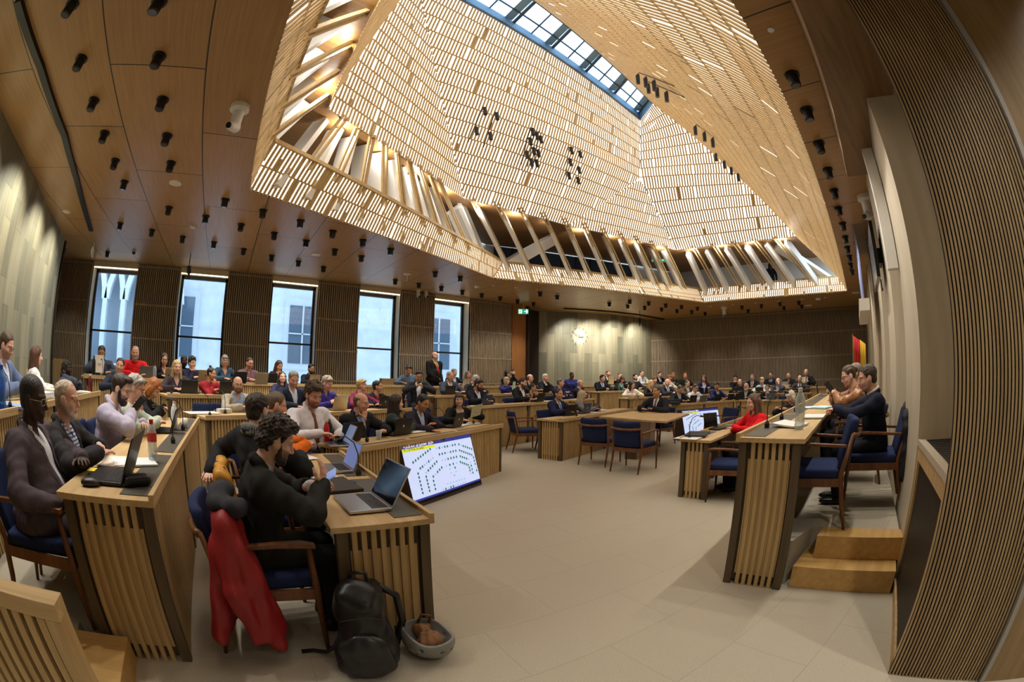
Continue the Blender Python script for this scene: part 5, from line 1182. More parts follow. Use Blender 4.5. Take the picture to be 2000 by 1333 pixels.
# table and presidency
tc = T0 + tu * 1.0 + tv * 1.3
S(1282, 753, None, 'grey haired man in charcoal suit and crimson tie at the small table', dict(skin=TAN, hair=('short', '#4d4943'), top=('suit', '#22252b', '#d6dae2', '#8a1a33'), hp=.08, lean=.18, yaw=.12, arms=('near', 'desk'), vz=.05), res=1, at=(8.62, 5.15, 0, R(82)))
S(1470, 768, None, 'person with long brown hair in a bright red jacket, seen from behind', dict(skin=FAIR, f=1, hair=('longer', '#5d4430'), top=('knit', '#d3151f'), yaw=.75, hp=.15, lean=.1, sw=.2, belly=.02, arms=('type', 'near'), legs='#17181c'), res=0, at=(5.62, 2.3, 0, math.atan2(pn[0], -pn[1])))
S(1541, 763, None, 'silver blond haired person in dark clothes behind the gooseneck microphone', dict(skin=FAIR, f=1, hair=('bob', '#c7bda6'), top=('knit', '#232530'), yaw=.9, hp=.45, lean=.2, arms=('page', 'page')), res=1, at=(7.8, 2.35, 0, math.atan2(pn[0], -pn[1])))
S(1690, 712, None, 'dark haired man in a navy pullover over white collar, hands joined on the raised desk', dict(skin=ROSY, hair=('short', '#3a2a1e'), top=('knit', '#151a2c', '#dcdcd8'), yaw=.12, hy=.08, hp=.25, lean=.16, arms=('reach', 'reach'), sw=.215), res=0, at=(4.12, .80, .34, math.atan2(pn[0], -pn[1])))
S(1652, 713, None, 'person with brown bun and glasses in a tan leather jacket holding a phone', dict(skin=FAIR, f=1, hair=('bun', '#4a3220'), gl='#2a211c', top=('open', '#8a5a34', '#17161a'), pat=None, jpat='leather', yaw=.2, hy=.2, hp=.35, lean=.2, arms=('phone', 'phone')), res=0, at=(5.0, .95, .34, math.atan2(pn[0], -pn[1])))
S(1668, 709, None, 'grey haired man behind the person in the tan leather jacket', dict(skin=ROSY, hair=('short', '#7a7168'), top=('suit', '#2a2b33', '#c9ced8'), hp=.2, yaw=.2), res=1, at=(6.0, 1.0, .34, math.atan2(pn[0], -pn[1])))
# gallery
for px, py, o, lab in ((747, 378, dict(skin=FAIR, f=1, hair=('wavy', '#3a2a1c'), top=('blouse', '#c9a08a'), hy=.5), 'visitor with wavy hair sitting in the gallery between two white posts'), (772, 398, dict(skin=FAIR, hair=('short', '#1d1613'), top=('knit', '#b9bcc4')), 'dark haired visitor in pale top in the gallery'), (801, 414, dict(skin=ROSY, hair=('short', '#3a2a1e'), top=('knit', '#3b3440')), 'brown haired visitor low behind the gallery parapet')):
    q = np.array(A1) * (1 - (px - 535) / 430) + np.array(B1) * ((px - 535) / 430); P = atd(px, py, math.hypot(q[0], q[1]) + .9); hc, top = headpose(o)
    person(lab, (P[0], P[1], max(4.14, P[2] - top[2] * .95)), R(180) - math.atan2(P[0] - 2, P[1]) + R(0), o, .95, 2)
P = atd(1503, 513, 16.2); o = dict(skin=FAIR, hair=('wavy', '#1b1512'), top=('knit', '#17191d'), stand=1, arms=('down', 'down')); hc, top = headpose(o)
s = (P[2] - 4.14) / top[2]; print('gallery standing', s, P)
person('visitor in dark clothes seen from behind in the far gallery', (P[0], P[1], 4.14), R(-80), o, max(.7, min(1.05, s)), 2)
# ============================================================= chairs under people and empty ones
def fz(v): return math.atan2(-v[0], v[1])     # heading of a plan vector
for lab, (root, zf, rz, s, info, r, dz) in list(SEATED.items()):
    row = ROWNAME.get(lab)
    if row not in ('lw1', 'lw2', 'ld1', 'ld2', 'c1', 'c2', 'rd1', 'rw1', None): continue
    y0 = r.rotation_euler.z - LOOK[lab].get('yaw', 0)
    off = np.array((math.sin(y0), -math.cos(y0))) * -.02
    w = lab.split(); k = min(len(w), 9)
    while w[k - 1] in ('a', 'with', 'the', 'and', 'in', 'over', 'of', 'behind', 'on', 'under', 'white', 'dark', 'pale', 'at', 'between', 'grey', 'blue', 'brown', 'black', 'bright', 'royal', 'light'): k -= 1
    c = chair('navy walnut armchair of the ' + ' '.join(w[:k]).strip(','), root[0] + off[0], root[1] + off[1], zf, y0)
t_ang = fz(tu)
chair('empty navy armchair at the small table, back turned, nearer the tall wall screen', 5.78, 5.10, 0, t_ang)
chair('empty navy armchair at the small table, back turned, closest of the pair to the camera', 5.72, 4.30, 0, t_ang - R(8))
chair('empty navy armchair facing left between the small table and the smaller screen', 8.75, 4.2, 0, R(70))
chair('empty navy armchair alone at the end of the middle desks', 5.62, 6.98, 0, R(-112))
chair('empty navy armchair at the near end of the low clerks desk', 5.02, 2.22, 0, fz(-pn) + R(8))
chair('empty navy armchair at the near end of the raised presidency desk', 3.5, .80, .34, fz(-pn) + R(4))
for row, t, lab in (('ld2', .12, 'empty navy armchair left of the man in the beige jacket'), ('c2', .48, 'empty navy armchair between the bearded man and the short haired man'), ('rw1', .85, 'empty navy armchair beyond the silver blond haired person'), ('rd1', .08, 'empty navy armchair left of the white-shirted man across the room')):
    p, f, u, zf = back(row, t, .86); chair(lab, p[0], p[1], zf, fz(f))
# ------------------------------------------------------------- laptops
LAPN = [0]; M_KEY = plain('keys', '#141416', .5); LAPC = {}
def laptop(px, py, z, rz, col, label, open_=R(105), screen='#0c0f16', glow=0, emblem=None, pos=None, size=.31):
    P = desk_pt(px, py, z) if pos is None else (*pos, z)
    mc = {'black': plain('laptop_black', '#151517', .4), 'silver': plain('laptop_silver', '#b9babc', .3, metal=.8), 'gold': plain('laptop_gold', '#b7a582', .35, metal=.6), 'blue': plain('laptop_blue', '#2c3e5e', .4), 'grey': plain('laptop_grey', '#56585c', .4)}[col]
    t = thing('laptop', label, 'laptop', (P[0], P[1], z + .001), rz); w = size / 2; dpt = size * .68
    MB().box(-w, w, -dpt / 2, dpt / 2, 0, .016).build('base', mc, t, bevel=.003)
    mb = MB()
    for r_ in range(5):
        for k in range(13): x = -w + .025 + k * (2 * w - .05) / 13; mb.box(x, x + (2 * w - .05) / 13 - .003, dpt / 2 - .03 - r_ * .019, dpt / 2 - .014 - r_ * .019, .016, .0175)
    mb.build('keyboard', M_KEY if col != 'black' else plain('keys_black', '#232326', .5), t)
    M = Matrix.Translation((0, dpt / 2, .014)) @ Matrix.Rotation(-(open_ - R(90)), 4, 'X')
    lid = MB().box(-w, w, -.002, .006, 0, dpt, M=M).build('lid', mc, t, bevel=.002)
    sm = emit('laptop_screen_%s' % screen, screen, glow) if glow else plain('screen_off_' + screen, screen, .08)
    MB().box(-w + .008, w - .008, -.0035, -.0018, .012, dpt - .008, M=M).build('screen', sm, t)
    if emblem:
        mb = MB(); n = 12; c = Vector((0, .0066, dpt * .52)); r0 = .016
        mb.add([M @ (c + Vector((r0 * math.cos(2 * PI * k / n), 0, r0 * 1.1 * math.sin(2 * PI * k / n)))) for k in range(n)], [tuple(range(n))[::-1]]); mb.build('emblem', plain('emblem_' + emblem, emblem, .3), t)
    return t
Z1, Z2, Z3, Z4 = [TIER[k] + .745 for k in (1, 2, 3, 4)]
laptop(705, 985, Z1, R(-90), 'silver', 'open silver laptop with black glossy screen at the end of the innermost near desk', R(118), size=.36)
laptop(655, 917, Z1, R(-90), 'silver', 'silver laptop showing a blue web page behind the hands of the curly haired man', R(112), '#5a6a9a', .8)
laptop(612, 874, Z1, R(-90), 'silver', 'silver laptop with a lit screen beside the red metal bottle', R(115), '#6a7a98', .7)
laptop(214, 932, Z2, R(-90), 'black', 'open black laptop with a yellow note on its palm rest beside the computer mouse', R(112), size=.35)
laptop(316, 842, Z2, R(-90), 'black', 'dark laptop with an emblem before the bearded young man', R(110), emblem='#8a8d90')
d_ld = fz(back('ld1', .5, 0)[1]); d_c = fz(back('c1', .5, 0)[1]); d_rd = fz(back('rd1', .5, 0)[1]); d_rw = fz(back('rw1', .5, 0)[1])
for px, py, z, rz, col, emb, lab in (
 (672, 838, Z1, d_ld, 'black', None, 'black laptop lid before the man in white shirt and brown tie'),
 (772, 833, Z1, d_ld, 'black', '#c9c9c9', 'black laptop with a pale mark on its lid before the person with long dark hair'),
 (880, 828, Z1, d_ld + R(8), 'black', '#cfcfcf', 'black laptop with a pale emblem before the man in aubergine suit'),
 (942, 789, Z2, d_c, 'blue', '#d8d8d8', 'dark blue laptop with a white emblem before the bearded man in navy'),
 (1048, 785, Z2, d_c, 'black', None, 'black laptop before the person in the floral blouse'),
 (1106, 806, Z1, d_c - R(12), 'black', None, 'black laptop before the man in bright navy suit'),
 (1136, 804, Z1, d_c, 'blue', '#c9c9cf', 'slate blue laptop before the grey blond haired person'),
 (655, 797, Z2, d_ld, 'gold', None, 'gold laptop on the desk of the man in the violet shirt'),
 (742, 797, Z2, d_ld, 'black', '#b7c04a', 'black laptop with a small green mark before the man in dark red top'),
 (437, 768, Z3, d_ld, 'black', None, 'black laptop before the person with the topknot'),
 (365, 769, Z3, d_ld, 'black', None, 'dark flat laptop before the blond person in the brown blazer'),
 (283, 738, Z4, d_ld, 'grey', None, 'grey brown laptop before the man in the red sweater'),
 (333, 744, Z4, d_ld, 'gold', None, 'pale gold laptop before the person with dark curls in black'),
 (396, 749, Z4, d_ld, 'gold', '#8a2a2a', 'gold laptop with stickers before the person with bushy curls'),
 (463, 749, Z4, d_ld, 'black', None, 'black laptop before the grey haired person in teal blue'),
 (505, 750, Z4, d_ld, 'gold', None, 'beige laptop before the man in the plaid shirt'),
 (523, 750, Z4, d_ld, 'black', None, 'black laptop right of the plaid shirted man'),
 (608, 751, Z4, d_ld, 'gold', '#d9d3c4', 'gold laptop with an emblem before the peering dark haired man'),
 (872, 770, Z3, d_c, 'black', None, 'black laptop tilted before the man with fair grey hair'),
 (912, 769, Z3, d_c, 'black', None, 'black laptop before the bending silver haired man'),
 (905, 753, Z4, d_c, 'silver', '#4a4a4a', 'silver laptop with dark emblem at the top desk beside the auburn haired person'),
 (1060, 768, Z3, d_c, 'black', None, 'black laptop before the white haired man under the clock wall'),
 (1222, 763, Z3, d_c, 'silver', None, 'pale laptop before the chestnut haired person'),
 (1348, 786, Z1, d_rd, 'black', '#5a5a5a', 'black laptop with round emblem before the man in white shirt'),
 (1367, 787, Z1, d_rd, 'grey', None, 'small grey laptop right of the white-shirted man'),
 (1396, 784, Z1, d_rd, 'black', None, 'black laptop left of the man in royal blue jacket'),
 (1421, 783, Z1, d_rd, 'black', None, 'black laptop right of the man in royal blue jacket'),
 (1448, 782, Z1, d_rw, 'black', None, 'black laptop before the bald man with white beard'),
 (1440, 767, Z2, d_rw, 'black', None, 'black laptop before the bald man in black'),
 (1485, 768, Z2, d_rw, 'black', None, 'black laptop before the person in pale patterned top'),
 (1507, 782, Z1, d_rw, 'grey', '#c2c2c2', 'grey laptop lid before the man covering his mouth'),
 (1558, 767, Z2, d_rw, 'black', '#8a8a8a', 'black laptop before the smiling bald man'),
 (1534, 756, Z3, d_rw, 'silver', None, 'silver laptop at the back row before the slatted wall'),
 (1503, 757, Z3, d_rw, 'black', None, 'black laptop at the back row left of the silver laptop')):
    if z == Z1 or z == Z2 or 1: laptop(px, py, z, rz, col, lab, emblem=emb)
laptop(1400, 835, Z1, fz(-pn) - R(20), 'black', 'black laptop of the woman in the red jacket', R(100))
laptop(1607, 770, 1.085, fz(-pn), 'silver', 'silver laptop standing far along the raised presidency desk', R(100))
# ------------------------------------------------------------- papers, notebooks, small things on the desks
def sheet(px, py, z, rz, w, h, col, label, th=.004, cat='paper', name='paper_sheet', curl=0):
    P = desk_pt(px, py, z); mb = MB(); n = 4
    V = [(x, (k / n - .5) * h, zz + curl * (k / n) ** 2) for zz in (0, th) for x in (-w / 2, w / 2) for k in range(n + 1)]
    m = n + 1; F = []
    for k in range(n): F += [(k, k + 1, m + k + 1, m + k), (2 * m + k, 3 * m + k, 3 * m + k + 1, 2 * m + k + 1), (k, 2 * m + k, 2 * m + k + 1, k + 1), (m + k, m + k + 1, 3 * m + k + 1, 3 * m + k)]
    F += [(0, m, 3 * m, 2 * m), (n, 2 * m + n, 3 * m + n, m + n)]
    o = mb.add(V, F).build(name, plain('paper_' + col, col, .8)); o.location = (P[0], P[1], z + .0015); o.rotation_euler = (0, 0, rz); return tag(o, label, cat)
for a in (
 (222, 902, Z2, R(-80), .3, .21, '#e4dccb', 'cream sheet under the dark hand beside the black laptop'), (262, 905, Z2, R(-70), .21, .3, '#dfe6ea', 'printed sheet with a pale blue edge right of the black laptop', .01), (180, 918, Z2 + .017, R(-90), .08, .05, '#e6cf3a', 'yellow sticky note on the black laptop', .001, 'sticky note', 'sticky_note'),
 (592, 895, Z1, R(-75), .21, .2, '#e9e7e2', 'white sheets with a blue pen by the lit laptop', .006), (640, 938, Z1, R(-85), .2, .2, '#d6d9cf', 'pale sheet under the phone near the curly haired man'), (652, 950, Z1, R(-84), .36, .28, '#34312e', 'dark felt laptop sleeve on the near desk', .015, 'laptop sleeve', 'laptop_sleeve'),
 (598, 886, Z1 + .008, R(-150), .14, .008, '#2f4fa8', 'blue pen on the white sheets', .008, 'pen', 'pen'),
 (810, 827, Z1, d_ld, .3, .21, '#e3e2de', 'white sheets between the two black laptops on the slanting desk', .012), (900, 823, Z1, d_ld, .3, .2, '#d5dbe2', 'loose blue-white sheets before the brown bobbed person', .008), (930, 818, Z1, d_ld + .3, .2, .2, '#e0dfd8', 'sheet at the right end of the slanting desk'),
 (395, 806, Z2, d_ld, .5, .3, '#d9d2c0', 'wide sheet before the beige jacketed man'), (438, 806, Z2, d_ld, .2, .12, '#c9c4bc', 'crumpled pale pouch on the desk of the beige jacketed man', .05, 'pouch', 'pouch'),
 (965, 789, Z2, d_c, .25, .2, '#dedcd4', 'sheets right of the dark blue laptop'), (1068, 784, Z2, d_c, .3, .2, '#e6e4dd', 'white sheet before the royal blue suited man'), (1170, 797, Z1, d_c, .3, .25, '#e4e2dc', 'pile of white sheets beside the black box bag', .03, 'paper stack', 'paper_stack'), (1145, 807, Z1, d_c, .2, .12, '#b32a2a', 'red folder before the slate blue laptop', .012, 'folder', 'folder'), (1160, 806, Z1, d_c, .2, .2, '#dfe3ea', 'white sheet right of the red folder'),
 (1352, 850, Z1, fz(-pn), .5, .3, '#e2e0da', 'white sheets at the near end of the low clerks desk', .006), (1362, 843, Z1 + .006, fz(-pn) + .2, .45, .28, '#2a2b2e', 'black open folder on the low clerks desk', .02, 'folder', 'folder'), (1500, 800, Z1, fz(-pn), .5, .3, '#e8e6df', 'open white document before the silver blond haired person', .01),
 (1545, 832, 1.085, fz(-pn) - .2, .3, .24, '#e6e4df', 'folded white sheets near the end of the raised desk', .012, 'paper', 'paper_sheet', .02), (1590, 815, 1.085, fz(-pn), .34, .22, '#d9d8d2', 'notepad before the man in navy pullover', .012, 'notepad', 'notepad'), (1608, 797, 1.085, fz(-pn) - .4, .3, .22, '#b9dfe6', 'pale blue folder before the leather jacketed person', .015, 'folder', 'folder'), (1585, 797, 1.085, fz(-pn) + .3, .25, .2, '#dfe6ea', 'white brochure left of the pale blue folder', .01),
 (80, 775, Z3, R(-90), .24, .3, '#cfd5dc', 'pile of papers before the person with long brown hair', .05, 'paper stack', 'paper_stack'), (30, 800, Z3, R(-90), .21, .3, '#7f9fd0', 'blue brochure at the left edge desk', .02, 'brochure', 'brochure'), (110, 772, Z3, R(-80), .24, .28, '#d9d3c4', 'thick bundle of papers behind the white moustached man', .06, 'paper stack', 'paper_stack'), (165, 768, Z3, R(-80), .24, .2, '#e4dfcf', 'cream papers beside the dark red flask', .02),
 (720, 803, Z2, d_ld, .3, .2, '#e2e0da', 'sheet left of the black laptop with the green mark'), (340, 768, Z3, d_ld, .3, .2, '#d8d0c0', 'printed sheet before the blond person in the brown blazer'), (995, 769, Z3, d_c, .3, .2, '#dddbd2', 'sheet under the green paper on the third row desk'),
 (1180, 769, Z3, d_c, .3, .2, '#e6e6e2', 'sheet before the man with raised hands')):
    sheet(*a)
def box_at(name, px, py, z, rz, dims, mat_, label, cat, bev=.004):
    P = desk_pt(px, py, z); x, y, h = dims; o = MB().box(-x / 2, x / 2, -y / 2, y / 2, 0, h).build(name, mat_, bevel=bev); o.location = (P[0], P[1], z + .001); o.rotation_euler = (0, 0, rz); return tag(o, label, cat)
PB = plain('gloss_black', '#0e0e10', .2)
box_at('smartphone', 672, 945, Z1, R(-80), (.075, .15, .009), PB, 'black smartphone lying before the silver web page laptop', 'phone', .003)
box_at('folder_box', 1312, 806, .735, t_ang, (.42, .3, .09), plain('box_black', '#17181a', .5), 'flat black box on the right end of the small table', 'box')
box_at('glasses_case', 268, 948, Z2, R(-60), (.09, .16, .05), plain('case_black', '#131315', .35), 'black spectacles case at the corner of the second row desk', 'glasses case', .02)
V, Q = skin([('u', 0, E_((0, 0, .012), (.034, .058, .026)))], .006, cut=lambda X, Y, Z: -Z + 0 * X + 0 * Y)
m_ = link('mouse', mesh_np('mouse', V, Q), None, [plain('mouse_black', '#1b1b1d', .4)]); P = desk_pt(177, 948, Z2); m_.name = 'computer_mouse'; m_.location = (P[0], P[1], Z2); m_.rotation_euler = (0, 0, R(-80)); tag(m_, 'black computer mouse at the desk corner of the dark-suited man', 'computer mouse')
# the phone the curly haired man holds
info = SEATED['man with dark curly hair in a black suit holding a phone over the silver laptop']
def in_hand(lab, off, dims, mat_, name, label, cat, rot=(0, 0, 0), hand=1):
    root, zf, rz, s, inf, r, dz = SEATED[lab]; bpy.context.view_layer.update()
    Mh, c_ = inf['HD'][hand]; p = inf['W'][hand] + Mh @ np.array(off); x, y, h = dims
    o = MB().box(-x / 2, x / 2, -y / 2, y / 2, -h / 2, h / 2).build(name, mat_, bevel=.002)
    o.matrix_world = Matrix.Translation((0, 0, 0)) @ Matrix.LocRotScale(Vector(r.location), r.rotation_euler.to_quaternion(), Vector((s, s, s))) @ Matrix.Translation(Vector(p)) @ Matrix(np.array(Mh).tolist()).to_4x4() @ Euler(rot).to_matrix().to_4x4()
    return tag(o, label, cat)
in_hand('man with dark curly hair in a black suit holding a phone over the silver laptop', (.0, .1, .022), (.078, .16, .009), [emit('phone_screen', '#7f95cf', .6)], 'smartphone', 'lit smartphone in the hands of the curly haired man', 'phone', (.3, 0, 0), 0)
in_hand('person with blond hair in black and violet holding a green sheet', (0, .12, -.03), (.21, .3, .002), [plain('paper_green', '#a9cdb0', .8)], 'paper_sheet', 'green sheet held by the blond haired person', 'paper', (.9, 0, 0))
in_hand('person with brown bob and fringe in a black cardigan, turned to the left', (0, .14, -.02), (.2, .28, .002), [plain('paper_sage', '#c9d3bd', .8)], 'paper_sheet', 'pale green sheet held by the brown bobbed person', 'paper', (.3, .3, 0), 0)
in_hand('bearded man in a slate suit holding a sheet under the first window', (0, .12, -.03), (.21, .3, .002), [plain('paper_white', '#e9e7e2', .8)], 'paper_sheet', 'white sheet held by the man in slate suit', 'paper', (1.0, 0, 0))
in_hand('ginger bearded man in dark suit reading a sheet below the clock', (0, .12, -.03), (.3, .3, .002), [plain('paper_buff', '#c9bd92', .8)], 'paper_sheet', 'buff document held by the ginger bearded man', 'paper', (1.0, 0, 0))
in_hand('man in dark suit and open white shirt looking at a phone in both hands', (-.07, .07, .015), (.16, .08, .009), [PB], 'smartphone', 'phone held sideways by the man in dark suit', 'phone', (.2, 0, 0))
in_hand('person with brown bun and glasses in a tan leather jacket holding a phone', (0, .1, .02), (.078, .16, .009), [PB], 'smartphone', 'dark phone held by the leather jacketed person', 'phone', (.3, 0, 0), 0)
in_hand('bald man in dark suit and tie, tallest at the end of the back row', (0, .12, -.03), (.21, .28, .002), [plain('paper_lime', '#d3ddb4', .8)], 'paper_sheet', 'yellow-green sheet held by the bald man at the end of the back row', 'paper', (.9, 0, 0))
in_hand('young man with dark fade and full beard in a pale lilac jacket, looking down', (0, .1, .02), (.075, .15, .009), [PB], 'smartphone', 'phone in the raised hand of the bearded young man', 'phone', (.2, 0, 0))
# ------------------------------------------------------------- bottles and cups
def clear(name, col, a=.25):
    m, nt, b = newmat(name); L = nt.links.new; t = nt.nodes.new('ShaderNodeBsdfTransparent'); t.inputs['Color'].default_value = lin(col)
    f = nt.nodes.new('ShaderNodeLayerWeight'); f.inputs['Blend'].default_value = .35; x = nt.nodes.new('ShaderNodeMixShader'); mr = nt.nodes.new('ShaderNodeMapRange'); mr.inputs['To Min'].default_value = a; mr.inputs['To Max'].default_value = .85
    b.inputs['Base Color'].default_value = lin(col); b.inputs['Roughness'].default_value = .1
    L(f.outputs['Facing'], mr.inputs['Value']); L(mr.outputs[0], x.inputs[0]); L(t.outputs[0], x.inputs[1]); L(b.outputs[0], x.inputs[2])
    L(x.outputs[0], nt.nodes['Material Output'].inputs['Surface']); return m
M_PET, M_PETB = clear('clear_plastic', '#dfe6e8'), clear('blue_plastic', '#6f9fd8')
def bottle(px, py, z, label, kind='pet', cap='#c01c1c', body=None, lab_=None, h=.24, r=.034, name='water_bottle', pos=None):
    P = desk_pt(px, py, z); t = thing(name, label, 'bottle', (P[0], P[1], z + .001)); k = h / .24
    if kind == 'metal': prof = [(r * .9, 0), (r, .01 * k), (r, .15 * k), (r * .8, .18 * k), (r * .45, .2 * k), (r * .45, .215 * k)]; ct = .215 * k
    else: prof = [(r * .85, 0), (r, .012 * k), (r * .94, .05 * k), (r, .06 * k), (r * .94, .1 * k), (r, .12 * k), (r, .17 * k), (r * .7, .2 * k), (r * .4, .22 * k), (r * .4, .23 * k)]; ct = .228 * k
    MB().lathe(prof, 16).build('body', body or M_PET, t, smooth=True)
    MB().lathe([(r * .44, ct - .012), (r * .46, ct + .016), (r * .4, ct + .018)], 12).build('cap', plain('cap_' + cap, cap, .4), t)
    if lab_: MB().lathe([(r * 1.01, .118 * k), (r * 1.01, .168 * k)], 16).build('label', plain('label_' + lab_, lab_, .5), t)
    return t
bottle(300, 902, Z2, 'plastic bottle with red cap and red label on the second row desk', lab_='#c8382e', h=.25)
bottle(341, 838, Z2, 'slim white metal bottle near the desk bend', 'metal', '#b5b0a8', plain('white_enamel', '#dfe2e4', .3), h=.26)
bottle(613, 868, Z1, 'red metal bottle beside the lit laptop', 'metal', '#c9c2b4', plain('red_enamel', '#b3141a', .3), h=.25)
bottle(644, 845, Z1, 'black metal bottle with copper cap before the man in white shirt', 'metal', '#a8815a', plain('black_enamel', '#15161a', .3), h=.26)
bottle(4, 806, Z3, 'big blue plastic bottle at the left edge of the picture', body=M_PETB, cap='#2a4fa0', h=.32, r=.05)
bottle(176, 768, Z3, 'dark red travel flask by the black laptop in the third row', 'metal', '#c9c5bd', plain('maroon_enamel', '#5a1018', .3), h=.24, name='travel_flask')
bottle(183, 742, Z4, 'tall black flask before the bearded man in slate suit', 'metal', '#101012', plain('black_enamel', '#15161a', .3), h=.34, name='travel_flask')
bottle(302, 746, Z4, 'water bottle with dark red cap before the person with dark curls', cap='#7a1f24', h=.26)
bottle(1561, 838, 1.085, 'empty ribbed plastic bottle with white cap on the raised desk', cap='#d9dcdc', h=.3, r=.042)
bottle(1150, 783, Z2, 'plastic bottle with red cap beside the grey blond haired person', lab_='#a8322c', h=.26)
bottle(1209, 766, Z3, 'turquoise water bottle before the chestnut haired person', body=clear('teal_plastic', '#8fd0d0'), cap='#5aa8b0', h=.25)
bottle(1216, 766, Z3, 'second turquoise water bottle right beside the first', body=clear('teal_plastic2', '#8fd0d0'), cap='#5aa8b0', h=.22)
bottle(890, 770, Z3, 'small blue plastic bottle before the man with fair grey hair', body=M_PETB, cap='#2a4fa0', h=.2)
bottle(511, 752, Z4, 'small water bottle before the beige laptop', body=M_PETB, cap='#7aa8d0', h=.2)
P = desk_pt(740, 858, Z1); t = MB().lathe([(.028, 0), (.036, .1), (.034, .1), (.026, .004)], 16).build('plastic_cup', M_PET, smooth=True); t.location = (P[0], P[1], Z1 + .001); tag(t, 'clear plastic cup right of the bald man with glasses', 'cup')
P = desk_pt(361, 842, Z2); t = MB().lathe([(.03, 0), (.038, .09), (.036, .09), (.028, .004)], 16).build('paper_cup', plain('cup_white', '#d9d8cf', .5), smooth=True); t.location = (P[0], P[1], Z2 + .001); tag(t, 'patterned white cup on the second row desk near the bend', 'cup')
# ------------------------------------------------------------- gooseneck microphones
def make_mic():
    t = thing('gooseneck_microphone', 'x', 'microphone'); m = plain('mic_black', '#0c0c0d', .4)
    MB().lathe([(.02, 0), (.022, .03), (.012, .05)], 10).build('base', m, t)
    MB().tube([(0, 0, .05), (0, .0, .16), (0, .03, .24), (0, .09, .28), (0, .14, .275)], .0045, 6).build('neck', m, t)
    MB().tube([(0, .135, .276), (0, .15, .274), (0, .175, .268)], [.008, .013, .011], 8).build('capsule', m, t)
    return t
MIC = make_mic(); first = [1]
def mic(px, py, z, rz, label, row=None):
    P = desk_pt(px, py, z)
    if first: first.pop(); MIC.location = (P[0], P[1], z); MIC.rotation_euler = (0, 0, rz); MIC['label'] = label; return
    dup(MIC, (P[0], P[1], z), rz, label)
OPP = lambda a: a + PI
for px, py, z, rz, lab in ((339, 878, Z2, R(90), 'black gooseneck microphone beside the red capped bottle'), (358, 848, Z2, R(90), 'black gooseneck microphone at the dark laptop of the young man'), (383, 818, Z2, R(90), 'black gooseneck microphone at the bend of the second row'), (440, 808, Z2, OPP(d_ld), 'gooseneck microphone on the desk of the beige jacketed man'),
 (700, 915, Z1, R(60), 'black gooseneck microphone beyond the web page laptop'), (717, 863, Z1, OPP(d_ld), 'gooseneck microphone left of the plastic cup'), (800, 845, Z1, OPP(d_ld), 'gooseneck microphone left of the white sheets'), (868, 836, Z1, OPP(d_ld), 'gooseneck microphone before the aubergine suited man'), (925, 828, Z1, OPP(d_ld), 'gooseneck microphone at the right end of the slanting desk'),
 (1126, 813, Z1, OPP(d_c), 'gooseneck microphone before the slate blue laptop'), (1234, 810, .735, OPP(t_ang + R(90)), 'thin microphone on the small table by the hand of the man in crimson tie'), (1270, 812, .735, OPP(t_ang + R(90)), 'second thin microphone on the small table'),
 (1498, 829, 1.085, fz(pn), 'gooseneck microphone nearest on the raised presidency desk'), (1527, 806, 1.085, fz(pn), 'gooseneck microphone behind the plastic bottle'), (1554, 790, 1.085, fz(pn), 'gooseneck microphone far along the raised desk'), (1342, 845, Z1, fz(pn), 'gooseneck microphone at the end of the low clerks desk'), (1435, 832, Z1, fz(pn), 'gooseneck microphone before the woman in red'),
 (1094, 783, Z2, OPP(d_c), 'gooseneck microphone before the royal blue suited man'), (200, 741, Z4, OPP(d_ld), 'gooseneck microphone before the man in slate suit'), (20, 800, Z3, R(90), 'gooseneck microphone at the left edge desk'), (325, 775, Z3, OPP(d_ld), 'gooseneck microphone before the blond person')):
    mic(px, py, z, rz, lab)
# ------------------------------------------------------------- coats, bag, helmet
def drape(name, label, prims, mat_, extra=None, h=.011, amp=.012, f=22, seed=3, cat='jacket'):
    V, Q = skin(prims, h, disp=noise3(f, amp, seed)); o = link(name, mesh_np(name, V, Q), None, [mat_]); tag(o, label, cat)
    if extra:
        for nm, pr, mm in extra: V, Q = skin(pr, h, disp=noise3(40, .006, 5)); link(nm, mesh_np(nm, V, Q), o, [mm])
    return o
rp = [('u', 0, C_((-.06, 2.08, .80), (-.06, 2.52, .80), .045))]
for k in range(7): y = 2.02 + k * .075; rp.append(('u', .05, C_((-.08, y, .77), (-.2 + .02 * k, y - .04, .2), .04, .05)))
rp += [('u', .05, C_((-.05, 2.02, .78), (.02, 1.95, .5), .055, .06)), ('u', .05, C_((.02, 1.95, .5), (.09, 1.97, .14), .055, .045)), ('u', .04, C_((-.07, 2.0, .76), (-.07, 1.92, .48), .06, .062)), ('u', .03, C_((-.07, 1.92, .48), (.0, 1.93, .2), .06, .05)), ('u', .04, C_((.0, 2.1, .75), (.12, 2.02, .2), .04))]
drape('rain_jacket', 'red rain jacket with dark hood hanging over the chair of the curly haired man', rp, plain('red_nylon', '#8e171b', .55, bump=.3, nscale=50), [('hood', [('u', 0, E_((-.07, 2.22, .88), (.07, .1, .055))), ('u', .03, E_((-.09, 2.12, .85), (.06, .08, .05))), ('u', .03, E_((-.05, 2.33, .86), (.06, .08, .05))), ('u', .03, E_((.0, 2.06, .85), (.07, .07, .05)))], plain('dark_lining', '#22242c', .85))])
bm = SEATED['man seen from behind in a black coat and grey striped scarf, arm over the chair'][0]
yp = [('u', 0, C_((bm[0] - .3, bm[1] - .22, .78), (bm[0] - .3, bm[1] + .2, .78), .045))]
for k in range(6): y = bm[1] - .27 + k * .09; yp.append(('u', .05, C_((bm[0] - .31, y, .75), (bm[0] - .4 + .015 * k, y - .03, .16), .04, .055)))
yp += [('u', .04, C_((bm[0] - .26, bm[1] - .26, .74), (bm[0] - .22, bm[1] - .3, .25), .055, .05))]
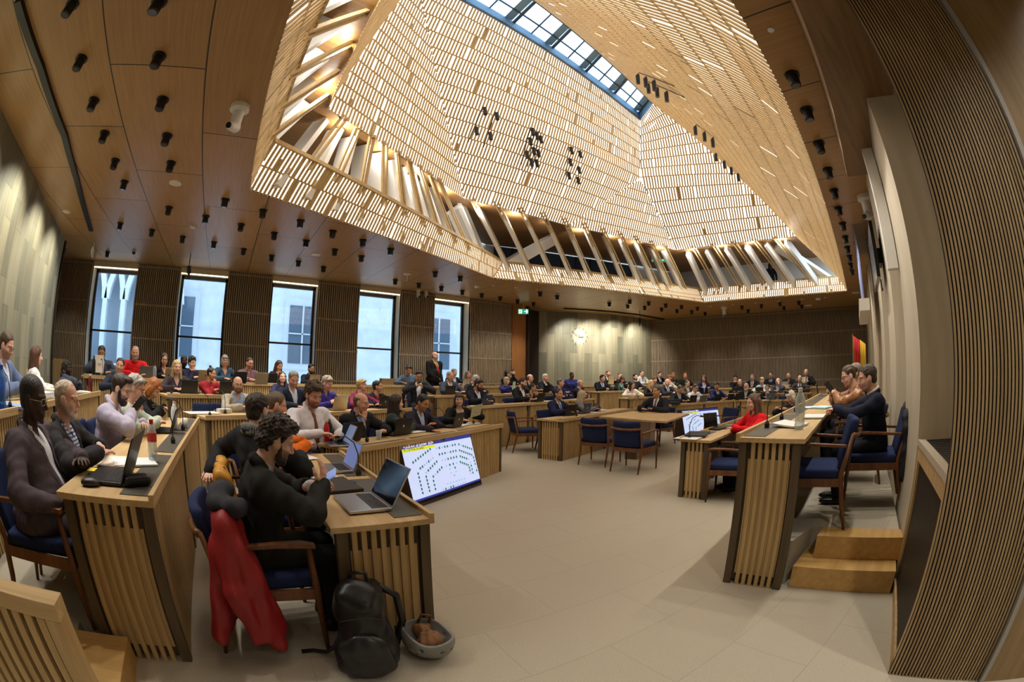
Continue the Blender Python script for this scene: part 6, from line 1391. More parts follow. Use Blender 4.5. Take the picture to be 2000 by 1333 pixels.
drape('padded_jacket', 'ochre yellow jacket hanging on the chair of the man with the striped scarf', yp, plain('ochre_nylon', '#b9822a', .5, bump=.3, nscale=50), seed=8)
nv = SEATED['dark haired man in a navy pullover over white collar, hands joined on the raised desk']; r0 = nv[0]
cp = [('u', 0, C_((r0[0] - .2, r0[1] - .33, 1.14), (r0[0] + .25, r0[1] - .3, 1.16), .04))]
for k in range(6): x = r0[0] - .25 + k * .09; cp.append(('u', .05, C_((x, r0[1] - .30, 1.1), (x - .05, r0[1] - .34, .5 + .03 * (5 - k)), .04, .06)))
drape('dark_coat', 'long black coat hanging over the chair of the man in navy pullover', cp, plain('coat_black', '#0f0f12', .8, bump=.2, nscale=60), [('lining', [('u', 0, C_((r0[0] + .24, r0[1] - .3, 1.14), (r0[0] + .3, r0[1] - .36, .8), .03))], plain('blue_lining', '#6f8296', .6))], seed=13, cat='coat')
dk = atz(725, 1312, 0); bx_, by_ = dk[0] + .02, dk[1] + .08
V, Q = skin([('u', 0, C_((0, 0, .14), (0, .03, .36), .15, .12)), ('u', .05, E_((0, -.02, .1), (.17, .13, .1))), ('u', .06, E_((0, .03, .42), (.11, .1, .08)))], .01, disp=noise3(20, .012, 21), cut=lambda X, Y, Z: -Z + 0 * X + 0 * Y)
bp_ = thing('backpack', 'black shiny backpack standing on the floor at the end of the innermost near desk', 'backpack', (bx_, by_, 0), R(-20)); M_BAG = plain('bag_black', '#141416', .38, bump=.3, nscale=30)
link('body', mesh_np('backpack', V, Q), bp_, [M_BAG])
V, Q = skin([('u', 0, E_((0, -.14, .17), (.13, .05, .11))), ('u', .04, E_((0, -.13, .08), (.15, .06, .07)))], .009, disp=noise3(30, .006, 4), cut=lambda X, Y, Z: .005 - Z + 0 * X + 0 * Y); link('pocket', mesh_np('pocket', V, Q), bp_, [plain('bag_black2', '#1b1b1d', .33, bump=.3, nscale=40)])
MB().tube([(-.05, .05, .47), (-.04, .06, .53), (.04, .06, .53), (.05, .05, .47)], .011, 6).build('handle', M_BAG, bp_, smooth=True)
MB().tube([(.09, .1, .44), (.18, .14, .36), (.2, .13, .2), (.15, .08, .06)], .02, 6).build('strap', M_BAG, bp_, smooth=True)
MB().tube([(-.1, .1, .1), (-.22, .05, .03), (-.3, .08, .012), (-.36, .06, .012)], .012, 6).build('strap', M_BAG, bp_, smooth=True)
MB().tube([(-.1, -.1, .33), (-.05, -.125, .36), (.06, -.125, .37), (.12, -.08, .33)], .004, 5).build('zip', plain('zip', '#2b2b2e', .3), bp_)
hp_ = atz(846, 1300, 0); hx_, hy_ = hp_[0] + .03, hp_[1] + .1
hl = thing('bike_helmet', 'grey cycling helmet lying upside down beside the backpack', 'helmet', (hx_, hy_, .0), R(25))
V, Q = skin([('u', 0, E_((0, 0, .125), (.125, .15, .12))), ('s', .01, E_((0, 0, .17), (.105, .13, .12)))] + [('s', .003, C_((s * .16, y, z), (s * .06, y + .01, z + .0), .012)) for s in (-1, 1) for y, z in ((-.05, .11), (-.01, .07), (.05, .09))] + [('s', .003, C_((x, -.19, .1), (x, -.1, .1), .01)) for x in (-.05, .0, .05)], .006, cut=lambda X, Y, Z: Z - .165 - .02 * np.sin(Y * 20) + 0 * X)
link('shell', mesh_np('shell', V, Q), hl, [plain('helmet_grey', '#7d7c78', .35)])
V, Q = skin([('u', 0, E_((-.02, -.03, .13), (.07, .07, .05))), ('u', .02, E_((.04, .06, .13), (.05, .05, .04)))], .008, disp=noise3(50, .008, 3)); link('lining', mesh_np('lining', V, Q), hl, [plain('helmet_brown', '#7a5431', .7)])
MB().tube([(.09, .06, .15), (.1, .05, .2), (.07, .09, .21), (.05, .1, .16)], .008, 6).build('strap', plain('strap_brown', '#5a3a26', .6), hl, smooth=True)
# ------------------------------------------------------------- the two floor screens with the seating plan
SCRBLUE, SCRBG, SCRG, SCRX, SCRY = emit('screen_blue', '#2b3690', .75), emit('screen_ground', '#bccbf0', .85), emit('screen_green', '#14704e', .5), emit('screen_grey', '#8fa3c4', .7), emit('screen_lime', '#c9cf2e', .9)
def textmesh(s, size, parent, mat_, M, name='lettering'):
    cu = bpy.data.curves.new(name, 'FONT'); cu.body = s; cu.size = size; ob = bpy.data.objects.new(name, cu); COL.objects.link(ob)
    me = bpy.data.meshes.new_from_object(ob.evaluated_get(bpy.context.evaluated_depsgraph_get())); bpy.data.objects.remove(ob); me.materials.clear(); me.materials.append(mat_)
    o = bpy.data.objects.new(name, me); COL.objects.link(o); o.parent = parent; o.matrix_local = M; return o
def floor_screen(label, a, b, top, lean, depth=.42):
    a, b = np.array(a), np.array(b); u = (b - a) / np.linalg.norm(b - a); w = np.linalg.norm(b - a); rz = math.atan2(u[1], u[0])
    t = thing('floor_screen', label, 'screen', (a[0], a[1], 0), rz)
    # local x along the screen, +y behind it
    hs = MB().add([(0, 0, 0), (w, 0, 0), (w, depth, 0), (0, depth, 0), (0, lean, top), (w, lean, top), (w, depth * .75, top), (0, depth * .75, top)], [(0, 3, 2, 1), (4, 5, 6, 7), (0, 1, 5, 4), (1, 2, 6, 5), (2, 3, 7, 6), (3, 0, 4, 7)])
    hs.build('housing', plain('screen_housing', '#3a2d22', .5), t)
    sl = math.hypot(lean, top); al = math.atan2(lean, top)
    M = Matrix.Translation((0, -.003, .0)) @ Matrix.Rotation(-al, 4, 'X') @ Matrix.Rotation(R(90), 4, 'X')   # x right, y up the slope
    x0, x1, y0, y1 = .03, w - .02, .07, sl - .02; W_, H_ = x1 - x0, y1 - y0
    def quad(mb, xa, xb, ya, yb, d): mb.add([M @ Vector((x0 + xa * W_, y0 + ya * H_, d)), M @ Vector((x0 + xb * W_, y0 + ya * H_, d)), M @ Vector((x0 + xb * W_, y0 + yb * H_, d)), M @ Vector((x0 + xa * W_, y0 + yb * H_, d))], [(0, 1, 2, 3)])
    mb = MB(); mb.add([M @ Vector(p) for p in ((x0 - .02, y0 - .03, .001), (x1 + .012, y0 - .03, .001), (x1 + .012, y1 + .012, .001), (x0 - .02, y1 + .012, .001))], [(0, 1, 2, 3)]); mb.build('bezel', PB, t)
    mb = MB(); quad(mb, 0, 1, 0, 1, .003); mb.build('display', SCRBG, t)
    mb = MB(); quad(mb, 0, 1, .93, 1, .004); quad(mb, 0, 1, 0, .035, .004); mb.build('header_bar', SCRBLUE, t)
    mb = MB(); quad(mb, 0, .42, .87, .925, .004); mb.build('title_bar', SCRY, t)
    textmesh('Vendredi 26 janvier 2024', .052 * H_ / .62, t, emit('screen_white', '#ffffff', 1), M @ Matrix.Translation((x0 + .02 * W_, y0 + .942 * H_, .006)))
    textmesh('PL 13279-B, 2e débat', .04 * H_ / .62, t, emit('screen_ink', '#33380a', .2), M @ Matrix.Translation((x0 + .02 * W_, y0 + .883 * H_, .006)))
    gm, xm = MB(), MB(); ar = W_ / H_
    def dots(pts, pat):
        for (x, y), c in zip(pts, pat):
            mb = gm if c == 'g' else xm; r = .02 if c == 'g' else .014
            mb.add([M @ Vector((x0 + (x + r * math.cos(2 * PI * k / 8) / ar * 1.1) * W_, y0 + (y + r * 1.3 * math.sin(2 * PI * k / 8)) * H_, .0055)) for k in range(8)], [tuple(range(8))])
    ln = lambda p, q, n: [(p[0] + (q[0] - p[0]) * i / (n - 1), p[1] + (q[1] - p[1]) * i / (n - 1)) for i in range(n)]
    for p, q, s_ in (((.1, .68), (.35, .85), 'gggggggg'), ((.17, .55), (.36, .68), 'ggxxgxx'), ((.13, .47), (.13, .12), 'gggggg'), ((.23, .45), (.4, .6), 'xggggg'), ((.22, .38), (.22, .12), 'ggggg'), ((.31, .35), (.45, .47), 'gxggg'), ((.30, .27), (.30, .12), 'ggg'),
      ((.44, .84), (.72, .84), 'xgxggxgg'), ((.46, .72), (.71, .72), 'gggxggg'), ((.48, .6), (.7, .6), 'xxgggg'), ((.52, .48), (.68, .48), 'xggx'), ((.56, .4), (.64, .4), 'xg'), ((.56, .32), (.64, .32), 'xx'), ((.6, .26), (.61, .26), 'xx'),
      ((.78, .83), (.97, .68), 'gxggggg'), ((.77, .71), (.95, .56), 'ggggggg'), ((.97, .5), (.97, .22), 'gggxg'), ((.76, .59), (.88, .49), 'ggggx'), ((.9, .42), (.9, .2), 'xggg'), ((.74, .48), (.85, .38), 'ggggg'), ((.86, .32), (.86, .2), 'ggx'),
      ((.48, .14), (.74, .14), 'xxxxxxx'), ((.4, .06), (.74, .06), 'xgxggxxxxx')):
        dots(ln(p, q, len(s_)), s_)
    gm.build('green_seat_print', SCRG, t); xm.build('grey_seat_print', SCRX, t)
    return t
floor_screen('large floor screen with the green seating plan in front of the slanting desk', (1.96, 4.36), (3.30, 5.02), .72, .2)
floor_screen('smaller looking floor screen with the seating plan across the room', (9.05, 5.3), (10.4, 4.95), .72, .2)
# ------------------------------------------------------------- the clock on the board wall
dists = [abs(math.atan2(p[0], p[1]) - math.atan2(*ray(1131, 657)[:2])) for p in FARP]; k = int(np.argmin(dists)); k = max(1, min(len(FARP) - 2, k))
cp0 = online(1131, 657, FARP[k - 1], FARP[k + 1]); cu_ = FARP[k + 1] - FARP[k - 1]; cu_ = cu_ / np.linalg.norm(cu_); cn_ = np.array([cu_[1], -cu_[0]])
if cn_ @ (np.array([0, 0]) - cp0[:2]) < 0: cn_ = -cn_
ck = thing('wall_clock', 'large clock of loose dark hour strokes and hands on the silvery board wall', 'clock', (cp0[0] + cn_[0] * .05, cp0[1] + cn_[1] * .05, cp0[2]), math.atan2(cu_[1], cu_[0]))
M_INK = plain('clock_ink', '#1a1a18', .5)
for i in range(12):
    a = i * PI / 6; MB().beam((.29 * math.sin(a), 0, .29 * math.cos(a)), (.34 * math.sin(a), 0, .34 * math.cos(a)), .018, .012, (math.cos(a), 0, -math.sin(a))).build('hour_mark', M_INK, ck)
for nm, a, L_, w_ in (('hour_hand', R(92), .18, .022), ('minute_hand', R(-60), .3, .014)):
    MB().beam((-.04 * math.sin(a), -.01, -.04 * math.cos(a)), (L_ * math.sin(a), -.01, L_ * math.cos(a)), w_, .008, (math.cos(a), 0, -math.sin(a))).build(nm, M_INK, ck)
# ------------------------------------------------------------- ceiling spots and other ceiling things
SPOTS = [(158, 115), (310, 110), (140, 8), (310, 3), (183, 196), (317, 195), (204, 260), (326, 265), (225, 313), (334, 318), (243, 355), (330, 405), (440, 390), (514, 411), (235, 436), (297, 449), (357, 462), (402, 422), (471, 438), (418, 473), (476, 486), (536, 455), (587, 431), (598, 470), (531, 499), (650, 451), (583, 510), (632, 521), (654, 487), (709, 469), (706, 500), (763, 486), (772, 546), (818, 553), (850, 531), (862, 560), (899, 540), (903, 567), (941, 573), (977, 579), (1011, 585), (1042, 590), (1055, 570), (1088, 577), (1190, 591), (1230, 586), (1226, 595), (1267, 589), (1259, 598), (1300, 593), (1292, 601), (1331, 596), (1322, 604), (1362, 599), (1351, 606), (1377, 609), (1449, 597), (1461, 604), (1487, 594), (1523, 590), (1531, 598), (1560, 588), (1566, 595),
 (1548, 147), (1576, 215), (1600, 280), (1617, 331), (1629, 372), (1638, 406), (1646, 436), (1651, 462), (1655, 482), (1659, 499), (1661, 514), (1664, 527), (210, 492), (125, 485)]
sp0 = thing('ceiling_spotlight', 'short black cylinder spotlight fixed below the oak ceiling', 'spotlight', group='black ceiling spotlights')
MB().lathe([(.075, 0), (.075, -.02), (.055, -.022), (.055, -.125), (.048, -.13)], 14).build('housing', M_BLACK, sp0)
MB().lathe([(.042, -.1305), (.042, -.133)], 12).build('lens', plain('lens', '#3a3a40', .1), sp0)
SPOTP = []
for i, (px, py) in enumerate(SPOTS):
    P = atz(px, py + 2, H - .02); SPOTP.append(P)
    if i == 0: sp0.location = (P[0], P[1], H - .001)
    else: dup(sp0, (P[0], P[1], H - .001))
def disc(px, py, r, col, label, name='ceiling_speaker', cat='speaker', th=.015):
    P = atz(px, py, H); o = MB().lathe([(r, 0), (r * .95, -th), (r * .3, -th * 1.3)], 18).build(name, plain('disc_' + col, col, .5)); o.location = (P[0], P[1], H - .001); tag(o, label, cat)
disc(343, 357, .11, '#d8cdb8', 'round pale ceiling speaker between the near spotlights'); disc(130, 413, .1, '#d8cdb8', 'round pale ceiling speaker near the curved board wall'); disc(617, 497, .11, '#cfc4b0', 'round ceiling speaker under the lantern edge'); disc(1579, 597, .16, '#cfc9bd', 'round ceiling speaker near the far wall'); disc(1672, 572, .16, '#cfc9bd', 'round ceiling speaker by the far right corner')
disc(377, 441, .06, '#e2ddd2', 'small white smoke detector in the middle of the ceiling', 'smoke_detector', 'smoke detector', .04); disc(1505, 57, .03, '#d9dce6', 'small pale sensor near the soffit', 'ceiling_sensor', 'sensor'); disc(931, 559, .07, '#e2ddd2', 'small white smoke detector near the gallery corner', 'smoke_detector', 'smoke detector', .04); disc(1598, 583, .1, '#e2ddd2', 'small white detector before the far wall', 'smoke_detector', 'smoke detector', .05)
P = atz(262, 490, H); t = thing('dome_camera', 'small dark dome camera over the first window', 'camera', (P[0], P[1], H)); MB().lathe([(.07, 0), (.07, -.03)], 14).build('base', plain('cam_white', '#d8d6d0', .4), t); MB().lathe([(.05, -.03), (.045, -.07), (.02, -.09)], 14).build('dome', PB, t)
P = atz(795, 535, H); t = thing('pendant_microphone', 'pale disc with a short hanging rod on the ceiling before the fifth window', 'sensor', (P[0], P[1], H)); MB().lathe([(.09, 0), (.09, -.02)], 14).build('base', plain('cam_white', '#d8d6d0', .4), t); MB().tube([(0, 0, -.02), (.02, 0, -.12), (.0, 0, -.2)], .012, 6).build('rod', plain('cam_white', '#d8d6d0', .4), t)
def ptz(P, rz, sc, label, down=1):
    t = thing('dome_camera', label, 'camera', tuple(P), rz); t.scale = (sc,) * 3; m = plain('cam_white', '#d8d6d0', .4)
    MB().lathe([(.11, 0), (.11, -.05), (.06, -.08)], 16).build('base', m, t, smooth=False)
    V, Q = skin([('u', 0, C_((0, 0, -.08), (0, 0, -.2), .065, .06)), ('u', .02, C_((0, -.03, -.24), (0, .06, -.27), .055, .05))], .012); link('head', mesh_np('head', V, Q), t, [m])
    MB().tube([(0, .1, -.285), (0, .116, -.29)], .032, 12).build('lens', PB, t)
    return t
P = atz(470, 208, H); ptz(P, R(150), 1.0, 'white pan and tilt camera on the ceiling left of the lantern')
P = atz(1688, 383, H); ptz(P, R(60), 1.2, 'white pan and tilt camera on the ceiling by the presidency wall')
P = atz(1414, 600, H); ptz(P, R(120), 1.1, 'white camera on the ceiling under the far lantern corner')
for i, (px, lab) in enumerate(((817, 'left one of two white cameras high on the slatted pier beside the fifth window'), (833, 'right one of two white cameras high on the slatted pier beside the fifth window'))): P = atY(px, 568, 11.8); ptz((P[0], P[1], P[2] + .05), R(180), .85, lab)
for pts, lab in ((((36, 0), (80, 130), (126, 262), (150, 350), (178, 450)), 'long black light track recessed in the ceiling along the curved board wall'), (((1101, 603), (1150, 606), (1200, 610), (1250, 616), (1296, 624)), 'black light track in the ceiling before the clock wall')):
    mb = MB(); Q_ = [atz(x, y, H - .02) for x, y in pts]
    for a, b in zip(Q_, Q_[1:]): mb.beam((a[0], a[1], H - .02), (b[0], b[1], H - .02), .1, .05, (b[1] - a[1], a[0] - b[0], 0))
    o = mb.build('light_track', M_BLACK); tag(o, lab, 'light track')
for px, py, lab, zz in ((368, 520, 'black theatre spot hanging before the second window', 3.6), (1250, 628, 'black spot hanging near the end of the clock wall', 3.55)):
    P = atz(px, py + 8, 3.62) if px < 1000 else atz(px, py, 3.6); t = thing('hanging_spotlight', lab, 'spotlight', (P[0], P[1], H)); MB().tube([(0, 0, 0), (0, 0, -.3)], .012, 6).build('rod', M_BLACK, t); MB().tube([(0, 0, -.28), (.02, .04, -.45)], [.05, .06], 10).build('housing', M_BLACK, t); MB().tube([(.02, .04, -.45), (.03, .06, -.58)], [.03, .01], 8).build('visor', M_BLACK, t)
# exit signs
EXG, EXW = emit('exit_green', '#0f9a72', 1.2), emit('exit_white', '#eafff4', 1.6)
def exit_sign(P, rz, label, w=.36, h=.18, rod=.12):
    t = thing('exit_sign', label, 'exit sign', tuple(P), rz)
    MB().box(-w / 2, w / 2, -.02, .02, -h / 2, h / 2).build('case', plain('cam_white', '#d8d6d0', .4), t); MB().tube([(0, 0, h / 2), (0, 0, h / 2 + rod)], .012, 6).build('rod', plain('cam_white', '#d8d6d0', .4), t)
    MB().box(-w / 2 + .01, w / 2 - .01, -.024, -.021, -h / 2 + .01, h / 2 - .01).build('panel', EXG, t)
    mb = MB(); mb.box(-w * .42, -w * .12, -.027, -.025, -h * .36, h * .36); mb.beam((w * .1, -.026, 0), (w * .4, -.026, 0), .03, .003, (0, 0, 1)); mb.beam((w * .28, -.026, .07), (w * .41, -.026, 0), .03, .003, (1, 0, 1)); mb.beam((w * .28, -.026, -.07), (w * .41, -.026, 0), .03, .003, (1, 0, -1)); mb.build('symbol_print', EXW, t)
    mb = MB(); mb.lathe([(.012, -.0), (.012, .001)], 8, (0, 0, 0)); mb = MB(); c = -w * .27
    mb.box(c - .012, c + .012, -.029, -.027, h * .16, h * .3); mb.beam((c, -.028, h * .16), (c - .015, -.028, -h * .05), .03, .002, (1, 0, 0)); mb.beam((c - .015, -.028, -h * .05), (c + .03, -.028, -h * .3), .016, .002, (1, 0, 0)); mb.beam((c - .015, -.028, -h * .05), (c - .045, -.028, -h * .25), .016, .002, (1, 0, 0)); mb.beam((c, -.028, h * .1), (c + .04, -.028, 0), .014, .002, (0, 0, 1)); mb.build('running_figure', EXG, t)
P = atd(1022, 609, 14.9); exit_sign(P, R(-38), 'green exit sign by the oak door beside the clock wall', rod=max(.02, H - P[2] - .09))
P = atd(181, 493, 10.8); exit_sign(P, R(-75), 'green exit sign seen edge-on above the first window', rod=max(.02, H - P[2] - .09))
for px, py, lab in ((1215, 492, 'green exit sign in the gallery, left of the pair'), (1286, 505, 'green exit sign in the gallery, right of the pair')): P = atd(px, py, 15.2); exit_sign(P, R(-45), lab, .5, .26, rod=.3)
# small spots on rods inside the lantern
def rodspots(pts, label, heads, normal):
    a, b = pts; t = thing('lantern_spotlights', label, 'spotlight', tuple(a)); a, b = Vector(a), Vector(b); n = Vector(normal)
    MB().tube([(0, 0, 0), b - a], .012, 6).build('rod', M_BLACK, t)
    for k in heads: p = (b - a) * k + n * .03; MB().tube([p, p + n * .05 + Vector((0, 0, -.02)), p + n * .08 + Vector((.02, .01, -.19))], [.015, .045, .042], 10).build('head', M_BLACK, t)
def onface(px, py, p0, p1, p2):
    p0, p1, p2 = map(np.array, (p0, p1, p2)); n = np.cross(p1 - p0, p2 - p0); d = ray(px, py); return EYE + d * (((p0 - EYE) @ n) / (d @ n))
ni = [0]
for (x0, y0), (x1, y1), hd, lab in (((944, 208), (914, 278), (.05, .6), 'rod with two black spots, first from the left on the lantern slope'), ((967, 218), (944, 288), (.05, .6), 'rod with two black spots, second from the left on the lantern slope'), ((1036, 248), (1018, 322), (.05, .3, .65), 'rod with black spots at the left of the middle trio'), ((1045, 252), (1030, 326), (.1, .5, .8), 'rod with small spots in the middle of the trio'), ((1053, 255), (1040, 332), (.15, .5, .75), 'rod with black spots at the right of the middle trio'), ((1111, 285), (1105, 350), (.05, .4, .8), 'rod with black spots, last but one on the lantern slope'), ((1128, 292), (1123, 360), (.05, .5, .8), 'rod with black spots, rightmost on the lantern slope')):
    a, b = onface(x0, y0, K1, TWn, TE), onface(x1, y1, K1, TWn, TE); rodspots((a * .95 + EYE * .05, b * .95 + EYE * .05), lab, hd, (.05, -.9, -.2))
for (x0, y0), (x1, y1), hd, lab in (((1248, 142), (1316, 168), (0, .25, .5), 'upper rod of black spots on the large plain slope near the skylight'), ((1262, 158), (1336, 190), (.1, .35, .6), 'second rod of black spots on the large plain slope near the skylight'), ((1360, 243), (1396, 268), (0, .5, .95), 'three small spots lower on the large plain slope'), ((1400, 297), (1446, 338), (0, .35, .65, .95), 'row of four black spots along the middle of the large plain slope'), ((1462, 375), (1500, 408), (0, .3, .6, .9), 'row of small spots low on the large plain slope')):
    a, b = onface(x0, y0, S_, D_, SE), onface(x1, y1, S_, D_, SE); rodspots((a * .985 + EYE * .015, b * .985 + EYE * .015), lab, hd, (0, .6, -.6))
# ------------------------------------------------------------- things on the presidency wall
q0, q1 = sw(6.75, .06), sw(5.6, .06)
t = thing('wall_monitor', 'black flat monitor seen edge-on on the presidency wall', 'monitor', (q0[0], q0[1], 2.95), math.atan2(SWD[1], SWD[0])); MB().box(-1.1, .0, .03, .08, -.35, .35).build('panel', PB, t); MB().box(-.7, -.4, -.06, .03, -.1, .1).build('bracket', M_BLACK, t); MB().tube([(-.9, .02, -.35), (-.95, .02, -.5), (-.8, .0, -.45)], .01, 6).build('cable', M_BLACK, t)
q = sw(4.15, .06); t = thing('column_speaker', 'slim white column loudspeaker on the near pilaster of the presidency wall', 'speaker', (q[0], q[1], 2.35), math.atan2(SWD[1], SWD[0])); MB().box(-.05, .05, -.05, .06, 0, 1.3).build('housing', plain('cam_white', '#d8d6d0', .4), t); MB().box(.051, .055, -.03, .05, .05, 1.25).build('grille', plain('grille_grey', '#8b8b88', .6), t)
q = sw(9.0, .3); t = thing('projection_screen', 'projection screen hanging edge-on from a slot in the ceiling near the presidency wall', 'projection screen', (q[0], q[1], 2.5), math.atan2(SWD[1], SWD[0])); MB().box(-1.1, 1.1, -.01, .01, .18, H - 2.52).build('cloth', plain('screen_cloth', '#6f7aa8', .7), t); MB().box(-1.15, 1.15, -.1, .1, 0, .2).build('bottom_bar', plain('bar_white', '#cfc8ba', .5), t)
q = sw(11.6, .6)
for k, (dx, c1, c2, lab) in enumerate(((0, '#b3161c', '#c9a227', 'red and yellow flag on a pole by the presidency wall'), (.32, '#c9a227', '#15110e', 'yellow and black flag behind the red one'))):
    t = thing('flag', lab, 'flag', (q[0] + dx, q[1] + .05 * k, .345)); MB().tube([(0, 0, 0), (0, 0, 2.1)], .015, 8).build('pole', plain('pole_brass', '#a88a4a', .3, metal=.8), t); MB().lathe([(.14, 0), (.14, .03), (.02, .05)], 14).build('foot', M_BLACK, t)
    n = 14
    for w_, (z0, z1) in enumerate(((.95, 2.05),)):
        for j, col in enumerate((c1, c2)):
            V = [( .02 + .05 * math.sin(i * 1.3 + j) * (1 - zz * .3), -.02 - (i / n) * .16 - j * .17, z1 - (z1 - z0) * zz - .12 * (i / n) - .1 * j) for zz in (0, .33, .66, 1) for i in range(n + 1)]
            F = [(r_ * (n + 1) + i, r_ * (n + 1) + i + 1, (r_ + 1) * (n + 1) + i + 1, (r_ + 1) * (n + 1) + i) for r_ in range(3) for i in range(n)]
            o = MB().add(V, F).build('cloth', plain('flag_' + col, col, .7), t, smooth=True); md = o.modifiers.new('s', 'SOLIDIFY'); md.thickness = .004
# small black bag and head set on the inner middle desk, document box at the small table
P = desk_pt(1163, 803, Z1); V, Q = skin([('u', 0, E_((0, 0, .07), (.16, .09, .07))), ('u', .03, E_((.03, .03, .13), (.08, .05, .06)))], .012, disp=noise3(40, .008, 2)); o = link('handbag', mesh_np('handbag', V, Q), None, [M_BAG]); o.location = (P[0], P[1], Z1); tag(o, 'black handbag on the innermost middle desk beside the grey blond haired person', 'bag')
P = atz(1365, 776, Z2)
P = atz(770, 750, Z4); o = MB().box(-.2, .2, -.1, .1, 0, .18).build('cardboard_box', plain('cardboard', '#8a6f4c', .8)); o.location = (*desk_pt(773, 752, Z4)[:2], Z4); tag(o, 'brown box on the top desk beside the fourth window', 'box')
# ------------------------------------------------------------- the courtyard outside the windows
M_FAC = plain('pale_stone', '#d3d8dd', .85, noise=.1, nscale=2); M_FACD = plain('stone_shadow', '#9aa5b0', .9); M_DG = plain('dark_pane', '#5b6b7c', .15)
f = thing('courtyard_building', 'pale stone courtyard facade with tall windows seen through the chamber windows', 'building', (0, 17.2, -4))
MB().box(-3.6, 16, 0, 1, 0, 14).build('wall', M_FAC, f)
for z in (2.2, 4.55, 8.9, 9.4): MB().box(-3.6, 16, -.18, 0, z, z + .16).build('cornice', M_FAC, f)
for x in (-2.1, .4, 2.9, 8.9, 11.4):
    for z0, z1 in ((1, 3.9), (5.6, 8.2)):
        t_ = MB().box(x - .75, x + .75, -.1, .0, z0, z1).build('window_frame', plain('stone_frame', '#c9ced4', .8), f); MB().box(x - .55, x + .55, -.12, -.09, z0 + .2, z1 - .2).build('pane', M_DG, t_); MB().box(x - .03, x + .03, -.15, -.1, z0 + .2, z1 - .2).box(x - .55, x + .55, -.15, -.1, (z0 + z1) / 2, (z0 + z1) / 2 + .05).build('bars', plain('stone_frame', '#c9ced4', .8), t_)
def arch(mb, x, w, zs, zt, y0, y1, pointed):
    n = 8; L_ = []
    for k in range(n + 1):
        a = k / n; L_.append((x - w / 2 + (w / 2) * a, zs + (zt - zs) * (math.sin(a * PI / 2) if not pointed else a ** .6)))
    L_ += [(2 * x - p[0], p[1]) for p in reversed(L_[:-1])]
    for p, q in zip(L_, L_[1:]): mb.beam((p[0], (y0 + y1) / 2, p[1]), (q[0], (y0 + y1) / 2, q[1]), y1 - y0, .22, (0, 1, 0))
g = thing('courtyard_arcade', 'white arcade with pointed arches and a balustrade outside the first window', 'building', (0, 16.2, -4))
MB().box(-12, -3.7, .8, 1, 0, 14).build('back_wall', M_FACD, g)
for k in range(11):
    x = -11 + k * .82; MB().box(x - .1, x + .1, 0, .3, 4.2, 7.6).build('column', M_FAC, g); mb = MB(); arch(mb, x + .41, .72, 7.6, 8.9, .02, .28, True); mb.build('arch', M_FAC, g)
MB().box(-11.5, -3.2, 0, .35, 9.0, 11).build('upper_wall', M_FAC, g); MB().box(-11.5, -3.2, -.12, .45, 5.25, 5.4).box(-11.5, -3.2, -.05, .4, 4.0, 4.25).build('rail', M_FAC, g)
for k in range(26): MB().lathe([(.05, 4.25), (.09, 4.5), (.05, 4.85), (.07, 5.25)], 8, (-11 + k * .3, .15, 0)).build('baluster', M_FAC, g)
# ============================================================= light
w = bpy.data.worlds.new('daylight'); SC.world = w; w.use_nodes = True
bg = w.node_tree.nodes['Background']; bg.inputs['Color'].default_value = (.62, .82, 1.0, 1); bg.inputs['Strength'].default_value = 3.4
def lamp(kind, name, loc, power, col=(1, .86, .68), size=.1, aim=None, spot=70, blend=.6):
    l = bpy.data.lights.new(name, kind); l.energy = power; l.color = col
    o = bpy.data.objects.new(name, l); COL.objects.link(o); o.location = loc
    if kind == 'SPOT': l.spot_size = R(spot); l.spot_blend = blend; l.shadow_soft_size = size
    elif kind == 'AREA': l.size = size
    else: l.shadow_soft_size = size
    if aim is not None: o.rotation_euler = (Vector(aim) - Vector(loc)).to_track_quat('-Z', 'Y').to_euler()
    return o
cam = bpy.data.cameras.new('camera'); co = bpy.data.objects.new('camera', cam); COL.objects.link(co)
cam.type = 'PANO'; cam.sensor_width = 36; cam.sensor_fit = 'HORIZONTAL'
cam.panorama_type = 'FISHEYE_EQUISOLID'; cam.fisheye_lens = FPX / 2000 * 36; cam.fisheye_fov = R(200)
cam.clip_start = .02
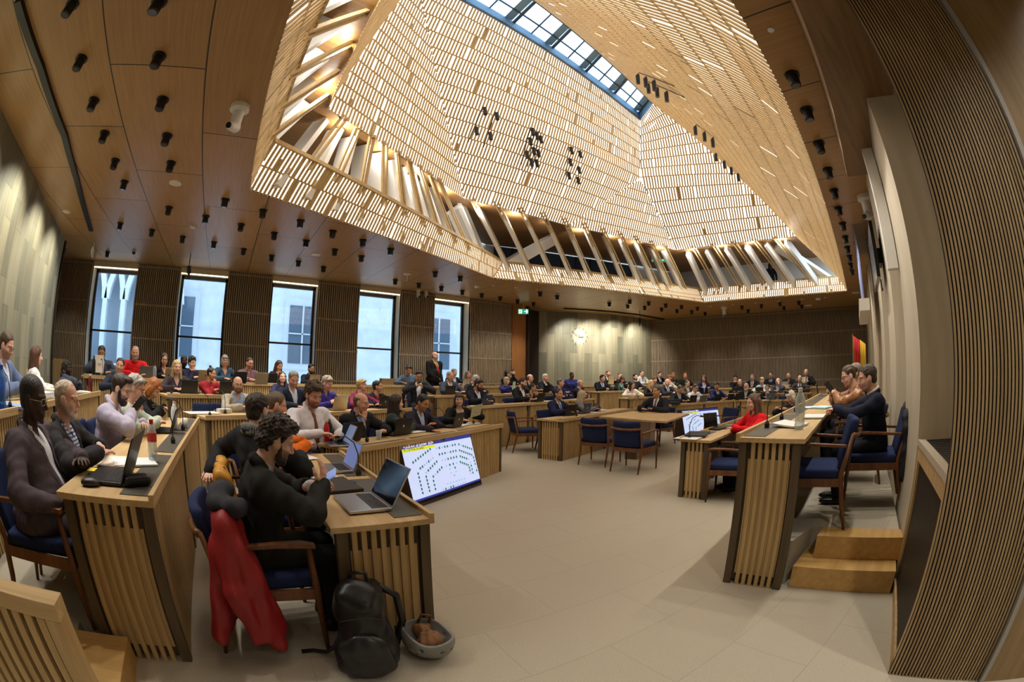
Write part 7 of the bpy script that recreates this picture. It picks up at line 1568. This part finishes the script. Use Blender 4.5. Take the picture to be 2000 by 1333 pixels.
fwd = Vector((math.sin(YAW) * math.cos(PITCH), math.cos(YAW) * math.cos(PITCH), math.sin(PITCH)))
q = fwd.to_track_quat('-Z', 'Y'); co.rotation_mode = 'QUATERNION'
co.rotation_quaternion = q @ Euler((0, 0, R(.704))).to_quaternion(); co.location = (0, 0, HC)
SC.camera = co
SC.view_settings.view_transform = 'Standard'; SC.view_settings.look = 'None'; SC.view_settings.gamma = 1; SC.view_settings.use_curve_mapping = False
SC.view_settings.exposure = 0
SC.cycles.use_denoising = True
SC.cycles.max_bounces = 6; SC.cycles.diffuse_bounces = 4; SC.cycles.glossy_bounces = 3; SC.cycles.transmission_bounces = 4; SC.cycles.transparent_max_bounces = 8
SC.cycles.caustics_reflective = False; SC.cycles.caustics_refractive = False
SC.cycles.sample_clamp_indirect = 6
# a lamp in every ceiling spotlight
for P in SPOTP: lamp('SPOT', 'spot', (P[0], P[1], H - .15), 72, (1, .94, .84), .035, (P[0], P[1], 0), 95, .7)
# track lights washing the two board walls and the clock
for (x, y), tx in (((-2.95, 2.9), -3.76), ((-2.95, 4.2), -3.77), ((-2.95, 5.6), -3.9), ((-3.15, 7.2), -4.15), ((-3.4, 8.7), -4.45)): lamp('SPOT', 'track_spot', (x, y, 3.9), 220, (1, .95, .84), .05, (tx, y, 2.7), 100, .8)
for px, py in ((1120, 604), (1165, 607), (1210, 611), (1255, 617)):
    P = atz(px, py, H - .06); lamp('SPOT', 'track_spot', tuple(P), 260, (1, .94, .84), .05, (P[0] + .9, P[1] + .9, 2.4), 90, .8)
lamp('SPOT', 'clock_spot', tuple(atz(1148, 605, H - .06)), 260, (1, .95, .85), .03, tuple(cp0), 22, .5)
for p in GFILLS: lamp('POINT', 'gallery_fill', p, 22, (1, .97, .92), .05)  # unseen fill lights added to brighten the gallery and its posts

for x, y in ((.6, -1.0), (-1.6, -1.0), (1.3, -2.2), (-.6, -2.2)): lamp('SPOT', 'spot', (x, y, H - .05), 170, (1, .94, .84), .05, (x, y, 0), 110, .7)  # unseen spots added behind the camera to brighten the near wall
